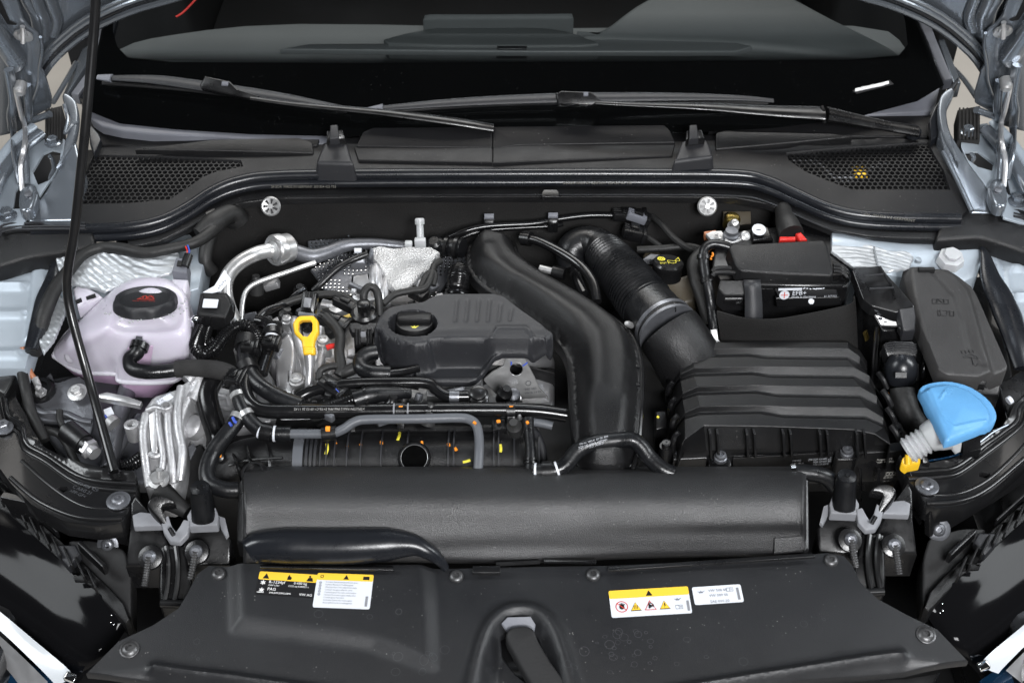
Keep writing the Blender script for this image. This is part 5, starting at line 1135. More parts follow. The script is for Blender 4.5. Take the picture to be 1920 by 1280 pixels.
# ------------------------------------------------------------------ engine block and what stands on it
en = thing('engine_block', 'dark engine block with aluminium castings under the covers', 'engine')
b = MB(); b.box(V((-.10, .44, .64)), (.78, .40, .24), bev=.02); b.build('block', K['dull'], en)
MB().slab([(600, 560, .80), (820, 540, .80), (1040, 660, .79), (1040, 760, .77), (520, 790, .76), (500, 620, .79)], .08, .008, fil=.01).build('cylinder_head', K['alu'], en)
MB().slab([(498, 600, .835), (540, 590, .84), (566, 598, .84), (560, 650, .83), (572, 720, .815), (540, 742, .80), (520, 700, .81), (500, 660, .82)], .04, .006, sm=2).build('timing_cover', K['alu'], en)
MB().slab([(516, 650, .845), (530, 632, .85), (545, 626, .852), (552, 650, .85), (548, 700, .835), (552, 740, .82), (524, 742, .815), (516, 700, .83)], .03, .006, sm=3, holes=[[(536, 690, .84), (545, 690, .84), (545, 712, .833), (536, 712, .833)]]).build('lifting_ear', K['alu2'], en)
MB().slab([(420, 740, .80), (470, 700, .81), (500, 690, .81), (520, 720, .80), (510, 790, .78), (440, 800, .78)], .03, .004, fil=.006).build('casting', K['alu'], en)
MB().slab([(480, 735, .815), (505, 720, .82), (520, 745, .815), (505, 770, .81), (488, 765, .81)], .012, .003).build('casting', K['alu2'], en)
MB().slab([(590, 668, .84), (640, 664, .842), (720, 690, .835), (740, 705, .83), (700, 722, .825), (600, 738, .815), (575, 730, .815)], .03, .005, fil=.008).build('casting', K['alu'], en)
for P, r in (([(552, 600, .85), (560, 640, .846), (575, 690, .835), (580, 735, .82)], .007), ([(600, 610, .845), (604, 650, .842), (598, 700, .835)], .006), ([(612, 680, .845), (640, 690, .842), (668, 684, .84)], .005)):
    MB().tube(P, r, 12).build('rib', K['alu'], en)
for px, py, z, r in ((556, 712, .835, .0095), (612, 694, .848, .0065), (606, 640, .858, .0085), (452, 655, .85, .009), (538, 600, .852, .007), (640, 745, .83, .008)):
    b = MB(); b.lathe((px, py, z), [(r*1.25, -.03), (r*1.25, 0), (r, .001), (r, .006), (r*.6, .007), (r*.5, .004), (.0005, .004)], 18, (0, -.1, 1)); b.build('bolt', K['zinc'], en)
MB().slab([(800, 704, .812), (905, 700, .812), (900, 722, .806), (900, 742, .80), (800, 742, .80)], .03, .002).build('bright_ledge', K['alu2'], en)
for x in (848, 866): MB().tube([(x, 712, .8135), (x, 740, .806)], .0035, 8, 0).build('rib', K['alu'], en)
# galvanised lifting bracket
t = thing('lifting_bracket', 'galvanised bracket plate with a round hole under the right end of the engine cover', 'bracket')
hc = [(968+13.5*math.cos(2*math.pi*i/20), 692+12.5*math.sin(2*math.pi*i/20), .835-.012*math.sin(2*math.pi*i/20)) for i in range(20)]
MB().slab([(948, 669, .858), (984, 669, .858), (989, 682, .845), (1002, 706, .822), (1012, 728, .80), (1028, 746, .785), (940, 750, .78), (906, 712, .817), (922, 697, .83), (944, 686, .842)], .003, .0008, down=False, holes=[hc], fil=.003).build('plate', K['zinc'], t)
b = MB(); b.tube([wp(p) for p in hc]+[wp(hc[0])], .0012, 6, 2, caps=False); b.build('hole_rim', K['zinc'], t)
b = MB(); b.tube([(958, 684, .845), (959, 680, .848), (958, 678, .850)], .0010, 6); b.tube([(980, 686, .843), (986, 682, .846), (989, 679, .848)], .0010, 6); b.build('blue_mark', K['blueink'], t)
k = MB(); fr = frame(W(984, 738, .797), W(1010, 735, .797), W(980, 728, .806)); lettering(k, '04E 103', fr, 0, .006, .0055, eps=.002); lettering(k, 'VA1A 14 EK', fr, 0, 0, .0050, eps=.002); ringp(k, fr, .006, .018, .0035, .0043, 18, .002); k.build('stamped_lettering', K['steel'], t)
MB().slab([(934, 742, .795), (940, 732, .802), (952, 730, .802), (978, 742, .795), (980, 750, .79), (934, 750, .79)], .01, .002).build('foot', K['alu2'], t)
b = MB(); b.lathe((962, 740, .803), [(.011, -.01), (.011, .002), (.006, .006), (.0005, .007)], 18, (0, -.3, 1)); b.build('bolt', K['steel'], t)
# dipstick
d = thing('oil_dipstick', 'yellow oil dipstick with an open loop handle in the engine', 'dipstick')
lo = [(552, 598), (560, 591), (587, 590), (596, 600), (597, 622), (590, 636), (588, 650), (590, 664), (568, 664), (566, 650), (565, 638), (551, 624), (548, 606)]
hi = [(560, 604), (566, 600), (582, 600), (586, 606), (586, 620), (577, 631), (568, 630), (559, 620)]
zz = lambda p: .905-(p[1]-590)*.00045
MB().slab([(p[0], p[1], zz(p)) for p in lo], .012, .0045, holes=[[(p[0], p[1], zz(p)) for p in hi]], down=False, fil=.003).build('handle', K['yellow'], d)
MB().slab([(567, 650, .883), (590, 650, .883), (590, 666, .874), (568, 666, .874)], .014, .004, down=False, fil=.003).build('handle_base', K['yellow'], d)
b = MB(); b.tube([(580, 664, .868), (581, 690, .852), (578, 735, .825)], [.0085, .006, .0055], 16); b.build('guide_tube', K['alu2'], d)
# ------------------------------------------------------------------ engine cover with oil cap
ec_ = thing('engine_cover', 'matt graphite engine cover with recessed oil cap in the middle of the bay', 'engine cover')
EO = [(703, 640), (704, 615), (712, 592), (732, 576), (762, 570), (795, 566), (812, 556), (834, 551), (926, 551), (944, 556), (975, 580), (1012, 606), (1028, 620), (1034, 650), (1035, 674), (1030, 678), (1000, 676), (992, 666), (982, 661), (940, 661), (930, 666), (902, 700), (892, 710), (880, 714), (788, 714), (778, 694), (764, 684), (724, 676), (706, 664)]
PLT = [(700, 640), (708, 612), (727, 631), (762, 645), (800, 642), (826, 634), (1022, 634), (1040, 626), (1040, 500), (690, 500)]
zt, zb = .890, .835
dP = pdist(PLT[:1]+sm(PLT[1:7])+PLT[7:], zt-.004); capr = [(774+47*math.cos(a*math.pi/12), 605+25*math.sin(a*math.pi/12)) for a in range(24)]
dC = pdist(capr, zt); gv = [ridge([(857+i*20.5, 562+2*(i > 3)*(i-3)*4), (853+i*20.5, 602-max(0, i-3)*1)], .0016, -.0022, zt) for i in range(6)]
ld = ridge([(700, 650), (718, 668), (760, 678), (786, 690), (806, 702), (894, 701), (934, 655), (985, 655), (1003, 672), (1034, 672)], .002, .0022, zb+.01)
xA, xB, xC, xD = (W(q, 670, .85).x for q in (898, 930, 988, 1004))
def ez(x, y):
    p = dP(x, y); zb = .835+.029*sstep(xA, xB, x)*(1-sstep(xC, xD, x))
    return zb+(zt-zb)*sstep(-.012, .0025, p)-.028*sstep(0, .006, dC(x, y))+sum(q(x, y) for q in gv)-.004*sstep(.02, 0, p)*(p > 0)+ld(x, y)
EOz = [(p[0], p[1], zt) if p[1] < 630 else (p[0], p[1], .862 if 925 < p[0] < 995 else zb) for p in EO]
MB().panel(EOz, ez, .0030, .010, fil=.003, rings=(.002, .004), lines=[(xy(PLT[:1]+sm(PLT[1:7])+PLT[7:8], zt-.004), (-.013, -.010, -.007, -.004, -.001, .0015, .003)), (xy(capr+capr[:1], zt), (-.0015, 0, .0015, .003, .0045, .006, .008))]).build('shell', K['graphite'], ec_, ang=55)
ax = V((0, .16, .98)).normalized(); c = W(778, 612, .872)
b = MB(); b.lathe(c, [(.0290, -.01), (.0290, .004), (.0275, .009), (.024, .010), (.0005, .0105)], 30, ax); oc = b.build('oil_cap', K['plastic'], ec_)
b = MB(); b.box(c+ax*.015, (.052, .019, .012), Matrix((V((1, 0, .0)), ax.cross(V((1, 0, 0))), ax)).transposed(), .0035); b.build('grip', K['grain'], oc)
fr = frame(W(770, 615, .884), W(790, 615, .884), W(770, 605, .884+.002)); k = MB(); can(k, fr, .006, -.0035, .0058, .0075)
k.build('oil_can_symbol', K['marky'], oc)
MB().slab([(718, 678, .822), (740, 672, .826), (778, 690, .82), (784, 714, .80), (730, 704, .80)], .02, .002).build('foam_liner', K['felt'], ec_)
MB().slab([(880, 712, .80), (938, 686, .80), (980, 684, .80), (1040, 700, .80), (1040, 690, .80), (880, 680, .80)], .03, .002).build('inner_liner', K['dull'], ec_)
# ------------------------------------------------------------------ big air duct
ad = thing('air_duct', 'broad black moulded air duct sweeping from the bulkhead down to the front', 'air duct')
DO = [(876, 486), (878, 462), (892, 446), (920, 441), (948, 448), (966, 456), (972, 474), (990, 494), (1030, 522), (1090, 556), (1140, 588), (1176, 618), (1194, 652), (1201, 700), (1199, 770), (1192, 830), (1166, 866), (1100, 864), (1078, 826), (1070, 770), (1067, 700), (1060, 664), (1040, 634), (1000, 600), (950, 566), (906, 536), (882, 512)]
zd = .868
DO = [(q.x, q.y) for q in crom([V((p[0], p[1], 0)) for p in DO], 4, True)]
dD = pdist([(p[0]+(7 if p[0] < 1075 and p[1] > 560 else 0), p[1]) for p in DO], zd)
cr1 = ridge([(918, 462), (930, 486), (960, 512), (1040, 556), (1090, 590), (1118, 622), (1124, 660), (1124, 720)], .012, .0045, zd+.03); cr2 = ridge([(960, 566), (1010, 598), (1056, 630), (1076, 668), (1080, 720), (1082, 800)], .008, -.006, zd+.01)
yF = W(1130, 770, .88).y
def dzf(x, y):
    d = max(0, dD(x, y)); q = min(1, max(0, d-.004)/.024)
    return zd+.031*math.sin(q*math.pi/2)+cr1(x, y)+cr2(x, y)-.9*max(0, yF+.02-y)**1.35
MB().panel([(p[0], p[1], zd) for p in DO], dzf, .005, .02, rings=(.004, .008, .012, .017, .022, .028)).build('duct_shell', K['grain'], ad, ang=60)
b = MB(); Q = []
for p in DO[40:64]: 
    q = W(p[0]+3, p[1], zd); Q.append(V((q.x, q.y, dzf(q.x-.006, q.y)-.006)))
b.tube(Q, .004, 8, flat=1.3); b.build('edge_flange', K['plastic'], ad)
for py in (682, 716): MB().slab([(1188, py, .874), (1200, py, .872), (1200, py+5, .872), (1188, py+5, .874)], .01, .001).build('edge_clip', K['plastic'], ad)
b = MB(); b.lathe((1135, 864, .775), [(.044, -.03), (.050, -.02), (.050, -.016), (.044, -.014), (.044, -.006), (.050, -.004), (.050, 0), (.044, .002), (.044, .012), (.049, .014), (.049, .018), (.042, .022), (.040, .03)], 32); b.build('bellows', K['rubber'], ad)
b = MB(); b.tube([(868, 466, .875), (846, 462, .872), (822, 460, .87)], [.016, .014, .012], 14); b.lathe((818, 460, .87), [(.013, -.01), (.013, .01), (.008, .014), (.0005, .014)], 16, (-.3, -.3, 1)); b.build('side_stub', K['rubber'], ad)
b = MB(); b.tube([(858, 465, .875), (852, 464, .875)], .018, 16, 0); b.tube([(840, 462, .873), (834, 461, .873)], .0165, 16, 0); b.build('stub_clamp', K['plastic'], ad)
b = MB(); b.tube([V((q.x, q.y, dzf(q.x, q.y)+.0008)) for q in (W(917, 429, .87), W(920, 434, .87), W(921, 439, .87))], .002, 6); b.build('orange_mark', K['orange'], ad)
# ------------------------------------------------------------------ corrugated intake hose
ih = thing('intake_hose', 'thick black corrugated intake hose with a silver clamp right of the air duct', 'intake hose')
b = MB(); b.tube([(1075, 500, .84), (1072, 470, .86), (1094, 456, .868), (1122, 462, .87), (1140, 482, .872)], [.024, .026, .028, .030, .031], 28, 7); b.build('elbow', K['rubber'], ih)
b = MB(); b.tube([(1132, 473, .871), (1150, 494, .872), (1178, 528, .87), (1202, 558, .868), (1214, 572, .867)], [.031, .035, .0375, .0400, .041], 32, 6, ribs=(.0063, .0055)); b.build('bellows', K['rubber'], ih)
b = MB(); b.tube([(1210, 567, .867), (1230, 592, .866), (1245, 610, .865)], [.0415, .0435, .045], 32); b.build('sleeve', K['rubber'], ih)
b = MB(); b.tube([(1242, 606, .865), (1246, 611, .865)], .0475, 36, 0); b.tube([(1251, 617, .865), (1254, 621, .865)], .0485, 36, 0); b.build('clamp', K['steel'], ih)
b = MB(); b.tube([(1246, 611, .865), (1252, 618, .865)], .0465, 36, 0); b.tube([(1254, 620, .865), (1266, 637, .857), (1284, 666, .836), (1300, 696, .808)], [.0500, .0505, .0515, .052], 32); b.build('barrel', K['grain'], ih)
b = MB(); b.lathe((1179, 608, .872), [(.005, -.008), (.005, .004), (.003, .008), (.0005, .008)], 10, (-.5, -.4, .6)); b.build('clamp_screw', K['zinc'], ih)
b = MB(); bar(b, (1255, 577, .905), (1268, 583, .903), .002, .004, .0005); bar(b, (1264, 566, .912), (1267, 580, .909), .002, .003, .0005); b.build('arrow_mark', K['plastic'], ih)
# ------------------------------------------------------------------ small pipes round the duct
def H(*a, **k): return hose(*a, **k)
H('vacuum_pipe', 'glossy black pipe arching between the air duct and intake hose', 'pipe', [(985, 447, .88), (1010, 452, .885), (1050, 472, .888), (1090, 500, .885), (1112, 530, .88), (1119, 566, .87)], .0078, 'rubber_glossy', bands=[(.04, .016, .004, 'plastic')])
H('vacuum_pipe', 'short dark stub pipe with ring beside the glossy arched pipe', 'pipe', [(1082, 512, .86), (1086, 530, .862), (1096, 552, .86)], .009, 'rubber_glossy', bands=[(.05, .008, .003, 'plastic')])
H('sensor_fitting', 'small metal sensor fitting between duct and intake hose', 'sensor', [(1012, 503, .86), (1034, 508, .86), (1052, 512, .86)], .006, 'zinc', bands=[(.85, .02, .004, 'plastic')])
H('rear_pipe', 'long thin black pipe clipped along the bulkhead', 'pipe', [(832, 450, .87), (870, 434, .885), (915, 424, .89), (1000, 419, .89), (1040, 412, .892), (1100, 404, .895), (1150, 404, .895), (1180, 408, .893)], .0055, 'rubber_glossy', n=10)
H('rear_pipe', 'second thin pipe just below the long clipped pipe', 'pipe', [(845, 456, .865), (885, 438, .878), (930, 430, .88), (1030, 424, .88), (1055, 420, .88)], .004, 'rubber_glossy', n=10)
for px, py, lab in ((917, 412, 'small black clip holding the thin pipe left of centre'), (1037, 410, 'small black clip holding the thin pipe near the centre')):
    t = thing('pipe_clip', lab, 'clip', 'pipe clips on the bulkhead')
    MB().slab([(px-9, py-12, .905), (px+9, py-12, .905), (px+9, py-4, .90), (px-9, py-4, .90)], .012, .001).build('tab', K['midgrey'], t)
    MB().slab([(px-10, py-3, .90), (px+10, py-3, .90), (px+9, py+8, .893), (px-9, py+8, .893)], .02, .003).build('jaw', K['plastic'], t)
def plug(name, lab, a, b_, w, h, cat='plug', m='plastic', latch=True, m2='plastic', group=None):
    t = thing(name, lab, cat, group); k = MB(); bar(k, a, b_, w, h, .0022); k.build('housing', K[m], t); A, B = wp(a), wp(b_); X = axes(A, B)
    if latch:
        k = MB(); bar(k, A.lerp(B, .3)+X.col[2]*h*.6, A.lerp(B, .75)+X.col[2]*h*.6, w*.5, h*.35, .001); k.build('latch', K[m2], t)
    k = MB(); bar(k, B-(B-A).normalized()*.001, B+(B-A).normalized()*.006, w*1.18, h*1.15, .0015); k.build('collar', K[m2], t)
    k = MB()
    for s in (-.3, 0, .3): bar(k, A+X.col[1]*w*s+X.col[2]*h*.5, A.lerp(B, .28)+X.col[1]*w*s+X.col[2]*h*.5, .0012, .002, .0003)
    k.build('grip_ribs', K[m], t, kind='stuff'); return t
plug('inline_plug', 'black plug on the bulkhead right of the thin pipe', (1148, 402, .90), (1206, 404, .895), .020, .016)
plug('inline_plug', 'grey sided plug below the one on the bulkhead', (1176, 400, .905), (1212, 412, .895), .018, .014, m='midgrey')
plug('inline_plug', 'black plug hanging behind the corrugated hose', (1168, 432, .885), (1204, 440, .878), .024, .020)
H('plug_lead', 'wires curving right from the bulkhead plug toward the battery', 'wiring', [(1222, 406, .895), (1240, 420, .895), (1262, 445, .89), (1290, 465, .885), (1320, 475, .88)], .0052, 'tape', n=8)
H('plug_lead', 'wires running from the lower plug behind the corrugated hose', 'wiring', [(1208, 440, .88), (1225, 452, .878), (1250, 470, .87)], .0045, 'tape', n=8)
H('brake_line_loom', 'black loom crossing behind the brake fluid cap', 'wiring', [(1195, 468, .87), (1240, 466, .875), (1290, 462, .88), (1320, 470, .88)], .006, 'tape', n=10)
# ------------------------------------------------------------------ rear of the engine: turbo side
t = thing('heat_shield', 'silver woven heat cloth folded over the rear of the engine', 'heat shield')
hs = [(698, 466), (712, 462), (760, 464), (808, 464), (822, 472), (812, 486), (806, 508), (788, 512), (776, 526), (766, 540), (742, 544), (730, 532), (722, 512), (706, 490), (694, 478)]
zh = lambda x, y: .86+.35*(y-W(760, 500, .88).y)+.004*noise.noise(V((x*28, y*28, 1)))*2-.002*math.sin(x*50)
b = MB().panel([(p[0], p[1], .88) for p in hs], zh, .004, .012); b.build('cloth', K['heatfoil'], t)
MB().slab([(694, 462, .885), (700, 466, .885), (700, 492, .87), (690, 484, .87)], .02, .002).build('edge_bracket', K['steel'], t)
MB().slab([(662, 516, .85), (690, 514, .85), (691, 524, .85), (704, 526, .85), (704, 560, .835), (688, 566, .83), (660, 562, .83)], .02, .002, fil=.002).build('bright_plate', K['alu2'], t)
for P, r in (([(706, 500, .855), (706, 540, .84), (712, 570, .82)], .012), ([(728, 520, .85), (722, 550, .84), (724, 572, .83)], .008), ([(786, 515, .85), (784, 530, .845), (788, 545, .84)], .010)): MB().tube(P, r, 14).build('manifold_pipe', K['alu2'], t)
MB().slab([(660, 478, .875), (684, 478, .875), (684, 492, .868), (658, 492, .868)], .015, .002).build('bracket_block', K['steel'], t)
MB().slab([(662, 479, .878), (682, 479, .878), (681, 490, .872), (664, 490, .872)], .002, .001).build('bright_clip', K['label'], t)
b = MB(); b.tube([(665, 470, .88), (678, 470, .88)], .0045, 10, 0); b.build('white_cap', K['label'], t)
# perforated heat plates: dark sheet with rows of holes showing bright
def perf(P, lab, z0=.84, sl=.25, pitch=.0068):
    t = thing('perforated_shield', lab, 'heat shield', 'perforated heat shields'); cy = W(P[0][0], P[0][1], z0).y
    zf = lambda x, y: z0+sl*(y-cy)+.006*noise.noise(V((x*20, y*20, 7)))
    MB().panel([(p[0], p[1], z0) for p in P], zf, .008, .004).build('plate', K['steel'], t)
    Q = [W(p[0], p[1], z0) for p in P]; b = MB(); rr = random.Random(2)
    x0, x1 = min(q.x for q in Q), max(q.x for q in Q); y0, y1 = min(q.y for q in Q), max(q.y for q in Q)
    x = x0
    while x < x1:
        y = y0
        while y < y1:
            if inpoly(x, y, Q) and noise.noise(V((x*25, y*25, 0))) > -.15: b.lathe(V((x, y, zf(x, y)+.0005)), [(.0024, 0), (.0018, .0012), (.0004, .0016)], 6)
            y += pitch
        x += pitch
    b.build('dimples', K['chrome'], t, kind='stuff')
perf([(578, 452), (656, 446), (652, 462), (640, 470), (580, 468)], 'strip of dimpled heat shield behind the dark pipe')
perf([(584, 505), (640, 476), (700, 478), (696, 512), (660, 515), (656, 552), (610, 542)], 'dimpled heat shield left of the silver heat cloth')
perf([(808, 490), (868, 470), (880, 500), (850, 512), (826, 545), (800, 540)], 'dimpled heat shield between heat cloth and air duct', z0=.83)
H('rear_braided_hose', 'black flexible line crossing the dimpled heat shield', 'hose', [(690, 476, .885), (660, 488, .88), (632, 504, .875), (602, 532, .86), (588, 545, .85)], .0055, 'rubber', n=10)
H('blow_off_bellows', 'short silvery corrugated stub between the engine cover and duct', 'hose', [(856, 556, .85), (858, 535, .865), (862, 505, .87)], [.018, .017, .015], 'rubber_glossy', ribs=(.005, .003), n=20)
# ignition and sensor plugs, looms
plug('coil_plug', 'black coil plug with small white latch above the dipstick', (584, 548, .885), (578, 588, .862), .022, .018, m2='lightgrey')
plug('coil_plug', 'black plug lying across behind the dipstick at the right', (600, 592, .872), (648, 612, .865), .022, .018)
plug('coil_plug', 'black plug tilted in front of the bright plate', (628, 560, .875), (664, 578, .87), .018, .015)
plug('coil_plug', 'black plug at the right below the heat cloth', (770, 545, .87), (792, 556, .868), .018, .015)
plug('rail_plug', 'black plug with a blue mark between the two coolant pipes', (602, 716, .855), (640, 740, .848), .026, .022)
MB().slab([(630, 728, .8625), (636, 734, .861), (635, 735, .861), (629, 729, .8625)], .0003).build('blue_mark', K['blueink'], THINGS[-1])
ct = thing('control_valve', 'black ribbed actuator with round plug left of the engine cover', 'actuator')
MB().slab([(656, 604, .885), (706, 604, .885), (708, 612, .88), (702, 624, .872), (660, 624, .872), (654, 612, .88)], .01, .002).build('flange', K['grain'], ct)
MB().slab([(662, 612, .878), (700, 612, .878), (700, 646, .855), (664, 646, .855)], .05, .004).build('housing', K['plastic'], ct)
for x in (668, 674, 690, 695): MB().tube([(x, 617, .878), (x, 646, .858)], .0022, 6, 0).build('rib', K['grain'], ct)
MB().slab([(676, 621, .879), (686, 621, .879), (686, 630, .872), (676, 630, .872)], .002, .0005, fil=.002).build('emblem', K['lightgrey'], ct)
b = MB(); b.lathe((684, 590, .885), [(.020, -.02), (.020, .004), (.016, .008), (.010, .008), (.010, .024), (.007, .026), (.0005, .026)], 22, (0, -.05, 1)); b.build('plug', K['plastic'], ct)
MB().slab([(650, 652, .84), (706, 648, .84), (704, 668, .83), (650, 668, .83)], .02, .003).build('seat', K['alu2'], ct)
H('cable_loop', 'taped cable arching over the actuator plug', 'wiring', [(682, 564, .905), (683, 548, .915), (692, 538, .918), (704, 542, .915), (710, 560, .905), (712, 590, .885)], .0062, 'tape', n=10)
H('cable_loom', 'taped cable loom running from dipstick down to the pipes', 'wiring', [(610, 592, .88), (628, 612, .875), (638, 632, .87), (636, 660, .868), (640, 690, .86), (634, 704, .855)], .008, 'tape', n=10)
H('cable_loom', 'taped cable crossing over to the small hose', 'wiring', [(640, 700, .855), (660, 692, .86), (680, 680, .86), (702, 664, .858)], .009, 'tape', n=10)
H('cable_loom', 'thin taped cable above the dipstick', 'wiring', [(490, 590, .86), (520, 575, .87), (560, 560, .875), (600, 552, .878), (640, 554, .878), (668, 572, .872)], .006, 'tape', n=10)
H('cable_loom', 'taped cable curling under the right side of the heat cloth', 'wiring', [(718, 570, .872), (740, 552, .876), (770, 545, .878), (796, 540, .88), (808, 520, .885), (814, 498, .888), (826, 490, .885)], .0055, 'tape', n=10)
H('cable_loom', 'loose loop of cable below the right end of heat cloth', 'wiring', [(786, 545, .878), (796, 522, .885), (806, 510, .888), (816, 514, .885), (812, 535, .878)], .0045, 'tape', n=10)
H('cable_loom', 'thin cable looping right of the dipstick tube', 'wiring', [(648, 690, .86), (625, 686, .862), (602, 694, .858), (598, 712, .85)], .0055, 'tape', n=10)
H('orange_fuse_wire', 'short red and orange wire beside the dipstick', 'wiring', [(612, 652, .862), (620, 649, .863), (634, 648, .862)], .0042, 'cable_red', n=8)
H('injector_pipe', 'bright thin metal line behind the dipstick', 'pipe', [(540, 566, .86), (556, 552, .865), (572, 542, .868)], .0045, 'chrome', n=8)
rr = random.Random(21)
K['dark2'] = mat('dark_casting', (.05, .05, .05), .45, metal=.6, bump=.5, bscale=80, var=.4)
for i in range(46):                      # dim brackets and fittings deep between the parts
    px, py = (rr.uniform(470, 870), rr.uniform(520, 620)) if i < 20 else (rr.uniform(560, 1050), rr.uniform(735, 800)) if i < 34 else (rr.uniform(400, 640), rr.uniform(600, 800)); 
    b = MB(); a = W(px, py, .83+rr.random()*.02); q = a+V((rr.uniform(-.03, .03), rr.uniform(-.02, .02), rr.uniform(-.01, .01)))
    if i % 2: bar(b, a, q+V((.004, 0, 0)), rr.uniform(.008, .018), .012, .002)
    else: b.lathe(a, [(.011, -.02), (.011, 0), (.007, .004), (.006, .012), (.0005, .012)], 14, (rr.uniform(-.5, .5), rr.uniform(-.5, .5), 1))
    b.build('fitting', K[('dark2', 'steel', 'plastic', 'alu')[i % 4]], en)
MB().slab([(600, 570, .83), (640, 556, .83), (662, 590, .825), (640, 606, .82), (610, 600, .82)], .02, .003).build('rocker_cover', K['brass'], en)
# ------------------------------------------------------------------ coolant hoses left of the engine
H('coolant_hose', 'large glossy black hose falling beside the alloy castings', 'hose', [(420, 690, .85), (400, 710, .845), (388, 740, .835), (396, 780, .82), (408, 820, .80), (404, 860, .79)], .0165, 'rubber_glossy')
t = H('coolant_hose', 'thick hose with two silver clamps curving down into the grey pipe', 'hose', [(446, 716, .862), (444, 730, .86), (450, 752, .858), (462, 778, .852), (478, 798, .846), (500, 811, .842), (545, 813, .84)], .0108, 'rubber', bands=[(.30, .008, .0016, 'zinc'), (.52, .008, .0016, 'zinc'), (.78, .003, .0008, 'label'), (.84, .016, .0026, 'plastic'), (.90, .003, .0008, 'label')])
H('coolant_hose', 'ribbed branch hose with blue ink marks dropping to the lower left', 'hose', [(452, 775, .85), (440, 795, .845), (418, 822, .84), (398, 850, .832), (388, 880, .825), (394, 905, .82), (420, 917, .818), (448, 918, .816)], .0115, 'rubber', bands=[(.08, .008, .0016, 'zinc')])
b = MB(); b.tube([(436, 782, .862), (440, 790, .860), (444, 792, .859)], .0022, 6); b.tube([(430, 792, .861), (434, 798, .860)], .002, 6); b.build('ink_mark', K['blueink'], THINGS[-1])
H('heater_hose', 'black ribbed hose from the upper connector running down right', 'hose', [(462, 640, .875), (460, 668, .87), (466, 694, .865), (480, 716, .862), (505, 735, .858), (535, 750, .852), (565, 761, .848)], .0125, 'rubber', bands=[(.05, .018, .004, 'plastic'), (.33, .014, .0035, 'plastic')])
H('heater_hose', 'glossy black bent pipe left of the alloy casting', 'hose', [(482, 602, .868), (500, 606, .87), (510, 622, .872), (508, 645, .868), (500, 668, .862), (490, 700, .855)], .0100, 'rubber_glossy', bands=[(.45, .012, .004, 'plastic'), (.38, .003, .0012, 'label'), (.53, .003, .0012, 'label')])
H('vent_hose', 'thin glossy pipe crossing above the alloy casting', 'hose', [(484, 596, .87), (500, 582, .872), (530, 572, .872), (560, 562, .87)], .0055, 'rubber_glossy')
plug('hose_bracket', 'black quick coupling where the woven sleeve ends', (426, 708, .868), (452, 712, .868), .028, .018, cat='coupling')
plug('hose_bracket', 'small black plastic coupling above the ribbed hose', (452, 652, .884), (478, 652, .884), .016, .016, cat='coupling')
plug('hose_bracket', 'black plastic coupling beside the blue ringed pipe', (492, 642, .882), (518, 644, .882), .018, .014, cat='coupling')
H('corrugated_loom', 'corrugated black loom leading to a connector above the printed pipe', 'conduit', [(562, 762, .85), (590, 766, .85), (620, 760, .852), (650, 752, .854), (668, 746, .855)], .0095, 'rubber_glossy', ribs=(.004, .002))
H('corrugated_loom', 'smooth black hose joint right of the corrugated loom', 'hose', [(664, 750, .858), (690, 742, .86), (720, 738, .858), (770, 736, .85)], [.014, .013, .010, .008], 'rubber', bands=[(.3, .004, .001, 'plastic')])
H('crankcase_hose', 'short thick black hose bending into the side of the engine cover', 'hose', [(706, 660, .872), (688, 664, .872), (676, 676, .868), (678, 690, .866), (696, 698, .864), (732, 700, .862)], .0115, 'rubber', bands=[(.92, .004, .001, 'plastic')])
H('crankcase_hose', 'thin stub pipe entering under the engine cover', 'pipe', [(730, 700, .858), (756, 697, .855), (785, 690, .852)], .006, 'rubber_glossy')
H('upper_coolant_pipe', 'slim black pipe running level below the engine cover', 'pipe', [(552, 752, .845), (575, 737, .85), (610, 726, .856), (660, 719, .86), (740, 717, .86), (800, 718, .858), (818, 730, .852), (838, 742, .848), (878, 743, .846)], .0085, 'rubber_glossy', bands=[(.93, .014, .001, 'steel')])
t = thing('pipe_end_coupling', 'round black coupling at the right end of slim pipe', 'coupling')
b = MB(); b.lathe((897, 742, .845), [(.015, -.02), (.015, .004), (.012, .006), (.012, .012), (.008, .014), (.0005, .014)], 22, (0, -.3, 1)); b.build('body', K['gloss'], t)
b = MB(); b.lathe((899, 752, .842), [(.012, 0), (.012, .002)], 20, (0, -.6, .8)); b.build('ring', K['lightgrey'], t)
# main printed pipe
t = H('printed_coolant_pipe', 'long glossy black coolant pipe with upside down printed letters', 'pipe', [(462, 700, .865), (458, 725, .862), (464, 748, .858), (478, 763, .855), (500, 770, .853), (560, 771, .852), (700, 770, .850), (900, 768, .848), (1000, 770, .846), (1062, 778, .84)], .0108, 'rubber_glossy', n=20)
s = '>TPU/TPV PA612 PA6 PPA E+TE-C< 09 03 26 11:42'
fr0 = frame(W(684, 764, .8632), W(558, 765, .8632), W(684, 771, .8622)); k = MB(); vs, fs = textmesh(s); wm = max(v.x for v in vs)
lettering(k, s, fr0, 0, .000, .0062, eps=.0004, wid=.100/(wm*.0062)); k.build('printed_letters', mat('pipe_print', (.34, .33, .32), .5), t)
for x in (738, 764):
    b = MB(); b.tube([(x, 769.5, .8505), (x+3, 769.5, .8505)], .0111, 20, 0); b.build('blue_ring', K['lightgrey'], t)
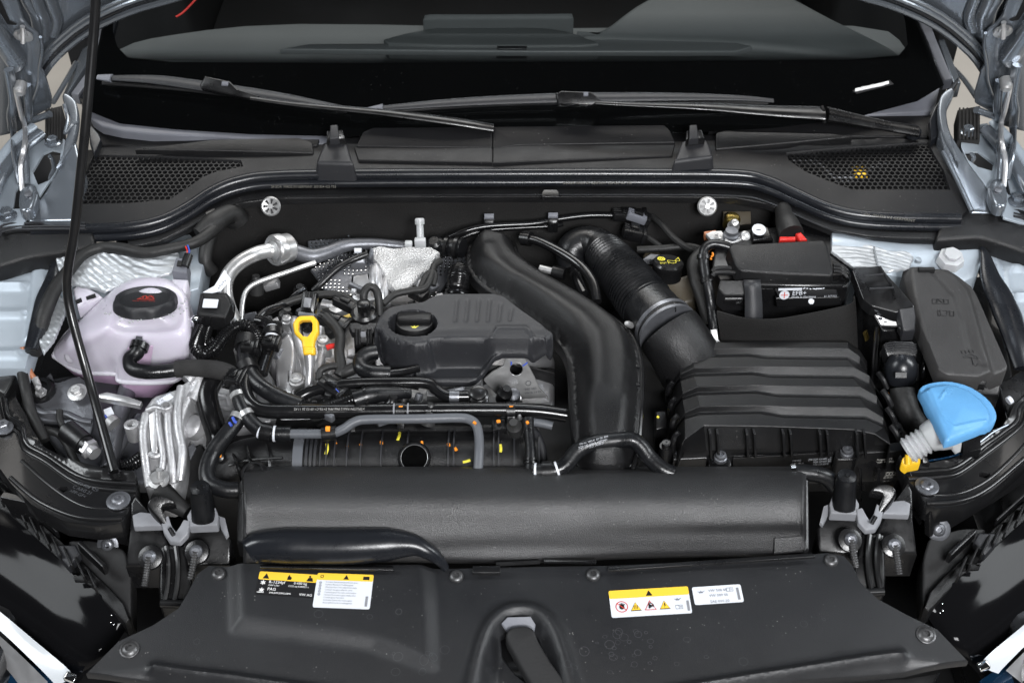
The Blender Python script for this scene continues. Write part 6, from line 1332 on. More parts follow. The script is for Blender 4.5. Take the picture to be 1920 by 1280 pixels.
for x, lab in ((751, 'black strap over the printed pipe at its middle'), (958, 'black strap over the printed pipe near the air duct')):
    c_ = thing('pipe_strap', lab, 'clip', 'straps on the printed pipe')
    b = MB(); b.tube([(x-8, 769.5, .8500), (x+8, 769.5, .8500)], .0122, 20, 0); b.build('strap', K['plastic'], c_)
    MB().slab([(x-8, 776, .853), (x+8, 776, .853), (x+7, 805, .835), (x-6, 805, .835)], .004, .001, down=False).build('leg', K['plastic'], c_)
    b = MB(); b.tube([(x-3, 762, .861), (x+4, 762, .861)], .0015, 6, 0); b.build('orange_mark', K['orange'], c_)
# grey hose
t = H('grey_breather_hose', 'smooth grey hose running level then bending down before the air guide', 'hose', [(545, 813, .842), (590, 813, .842), (622, 812, .843), (644, 804, .848), (664, 791, .855), (690, 786, .857), (780, 785, .857), (856, 783, .857), (880, 786, .856), (893, 797, .853), (898, 820, .848), (898, 850, .842), (896, 886, .83)], .0068, 'greyhose', n=18, bands=[(.155, .020, .0035, 'plastic')])
b = MB(); b.tube([(611, 804, .853), (619, 804, .853)], .0042, 8, 0); b.build('orange_mark', K['orange'], t)
b = MB(); b.tube([(888, 791, .8615), (892, 794, .861)], .0022, 8, 0); b.build('orange_mark', K['orange'], t)
H('grey_hose_stub', 'cut end of a grey hose behind the narrow vertical pipe', 'hose', [(994, 790, .835), (1015, 793, .835), (1036, 798, .833)], .0062, 'greyhose')
t = H('narrow_vertical_pipe', 'narrow dark vertical pipe near the right end of the manifold', 'pipe', [(990, 786, .855), (992, 810, .85), (995, 850, .84), (994, 884, .83)], [.0085, .0070, .0075, .0085], 'rubber', bands=[(.8, .003, .001, 'plastic'), (.88, .003, .001, 'plastic')])
b = MB(); b.tube([(988, 790, .862), (990, 794, .861)], .0022, 8, 0); b.build('orange_mark', K['orange'], t)
# ------------------------------------------------------------------ intake manifold
im = thing('intake_manifold', 'black ribbed intake manifold with yellow and orange paint dabs', 'intake manifold')
yc = W(780, 870, .775)
def mx(px): return V((W(px, 850, .80).x, yc.y, .772))
R0 = .050
b = MB(); b.tube([mx(592), mx(1010)], R0, 48, 0); b.build('barrel', K['grain'], im)
b = MB(); b.tube([(418, 905, .755), (432, 885, .765), (458, 868, .772), mx(505)+V((0, .004, 0)), mx(545), mx(592)], [.026, .032, .038, .044, .048, .050], 36, 6); b.build('inlet_elbow', K['grain'], im)
def ring(px, dr, w, m='graphite', nm='rib'):
    a = mx(px); b = MB(); b.tube([a-V((w/2, 0, 0)), a+V((w/2, 0, 0))], R0+dr, 48, 0); return b.build(nm, K[m], im)
for px in (606, 617, 632, 655, 680, 718, 766, 842, 852, 926, 935, 964, 1010): ring(px, .0050, .0022)  # ribs lighter than the barrel, their sheen put into the colour
for px in (580, 588, 596): ring(px, .004, .004)
for px, sh in ((440, .8), (468, .9), (506, .97)):
    Q = wp((px, 862, .775)) 
for a_, b_ in (((436, 848, .80), (452, 900, .79)), ((462, 838, .812), (472, 895, .80)), ((500, 832, .818), (506, 890, .805))):
    MB().tube([a_, ((a_[0]+b_[0])/2+2, (a_[1]+b_[1])/2, .815 if a_[0] > 450 else .806), b_], .0022, 6).build('rib', K['plastic'], im)
MB().tube([(430, 872, .80), (470, 862, .812), (530, 858, .82)], .0022, 6).build('rib', K['plastic'], im)
ring(564, .0045, .014, 'greyhose', 'grey_strap')
b = MB(); bar(b, mx(665)+V((0, .030, .046)), mx(935)+V((0, .030, .046)), .012, .006, .001); b.build('top_flange', K['grain'], im)
for px in (676, 718, 766, 786, 842, 880):
    b = MB(); bar(b, mx(px)+V((0, .024, .047)), mx(px)+V((0, .024, .060)), .005, .012, .001); b.build('flange_rib', K['plastic'], im)
MB().slab([(590, 795, .82), (608, 788, .825), (650, 792, .822), (700, 796, .82), (740, 800, .815), (740, 812, .81), (600, 818, .81)], .02, .003).build('top_bracket', K['plastic'], im)
c = mx(780)+V((0, -.026, .043)); ax = V((0, -.5, .86)).normalized()
b = MB(); b.lathe(c, [(.0235, -.02), (.0235, .004), (.0215, .0065), (.0190, .0065), (.0188, .0040), (.0005, .0040)], 30, ax); b.build('sensor_socket', K['plastic'], im)
b = MB(); b.lathe(c, [(.0195, .0062), (.0186, .0068), (.0180, -.002)], 30, ax, cap=False); b.build('socket_rim', K['zinc'], im)
b = MB(); b.lathe(c, [(.0184, .0050), (.0005, .0050)], 24, ax); b.build('socket_hole_shade', K['hole_shade'], im)  # flat black disc stands in for the shade inside the socket
b = MB(); b.tube([(985, 800, .82), (1004, 812, .822), (1016, 840, .812), (1020, 882, .795)], .006, 10, flat=1.0); b.build('end_rim', K['graphite'], im)
def surf(px, py):                        # a point on the barrel as seen at that photo position
    d = ray(px, py); o_ = CAM; a = V((0, d.y, d.z)); q = V((0, o_.y-yc.y, o_.z-.772)); A = a.dot(a); B = 2*a.dot(q); C = q.dot(q)-R0*R0; D = max(0, B*B-4*A*C); t_ = (-B-math.sqrt(D))/(2*A); return o_+d*t_
for P, r, m in (([(613, 832), (614, 842), (611, 852)], .0022, 'marky'), ([(749, 808), (749, 816), (746, 825)], .0022, 'marky'), ([(938, 834), (939, 842), (938, 848)], .0022, 'marky'), ([(868, 867), (876, 865), (882, 863)], .0024, 'marky'), ([(941, 876), (946, 879), (950, 881)], .0018, 'marky'), ([(629, 830), (631, 832)], .0016, 'orange'), ([(651, 836), (652, 838)], .0016, 'orange'), ([(676, 833), (677, 835)], .002, 'orange'), ([(715, 828), (716, 833)], .0022, 'orange'), ([(841, 832), (842, 837)], .0022, 'orange'), ([(853, 840), (856, 845)], .0025, 'orange'), ([(791, 828), (792, 833)], .0018, 'orange'), ([(783, 833), (787, 833)], .0015, 'orange')):
    b = MB(); b.tube([surf(*p)+V((0, -.001, .002)) for p in P], r, 8, 3 if len(P) > 2 else 0, flat=.6); b.build('yellow_mark' if m == 'marky' else 'orange_mark', K[m], im)
MB().slab([(922, 784, .835), (948, 782, .836), (950, 802, .828), (924, 806, .826)], .02, .002).build('screw_boss', K['plastic'], im)
b = MB(); b.lathe((936, 797, .834), [(.007, 0), (.007, .003), (.003, .003), (.003, 0), (.0005, 0)], 14, (0, -.5, .8)); b.build('boss_ring', K['plastic'], im)
b = MB(); b.tube([(931, 790, .840), (938, 789, .840)], .0025, 8, 0); b.build('orange_mark', K['orange'], im)
b = MB(); b.lathe((411, 857, .80), [(.0075, -.02), (.0075, .002), (.004, .004), (.0005, .004)], 14, (-.2, -.6, .8)); t = THINGS[-1]; b.build('dowel', K['plastic'], im)
b = MB(); b.tube([(406, 854, .806), (415, 854, .806)], .0025, 8, 0); b.build('orange_mark', K['orange'], im)
# front printed hose arching over the duct foot
t = H('arched_coolant_hose', 'black hose with white printed letters arching over the foot of the air duct', 'hose', [(1000, 884, .845), (1040, 882, .848), (1062, 870, .853), (1082, 846, .862), (1112, 831, .868), (1150, 826, .870), (1182, 824, .868), (1200, 834, .863), (1218, 858, .852), (1240, 878, .845), (1262, 888, .84)], .0112, 'rubber', n=20, bands=[(.07, .014, .003, 'plastic'), (.03, .003, .001, 'label'), (.13, .003, .001, 'label')])
k = MB(); fr = frame(W(1086, 836, .882), W(1134, 822, .885), W(1084, 828, .890)); lettering(k, 'VW AG  VEKLAS  D3 TKL 8026', fr, .000, .003, .0050, eps=.0018, wid=.62); lettering(k, '2Q0 122 049 R >EPDM<', fr, -.002, -.003, .0062, eps=.002, wid=.66); lettering(k, 'Z.D. 26.08.21', fr, .014, -.0085, .0055, eps=.0002, wid=.7); k.build('printed_letters', K['label'], t)
# ------------------------------------------------------------------ air filter box
af = thing('air_filter_box', 'broad black air filter box with five stepped louvres and white printed numbers', 'air filter box')
AO = [(1258, 668), (1264, 654), (1290, 644), (1440, 642), (1592, 645), (1614, 658), (1634, 700), (1652, 760), (1669, 812), (1668, 833), (1480, 838), (1284, 846), (1277, 800), (1268, 730)]
za = .865
CR = [[(1262, 684), (1272, 668), (1298, 655), (1405, 653), (1440, 652), (1590, 654), (1612, 670), (1626, 692)],
      [(1264, 720), (1276, 702), (1302, 690), (1410, 687), (1446, 687), (1600, 689), (1630, 706), (1642, 728)],
      [(1267, 756), (1280, 738), (1308, 725), (1418, 722), (1456, 723), (1612, 726), (1644, 744), (1656, 766)],
      [(1270, 794), (1284, 774), (1312, 762), (1426, 760), (1468, 762), (1624, 765), (1656, 784), (1666, 806)]]
DZ = [-.030, -.011, 0, 0, 0, 0, -.011, -.030]
def arow(C, dy, z, l=0): return [(p[0], p[1]+dy[i], z+DZ[i]) for i, p in enumerate(C)]
rows = [[(p[0], p[1]-14, za-.02+DZ[i]) for i, p in enumerate(CR[0])], arow(CR[0], [-12]*8, za-.002)]
for i in range(4):
    zc0 = za-.0035*i; f1 = [3, 6, 10, 10, 15, 15, 11, 5]
    rows += [arow(CR[i], [-1.5]*8, zc0), arow(CR[i], [0]*8, zc0-.0006), arow(CR[i], f1, zc0-.0085), arow(CR[i], [q+3 for q in f1], zc0-.0090), arow(CR[i], [q+6 for q in f1], zc0-.0040)]
FRc = [(1279, 834), (1284, 824), (1320, 798), (1410, 799), (1450, 800), (1600, 806), (1640, 814), (1669, 833)]
rows += [[(p[0], p[1]-2, za-.016+DZ[i]*.3) for i, p in enumerate(FRc)], [(p[0], p[1], za-.017+DZ[i]*.3) for i, p in enumerate(FRc)],
         [(p[0], p[1], za-.052) for p in [(1282, 846), (1290, 846), (1325, 844), (1410, 841), (1450, 840), (1600, 836), (1640, 834), (1669, 834)]],
         [(p[0], p[1], za-.10) for p in [(1282, 880), (1290, 880), (1325, 880), (1410, 880), (1450, 880), (1600, 870), (1640, 870), (1669, 870)]]]
b = MB(); loft(b, rows, 1, 1)
n8 = len(rows)
for e in (0, 7):                         # side walls down to the tray
    top = [wp(r[e]) for r in rows[1:-1]]; b.add(top+[V((p.x+(-.006 if e == 0 else .006), p.y, za-.09)) for p in top], [(k, k+1, len(top)+k+1, len(top)+k) for k in range(len(top)-1)])
ld_ = b.build('lid', K['grain'], af, ang=24)
bv = ld_.modifiers.new('edge', 'BEVEL'); bv.width = .0012; bv.segments = 2; bv.limit_method = 'ANGLE'; bv.angle_limit = R(24); bv.harden_normals = True
MB().slab([(1262, 846, .802), (1283, 838, .803), (1480, 836, .803), (1668, 829, .804), (1690, 826, .804), (1706, 838, .80), (1700, 845, .799), (1606, 850, .799), (1560, 846, .80), (1376, 856, .799), (1370, 868, .796), (1330, 868, .796), (1325, 858, .799), (1262, 862, .798)], .085, .002, fil=.002).build('lower_tray', K['plastic'], af)
for P in ([(1330, 858, .801), (1370, 856, .801), (1372, 872, .797), (1364, 880, .795), (1336, 880, .795), (1328, 872, .797)], [(1566, 842, .803), (1606, 840, .803), (1608, 856, .80), (1600, 862, .798), (1572, 862, .798), (1565, 856, .80)]): MB().slab(P, .03, .002, fil=.002).build('screw_boss', K['plastic'], af)
for px, py in ((1351, 856), (1588, 846)):
    b = MB(); b.lathe((px, py, .806), [(.0095, -.006), (.0095, 0), (.0075, .001), (.0075, .006), (.004, .007), (.003, .004), (.0005, .004)], 20, (0, -.1, 1)); b.build('screw', K['steel'], af)
for px, py, r in ((1250, 832, .007), (1681, 800, .007)):
    b = MB(); b.lathe((px, py, .815), [(r*1.5, -.04), (r*1.4, -.004), (r, -.004), (r, .003), (r*.5, .004), (.0005, .003)], 18); b.build('corner_screw', K['plastic'], af)
for x in (1332, 1346, 1401, 1415, 1469, 1483, 1538, 1552, 1607, 1621):
    a = W(x, 816, .850); q = W(x, 847, .805); b = MB(); w_ = .0016
    P = [W(x, 813, .8505), W(x, 822, .853)+V((0, -.006, 0)), W(x, 848, .806)+V((0, -.008, 0)), W(x, 848, .803)]
    b.slab([P[0]+V((-w_, 0, 0)), P[0]+V((w_, 0, 0)), P[2]+V((w_, -.004, .0)), P[2]+V((-w_, -.004, 0))], .012, .0008, down=False); b.build('fin', K['grain'], af)
for i, (py, px) in enumerate(((664, 1258), (694, 1262), (722, 1264), (752, 1268), (784, 1272), (816, 1274))):
    MB().tube([(px-1, py-6, .842), (px-8, py+1, .836), (px-12, py+14, .825), (px-12, py+30, .80)], .0042, 8).build('side_rib', K['plastic'], af)
    if i > 1: MB().tube([(1630+i*8, 640+i*33-8, .842), (1640+i*8, 646+i*33, .836), (1647+i*8, 662+i*33, .825)], .0045, 8).build('side_rib', K['plastic'], af)
MB().slab([(1228, 770, .81), (1250, 768, .81), (1252, 800, .80), (1230, 805, .80)], .03, .003).build('side_clip', K['plastic'], af)
b = MB(); b.tube([(1232, 780, .815), (1235, 783, .814)], .0018, 6, 0); b.build('yellow_mark', K['marky'], af)
MB().slab([(1490, 861, .788), (1700, 848, .79), (1698, 905, .75), (1500, 905, .74)], .02, .002, down=False).build('front_wall', K['plastic'], af)
for x in (1614, 1648): MB().tube([(x, 878, .781), (x-1, 940, .735)], .002, 6, 0).build('wall_rib', K['plastic'], af)
zw = .7955
k = MB(); fr = frame(W(1483, 860, .8), W(1560, 856, .8), W(1483, 850, .808))
# printed wall strip facing the viewer
a0, a1 = W(1476, 858, .8), W(1562, 853, .8)
ya_ = W(1376, 857, .799).y; yb_ = W(1560, 847, .799).y
def WF(px, py, e=.004): return WY(px, py, ya_+(yb_-ya_)*(px-1376)/184-e)
strip_ = MB().slab([WF(1374, 859), WF(1562, 848), WF(1562, 872), WF(1374, 884)], .003, .001, down=False).build('front_rim', K['grain'], af)
fr = frame(WF(1483, 873), WF(1556, 868), WF(1483, 853)); k = MB()
fe = .0012
for i, (s1, s2) in enumerate((('VW AG', 'ZSB 5Q0 129 601 CC'), ('5Q0 183 A', '5Q0 129 607 BG'), ('Filterelement', '5Q0 129 620 E'))):
    lettering(k, s1, fr, .000, .0098-i*.0055, .0052, eps=fe, wid=.75); lettering(k, s2, fr, .0235+(0 if i == 0 else .008), .0098-i*.0055, .0052, eps=fe, wid=.72)
k.build('printed_numbers', K['label'], af)
fr = frame(WF(1641, 867, .012), WF(1690, 864, .012), WF(1641, 850, .012)); fe = .003; k = MB(); lettering(k, 'Hungary WC3', fr, .0, .0075, .0050, eps=fe, wid=.75); lettering(k, '*109*  WC39521', fr, .0, .0015, .0055, eps=fe, wid=.72)
fr = frame(WF(1655, 895, .012), WF(1690, 892, .012), WF(1655, 880, .012)); lettering(k, '01.04.26', fr, .0, .0010, .0055, eps=fe, wid=.7); lettering(k, '23.10.22', fr, .0, -.0055, .0055, eps=fe, wid=.7)
for i in range(3): ringp(k, fr, .005+i*.0045, .0105, .0024, .0030, 16, fe)
flatpoly(k, fr, [V((.001, .0138)), V((.0175, .0138)), V((.0175, .0144)), V((.001, .0144))], fe); flatpoly(k, fr, [V((.001, .0064)), V((.0175, .0064)), V((.0175, .0070)), V((.001, .0070))], fe)
k.build('printed_numbers', mat('dim_print', (.42, .41, .38), .5), af)
hose('overflow_hose', 'short ribbed hose with bluish sheen in front of the air filter box', 'hose', [(1486, 886, .835), (1502, 885, .836), (1530, 888, .834), (1552, 896, .828), (1566, 912, .815)], .0115, 'rubber', bands=[(.05, .006, .002, 'chrome')])
# ------------------------------------------------------------------ battery
bt = thing('battery', 'black car battery with a small label under a dark lid and felt jacket', 'battery')
MB().slab([(1345, 440, .905), (1400, 430, .905), (1500, 420, .905), (1570, 425, .905), (1598, 520, .90), (1590, 536, .90), (1452, 540, .90), (1360, 542, .90), (1335, 500, .905)], .16, .004).build('case', K['plastic'], bt)
MB().slab([(1452, 541, .905), (1568, 541, .905), (1572, 556, .893), (1460, 558, .891)], .004, .0015, down=False).build('label_slope', K['labelk'], bt)
MB().slab([(1454, 559, .8915), (1574, 556, .8925), (1580, 575, .875), (1456, 576, .873)], .006, .002, down=False, fil=.002).build('front_step', K['gloss'], bt)
fr = frame(W(1484, 552, .8965), W(1530, 551, .8965), W(1484, 546, .902)); k = MB(); lettering(k, 'EFB+', fr, .0, .0005, .0105, eps=.003); lettering(k, 'Made in Germany', fr, .0, -.0050, .0052, eps=.0022); lettering(k, '61 217 512', fr, .050, -.0045, .0042, eps=.0022)
ringp(k, fr, -.0115, .0008, 0, .0078, 22, .0025); quad(k, fr, -.022, .0095, .014, .0135, .004); k.build('lettering', K['label'], bt)
k = MB(); quad(k, fr, -.0170, .0002, -.0060, .0014, .0032); quad(k, fr, -.0121, -.0047, -.0109, .0063, .0033); k.build('red_cross_mark', K['red'], bt)
b = MB(); b.lathe(W(1521, 565, .888), [(.0046, 0), (.0040, .001), (.0005, .001)], 18, (0, -.6, .8)); b.build('white_dot', K['label'], bt)
k = MB(); rr = random.Random(8)
for i in range(7): a = W(1506+i*6, 541, .9075); k.tube([a, a+V((rr.uniform(.002, .006), 0, rr.uniform(-.002, .002)))], .0009, 5, 0)
k.build('scuffed_print', K['label'], bt, kind='stuff')
b = MB(); b.lathe((1423, 431, .925), [(.0110, 0), (.0110, .001), (.0005, .001)], 22, (0, -.3, 1)); b.build('minus_disc', K['label'], bt)
k = MB(); fr = frame(W(1418, 431, .9262), W(1428, 431, .9262), W(1418, 428, .9275)); quad(k, fr, 0, -.0006, .007, .0008, .0006); k.build('minus_sign', K['labelk'], bt)
MB().slab([(1408, 426, .922), (1440, 424, .922), (1450, 448, .915), (1412, 450, .915)], .03, .003).build('post_cover', K['plastic'], bt)
b = MB(); b.lathe((1490, 428, .925), [(.0115, 0), (.0115, .001), (.0005, .001)], 20, (0, -.3, 1)); b.build('plus_disc', K['label'], bt)
k = MB(); ringp(k, (W(1490, 428, .9265), V((1, 0, 0)), V((0, .95, .3)), V((0, -.3, .95))), 0, 0, .006, .0085, 20, .0008); k.build('red_ring', K['red'], bt)
fl_ = thing('battery_cover', 'smooth black lid covering the top of the battery', 'lid')
MB().slab([(1366, 462, .942), (1374, 454, .945), (1400, 455, .945), (1470, 452, .945), (1545, 449, .945), (1552, 460, .942), (1563, 508, .930), (1560, 516, .928), (1480, 512, .930), (1388, 507, .930), (1378, 496, .932)], .022, .004, fil=.006, taper=.003).build('lid', K['grain'], fl_)
MB().slab([(1384, 509, .922), (1560, 517, .920), (1560, 524, .915), (1386, 520, .915)], .006, .001, down=False).build('lid_edge', K['plastic'], fl_)
MB().slab([(1368, 474, .93), (1377, 472, .93), (1377, 492, .925), (1368, 492, .925)], .02, .002).build('hinge_tab', K['plastic'], fl_)
MB().slab([(1394, 519, .9165), (1412, 519, .9165), (1410, 523, .915), (1396, 523, .915)], .002, .0005).build('latch_slot', K['brass'], fl_)
MB().slab([(1425, 528, .915), (1582, 532, .915), (1580, 537, .912), (1427, 535, .912)], .006, .002).build('front_rail', K['gloss'], bt)
MB().slab([(1350, 524, .922), (1424, 524, .922), (1427, 530, .918), (1420, 553, .905), (1358, 553, .905), (1346, 540, .912)], .03, .003, fil=.003).build('strap_housing', K['grain'], bt)
b = MB(); loft(b, [[(1394, 524, .9245), (1426, 524, .9245)], [(1395, 534, .922), (1427, 534, .922)], [(1397, 560, .905), (1429, 560, .905)], [(1397, 590, .885), (1430, 590, .885)], [(1396, 620, .862), (1429, 620, .862)]], 1, 4); k = b.build('strap', K['graphite'], bt); k.modifiers.new('t', 'SOLIDIFY').thickness = .004
MB().slab([(1356, 553, .902), (1395, 553, .902), (1395, 562, .897), (1358, 562, .897)], .01, .003, fil=.002).build('strap_catch', K['plastic'], bt)
b = MB(); b.tube([(1380, 568, .89), (1388, 566, .892), (1392, 572, .888)], .003, 8); b.build('glint_hook', K['chrome'], bt)
for y in (504, 512): MB().tube([(1336, y+6, .915), (1342, y, .918), (1360, y-1, .918), (1378, y, .918)], .004, 8).build('side_rib', K['grain'], bt)
for y in (497, 503, 509): MB().tube([(1562, y, .915), (1578, y+2, .912), (1588, y+10, .908), (1590, y+18, .90)], .0028, 8).build('side_rib', K['grain'], bt)
fj = MB(); loft(fj, [[(1346, 582, .892), (1400, 596, .892), (1452, 597, .892), (1500, 590, .892), (1560, 578, .893), (1596, 568, .893), (1600, 555, .893)], [(1344, 590, .890), (1400, 602, .89), (1452, 604, .89), (1500, 597, .89), (1560, 586, .89), (1600, 575, .89), (1604, 560, .89)], [(1352, 640, .84), (1400, 648, .84), (1452, 650, .84), (1500, 648, .84), (1560, 644, .84), (1604, 638, .84), (1606, 620, .84)], [(1354, 690, .79), (1400, 700, .79), (1452, 700, .79), (1500, 700, .79), (1560, 696, .79), (1606, 690, .79), (1608, 670, .79)]], 4, 3)
tag(fj.build('felt_jacket', K['felt']), 'black felt jacket wrapped round the front of the battery', 'insulation')
t = thing('red_battery_cable', 'grey taped cable with red tips on the battery plus pole', 'cable')
b = MB(); b.tube([(1468, 392, .925), (1472, 410, .93), (1478, 425, .932), (1484, 440, .93)], [.013, .014, .018, .020], 14); b.build('taped_sleeve', K['tape'], t)
MB().slab([(1462, 442, .936), (1492, 442, .936), (1492, 449, .933), (1462, 449, .933)], .014, .003).build('red_boot', K['cable_red'], t)
MB().slab([(1492, 436, .938), (1502, 434, .938), (1514, 448, .934), (1500, 450, .934)], .012, .003).build('red_boot', K['cable_red'], t)
t = thing('battery_clamp', 'shiny tin battery clamp with bolts left of the battery lid', 'clamp')
MB().slab([(1324, 437, .925), (1336, 433, .925), (1352, 432, .925), (1362, 441, .922), (1366, 452, .918), (1336, 454, .918)], .006, .0015).build('plate', K['zinc'], t)
MB().slab([(1320, 434, .92), (1342, 431, .92), (1344, 438, .918), (1322, 442, .918)], .01, .001).build('copper_strip', K['copper'], t)
b = MB(); b.lathe((1371, 441, .925), [(.013, -.01), (.013, .002), (.010, .004), (.010, .010), (.0005, .011)], 14); b.build('post', K['steel'], t)
b = MB(); b.tube([(1360, 448, .922), (1372, 452, .920), (1388, 446, .922), (1398, 440, .926)], .006, 10, flat=.7); b.lathe((1396, 443, .926), [(.008, -.006), (.008, .004), (.004, .006), (.0005, .006)], 12, (.3, -.5, .7)); b.build('bolt_arm', K['zinc'], t)
for q in ((1343, 440), (1350, 447)): b = MB(); b.lathe((q[0], q[1], .926), [(.003, 0), (.003, .002), (.0005, .003)], 10); b.build('rivet', K['zinc'], t)
hose('lid_cable', 'black cable leaving the battery lid and dropping left of the battery', 'cable', [(1368, 464, .935), (1352, 459, .938), (1334, 458, .938), (1321, 468, .932), (1319, 490, .92), (1322, 512, .91), (1328, 540, .895), (1333, 570, .875), (1336, 600, .86), (1338, 618, .85)], .0078, 'rubber', bands=[(.42, .006, .0025, 'plastic'), (.62, .006, .0025, 'plastic')])
t = thing('white_clip', 'small white plastic clip at the foot of the black cable', 'clip')
MB().slab([(1332, 616, .853), (1345, 616, .853), (1347, 636, .842), (1352, 642, .838), (1340, 644, .838), (1336, 632, .845)], .006, .0015, down=False).build('clip', K['white'], t)
b = MB(); b.tube([(1333, 482, .915), (1337, 478, .917), (1336, 474, .918)], .0016, 6); b.tube([(1330, 484, .915), (1335, 486, .914)], .0016, 6); tag(b.build('orange_wire', K['orange']), 'tiny orange wires beside the cable left of the battery', 'wiring', kind=None)
hose('left_loom', 'black loom falling between brake reservoir and battery', 'wiring', [(1318, 470, .89), (1300, 492, .885), (1302, 520, .875), (1316, 560, .86), (1330, 610, .84)], .010, 'tape')
# brake fluid reservoir
t = thing('brake_fluid_reservoir', 'black brake fluid cap with yellow symbols on a brownish reservoir', 'reservoir')
MB().slab([(1205, 470, .865), (1240, 470, .865), (1262, 520, .85), (1300, 510, .85), (1310, 560, .835), (1250, 580, .82), (1210, 540, .84)], .06, .006, fil=.01).build('tank', K['amber'], t)
MB().slab([(1220, 474, .87), (1238, 476, .87), (1230, 488, .868), (1206, 484, .868)], .01, .003).build('bright_corner', K['lightgrey'], t)
ax = V((.05, .16, .98)).normalized(); c = W(1252, 497, .892)
b = MB(); b.lathe(c, [(.0235, -.022), (.0235, -.004), (.0245, -.002), (.0245, .004), (.022, .007), (.0005, .0075)], 30, ax); cc = b.build('cap', K['gloss'], t)
u = V((1, .12, 0)).normalized(); u = (u-ax*u.dot(ax)).normalized(); w = ax.cross(u); fr = (c+ax*.0078, u, w, ax); k = MB()
ringp(k, fr, -.010, .006, .0012, .0030, 16); ringp(k, fr, -.010, .006, .0042, .0065, 8); t3 = [(.010, -.001), (.018, .009), (.018, -.002), (.010, -.001)]; linep(k, fr, t3, .0009); linep(k, fr, [(-.002, -.004), (.004, -.009), (.010, -.008), (.012, -.003), (-.001, .001), (-.002, -.004)], .001)
lettering(k, 'DOT 4', fr, -.015, -.010, .0062, wid=.8); k.build('yellow_symbols', K['marky'], cc)
t = thing('brass_fitting', 'brass and steel valve fitting on the bulkhead above the battery', 'fitting')
b = MB(); b.lathe((1376, 422, .905), [(.009, -.02), (.010, -.004), (.007, 0), (.008, .006), (.0055, .012), (.0005, .014)], 18, (0, -.5, .8)); b.build('steel_tip', K['zinc'], t)
b = MB(); b.lathe((1374, 408, .905), [(.014, -.02), (.013, -.002), (.010, .002), (.0005, .003)], 18, (0, -.3, 1)); b.build('brass_body', K['brass'], t)
MB().slab([(1356, 396, .90), (1408, 396, .90), (1408, 420, .885), (1356, 424, .885)], .004, .001, down=False).build('grey_plate', K['amber'], t)
# ------------------------------------------------------------------ fuse carriers and engine control
t = thing('fuse_carrier', 'open black fuse carrier with a shiny metal strip between battery and fuse box', 'fuse box')
MB().slab([(1598, 504, .935), (1620, 500, .937), (1648, 498, .938), (1684, 536, .925), (1714, 571, .912), (1715, 580, .908), (1680, 585, .905), (1634, 574, .905), (1618, 562, .908)], .018, .002, fil=.002).build('lid', K['plastic'], t)
MB().tube([(1649, 500, .941), (1668, 530, .931), (1680, 562, .918)], .0022, 8, 3).build('lid_ridge', K['plastic'], t)
for P in ([(1620, 517, .9385), (1656, 514, .9385)], [(1630, 541, .930), (1676, 539, .930)]): MB().tube(P, .0016, 8, 0).build('lid_rib', K['graphite'], t)
MB().slab([(1686, 578, .912), (1714, 574, .912), (1718, 592, .902), (1716, 618, .887), (1694, 620, .887)], .02, .003).build('end_clip', K['graphite'], t)
MB().slab([(1631, 565, .905), (1646, 564, .905), (1652, 578, .898), (1676, 594, .89), (1684, 610, .882), (1652, 608, .882), (1640, 590, .89)], .003, .0008).build('bus_bar', K['zinc'], t)
for i, q in enumerate(((1639, 571), (1643, 582), (1647, 590), (1651, 598), (1660, 603))):
    b = MB(); b.lathe((q[0], q[1], .904-i*.005), [(.0030 if i else .0045, 0), (.0026, .0015), (.0005, .001)], 10); b.build('terminal', K['steel'], t)
MB().slab([(1605, 530, .90), (1640, 590, .885), (1656, 620, .875), (1720, 620, .87), (1716, 600, .875), (1680, 580, .88), (1650, 540, .90)], .12, .004).build('box', K['plastic'], t)
for x, z in ((1644, .876), (1650, .872), (1656, .870)): MB().tube([(x, 612, z), (x-5, 660, z-.04), (x-9, 720, z-.085)], .0028, 8, 0).build('wall_bead', K['gloss'], t)
MB().slab([(1684, 612, .888), (1716, 608, .888), (1718, 618, .882), (1690, 622, .880)], .01, .002).build('latch', K['plastic'], t)
b = MB(); b.tube([(1622, 622, .862), (1626, 636, .85)], .006, 10, flat=.4); b.build('glint_plate', K['brass'], t)
t = thing('loom_connector', 'smoky domed connector with taped cable below the fuse carrier', 'plug')
MB().slab([(1656, 645, .872), (1670, 638, .875), (1712, 640, .875), (1722, 655, .868), (1718, 668, .86), (1664, 668, .86)], .02, .002).build('cap_plate', K['plastic'], t)
for i in range(5): MB().tube([(1660, 644+i*4, .8735-i*.002), (1690, 641+i*4, .8765-i*.002), (1718, 646+i*4, .8735-i*.002)], .0009, 6, 3).build('fine_rib', K['graphite'], t)
b = MB(); b.tube([(1690, 668, .862), (1690, 690, .85), (1690, 715, .83)], [.018, .0235, .0235, .020], 26, 4); b.build('dome', K['seal'], t)
for sx in (-1, 1): b = MB(); bar(b, (1690+sx*28, 680, .85), (1690+sx*28, 716, .825), .006, .01, .002); b.build('side_lug', K['plastic'], t)
MB().slab([(1679, 698, .866), (1700, 698, .866), (1700, 708, .86), (1679, 708, .86)], .001).build('raised_plate', K['plastic'], t)
b = MB(); b.tube([(1692, 728, .83), (1694, 748, .82), (1702, 770, .81), (1716, 795, .795), (1728, 815, .78)], [.018, .019, .017, .018, .015], 16); b.build('taped_sleeve', K['tape'], t)
b = MB(); b.tube([(1670, 736, .80), (1672, 748, .795)], .0012, 6, 0); b.tube([(1666, 736, .80), (1668, 748, .795)], .0012, 6, 0); b.build('orange_wires', K['orange'], t, kind='stuff')
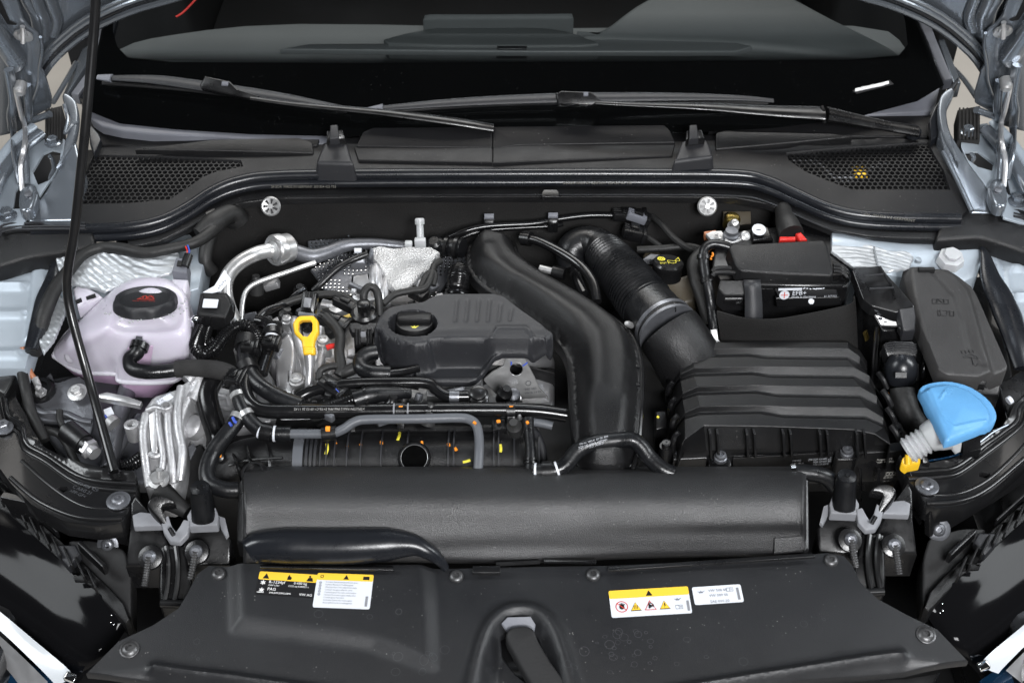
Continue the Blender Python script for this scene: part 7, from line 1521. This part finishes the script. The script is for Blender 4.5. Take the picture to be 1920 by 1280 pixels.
hose('black_tube', 'thin shiny black tube between the two fuse boxes', 'pipe', [(1716, 584, .88), (1728, 605, .87), (1730, 630, .86), (1736, 650, .85), (1732, 690, .83), (1728, 730, .80)], .005, 'rubber_glossy')
K['brownblack'] = mat('aged_black_plastic', (.034, .033, .033), .46, bump=.35, bscale=700, var=.15, vscale=14, rvar=.1, dust=.4)
fb = thing('fuse_box', 'large grey black fuse box lid with embossed umbrella beside the right wing', 'fuse box')
FO = [(1694, 512), (1697, 503), (1722, 502), (1780, 508), (1796, 518), (1822, 538), (1832, 556), (1860, 620), (1888, 684), (1886, 692), (1836, 704), (1776, 700), (1762, 692), (1752, 668), (1720, 594), (1702, 545)]
zfb = .915
yfb = W(1780, 505, zfb).y
gr = ridge([(1740, 520), (1790, 560), (1812, 600), (1826, 640), (1848, 662)], .006, -.0045, zfb-.02); dF = pdist([(p[0], p[1]) for p in FO], zfb-.01)
def fbz(x, y): return zfb-.22*(yfb-y)-.012*sstep(.012, 0, dF(x, y))+gr(x, y)
lid_ = MB().panel([(p[0], p[1], zfb-.02) for p in FO], fbz, .004, .03, fil=.004).build('lid', K['brownblack'], fb, ang=55)
MB().slab([(1722, 500, .922), (1752, 500, .922), (1754, 505, .92), (1724, 505, .92)], .008, .001).build('rear_clip', K['dull'], fb)
MB().slab([(1702, 560, .87), (1758, 690, .85), (1880, 700, .85), (1874, 740, .82), (1772, 740, .82), (1716, 640, .85)], .12, .004).build('lower_box', K['plastic'], fb)
MB().slab([(1768, 705, .862), (1850, 714, .86), (1848, 722, .855), (1770, 712, .857)], .01, .001).build('front_catch', K['plastic'], fb)
k = MB()
def onb(px, py):
    z = .9
    for _ in range(10): q = W(px, py, z); z = (z+fbz(q.x, q.y))/2
    return V((q.x, q.y, z+.0006))
def eng(pts, r=.0007): k.tube([onb(*p) for p in pts], r, 5, 0)
for x0, x1, y0, y1 in ((1748, 1756, 561, 569), (1770, 1778, 562, 570), (1757, 1769, 561, 569)): eng([(x0, y0), (x1, y0), (x1, y1), (x0, y1), (x0, y0)])
eng([(1757, 561), (1769, 569)]); eng([(1758, 582), (1762, 582), (1764, 592), (1759, 592), (1758, 582)]); eng([(1766, 582), (1776, 583), (1774, 592), (1767, 592)]); eng([(1780, 583), (1788, 584), (1788, 593), (1781, 592), (1780, 583)])
eng([(1806, 670), (1812, 665), (1822, 665), (1830, 668), (1834, 673), (1820, 670), (1806, 670)]); eng([(1821, 670), (1825, 684), (1830, 686), (1833, 683)], .0009)
for i in range(4): eng([(1802+i*7, 658-i*.5), (1804+i*7, 663-i*.5)])
k.build('engraved_symbols', K['embossed'], lid_, kind='stuff')
# ------------------------------------------------------------------ washer filler
wf = thing('washer_filler_cap', 'bright blue fan shaped washer cap on a milky filler neck', 'washer cap')
WP_ = [(1726, 729), (1742, 719), (1772, 715), (1796, 718), (1822, 727), (1848, 745), (1862, 762), (1867, 776), (1864, 788), (1850, 799), (1812, 812), (1779, 824), (1773, 820), (1760, 796), (1748, 770), (1735, 748)]
zc_ = .900; dW = pdist(WP_, zc_)
cw = W(1795, 768, zc_); rW1 = ridge([(1741, 722), (1760, 762), (1776, 786), (1790, 796), (1850, 784)], .0022, .0016, zc_)
rW2 = ridge([(1762, 748), (1772, 734)], .0014, .0018, zc_)
dots = [W(x, y, zc_) for x, y in ((1774, 731), (1780, 731), (1777, 735), (1783, 735), (1771, 736), (1780, 739), (1774, 739), (1784, 730), (1777, 728))]
def wz_(x, y):
    d = max(0, dW(x, y)); z = zc_-.30*(W(1795, 720, zc_).y-y)*.35+.006*math.sin(min(1, d/.05)*math.pi/2)+rW1(x, y)+rW2(x, y)-.008*sstep(.009, 0, d)
    for p in dots:
        q = math.hypot(p.x-x, p.y-y)
        if q < .004: z += .0016*math.exp(-(q/.0014)**2)
    return z
MB().panel([(p[0], p[1], zc_-.012) for p in WP_], wz_, .0019, .014, sm=2).build('cap', K['blue'], wf, ang=70)
MB().slab([(1724, 740, .885), (1734, 748, .885), (1748, 772, .882), (1760, 796, .878), (1748, 795, .868), (1734, 784, .866), (1730, 765, .87)], .012, .004, sm=2).build('cap_skirt', K['blue'], wf)
b = MB(); b.tube([(1775, 808, .862), (1752, 815, .856), (1738, 822, .85)], [.026, .024, .020], 26, 4); b.tube([(1748, 795, .866), (1756, 806, .860)], .020, 20, 0); b.build('neck', K['milky'], wf)
b = MB(); b.tube([(1740, 822, .85), (1700, 846, .83)], .0185, 24, 0, ribs=(.0075, .0035)); b.build('corrugated_neck', K['milky'], wf)
b = MB(); b.slab([(1776, 822, .86), (1806, 812, .86), (1804, 850, .835), (1792, 854, .83), (1780, 838, .84)], .03, .004); b.build('bottle_shoulder', K['milky'], wf)
MB().slab([(1820, 806, .868), (1846, 798, .87), (1852, 802, .866), (1850, 810, .86), (1826, 812, .858)], .01, .003).build('tab', K['milky'], wf)
MB().slab([(1806, 818, .84), (1838, 812, .84), (1840, 840, .82), (1806, 848, .82)], .02, .002).build('neck_bracket', K['plastic'], wf)
yc2 = thing('yellow_clip', 'yellow plastic clip at the inner corner of the right carrier', 'clip')
MB().slab([(1692, 857, .828), (1702, 850, .832), (1724, 850, .832), (1727, 854, .83), (1726, 868, .822), (1704, 872, .82), (1700, 876, .818), (1690, 868, .822)], .014, .003, fil=.003).build('clip', K['yellow'], yc2)
b = MB(); b.tube([(1703, 852, .835), (1703, 870, .824)], .0045, 12, 0); b.build('clip_roll', K['yellow'], yc2)
MB().slab([(1682, 858, .815), (1690, 850, .818), (1702, 876, .81), (1725, 920, .79), (1738, 960, .77), (1728, 968, .765), (1704, 920, .78)], .02, .002).build('side_guide', K['plastic'], rc)
MB().slab([(1728, 852, .82), (1740, 856, .818), (1744, 868, .812), (1730, 868, .812)], .01, .002).build('corner_post', K['plastic'], yc2)
b = MB(); b.tube([(1890, 752, .84), (1896, 748, .842)], .006, 12, 0); tag(b.build('white_stud', K['label']), 'tiny white stud at the right edge above the carrier', 'stud')
b = MB(); b.slab([(1870, 720, .80), (1920, 690, .81), (1960, 690, .81), (1960, 780, .78), (1890, 790, .78)], .04, .004); tag(b.build('edge_bracket', K['plastic']), 'dark plastic bracket at the right edge above the carrier', 'bracket')
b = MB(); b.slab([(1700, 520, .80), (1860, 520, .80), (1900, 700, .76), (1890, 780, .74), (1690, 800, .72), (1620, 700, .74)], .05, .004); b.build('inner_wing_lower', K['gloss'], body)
bpy.context.view_layer.update()
settle()
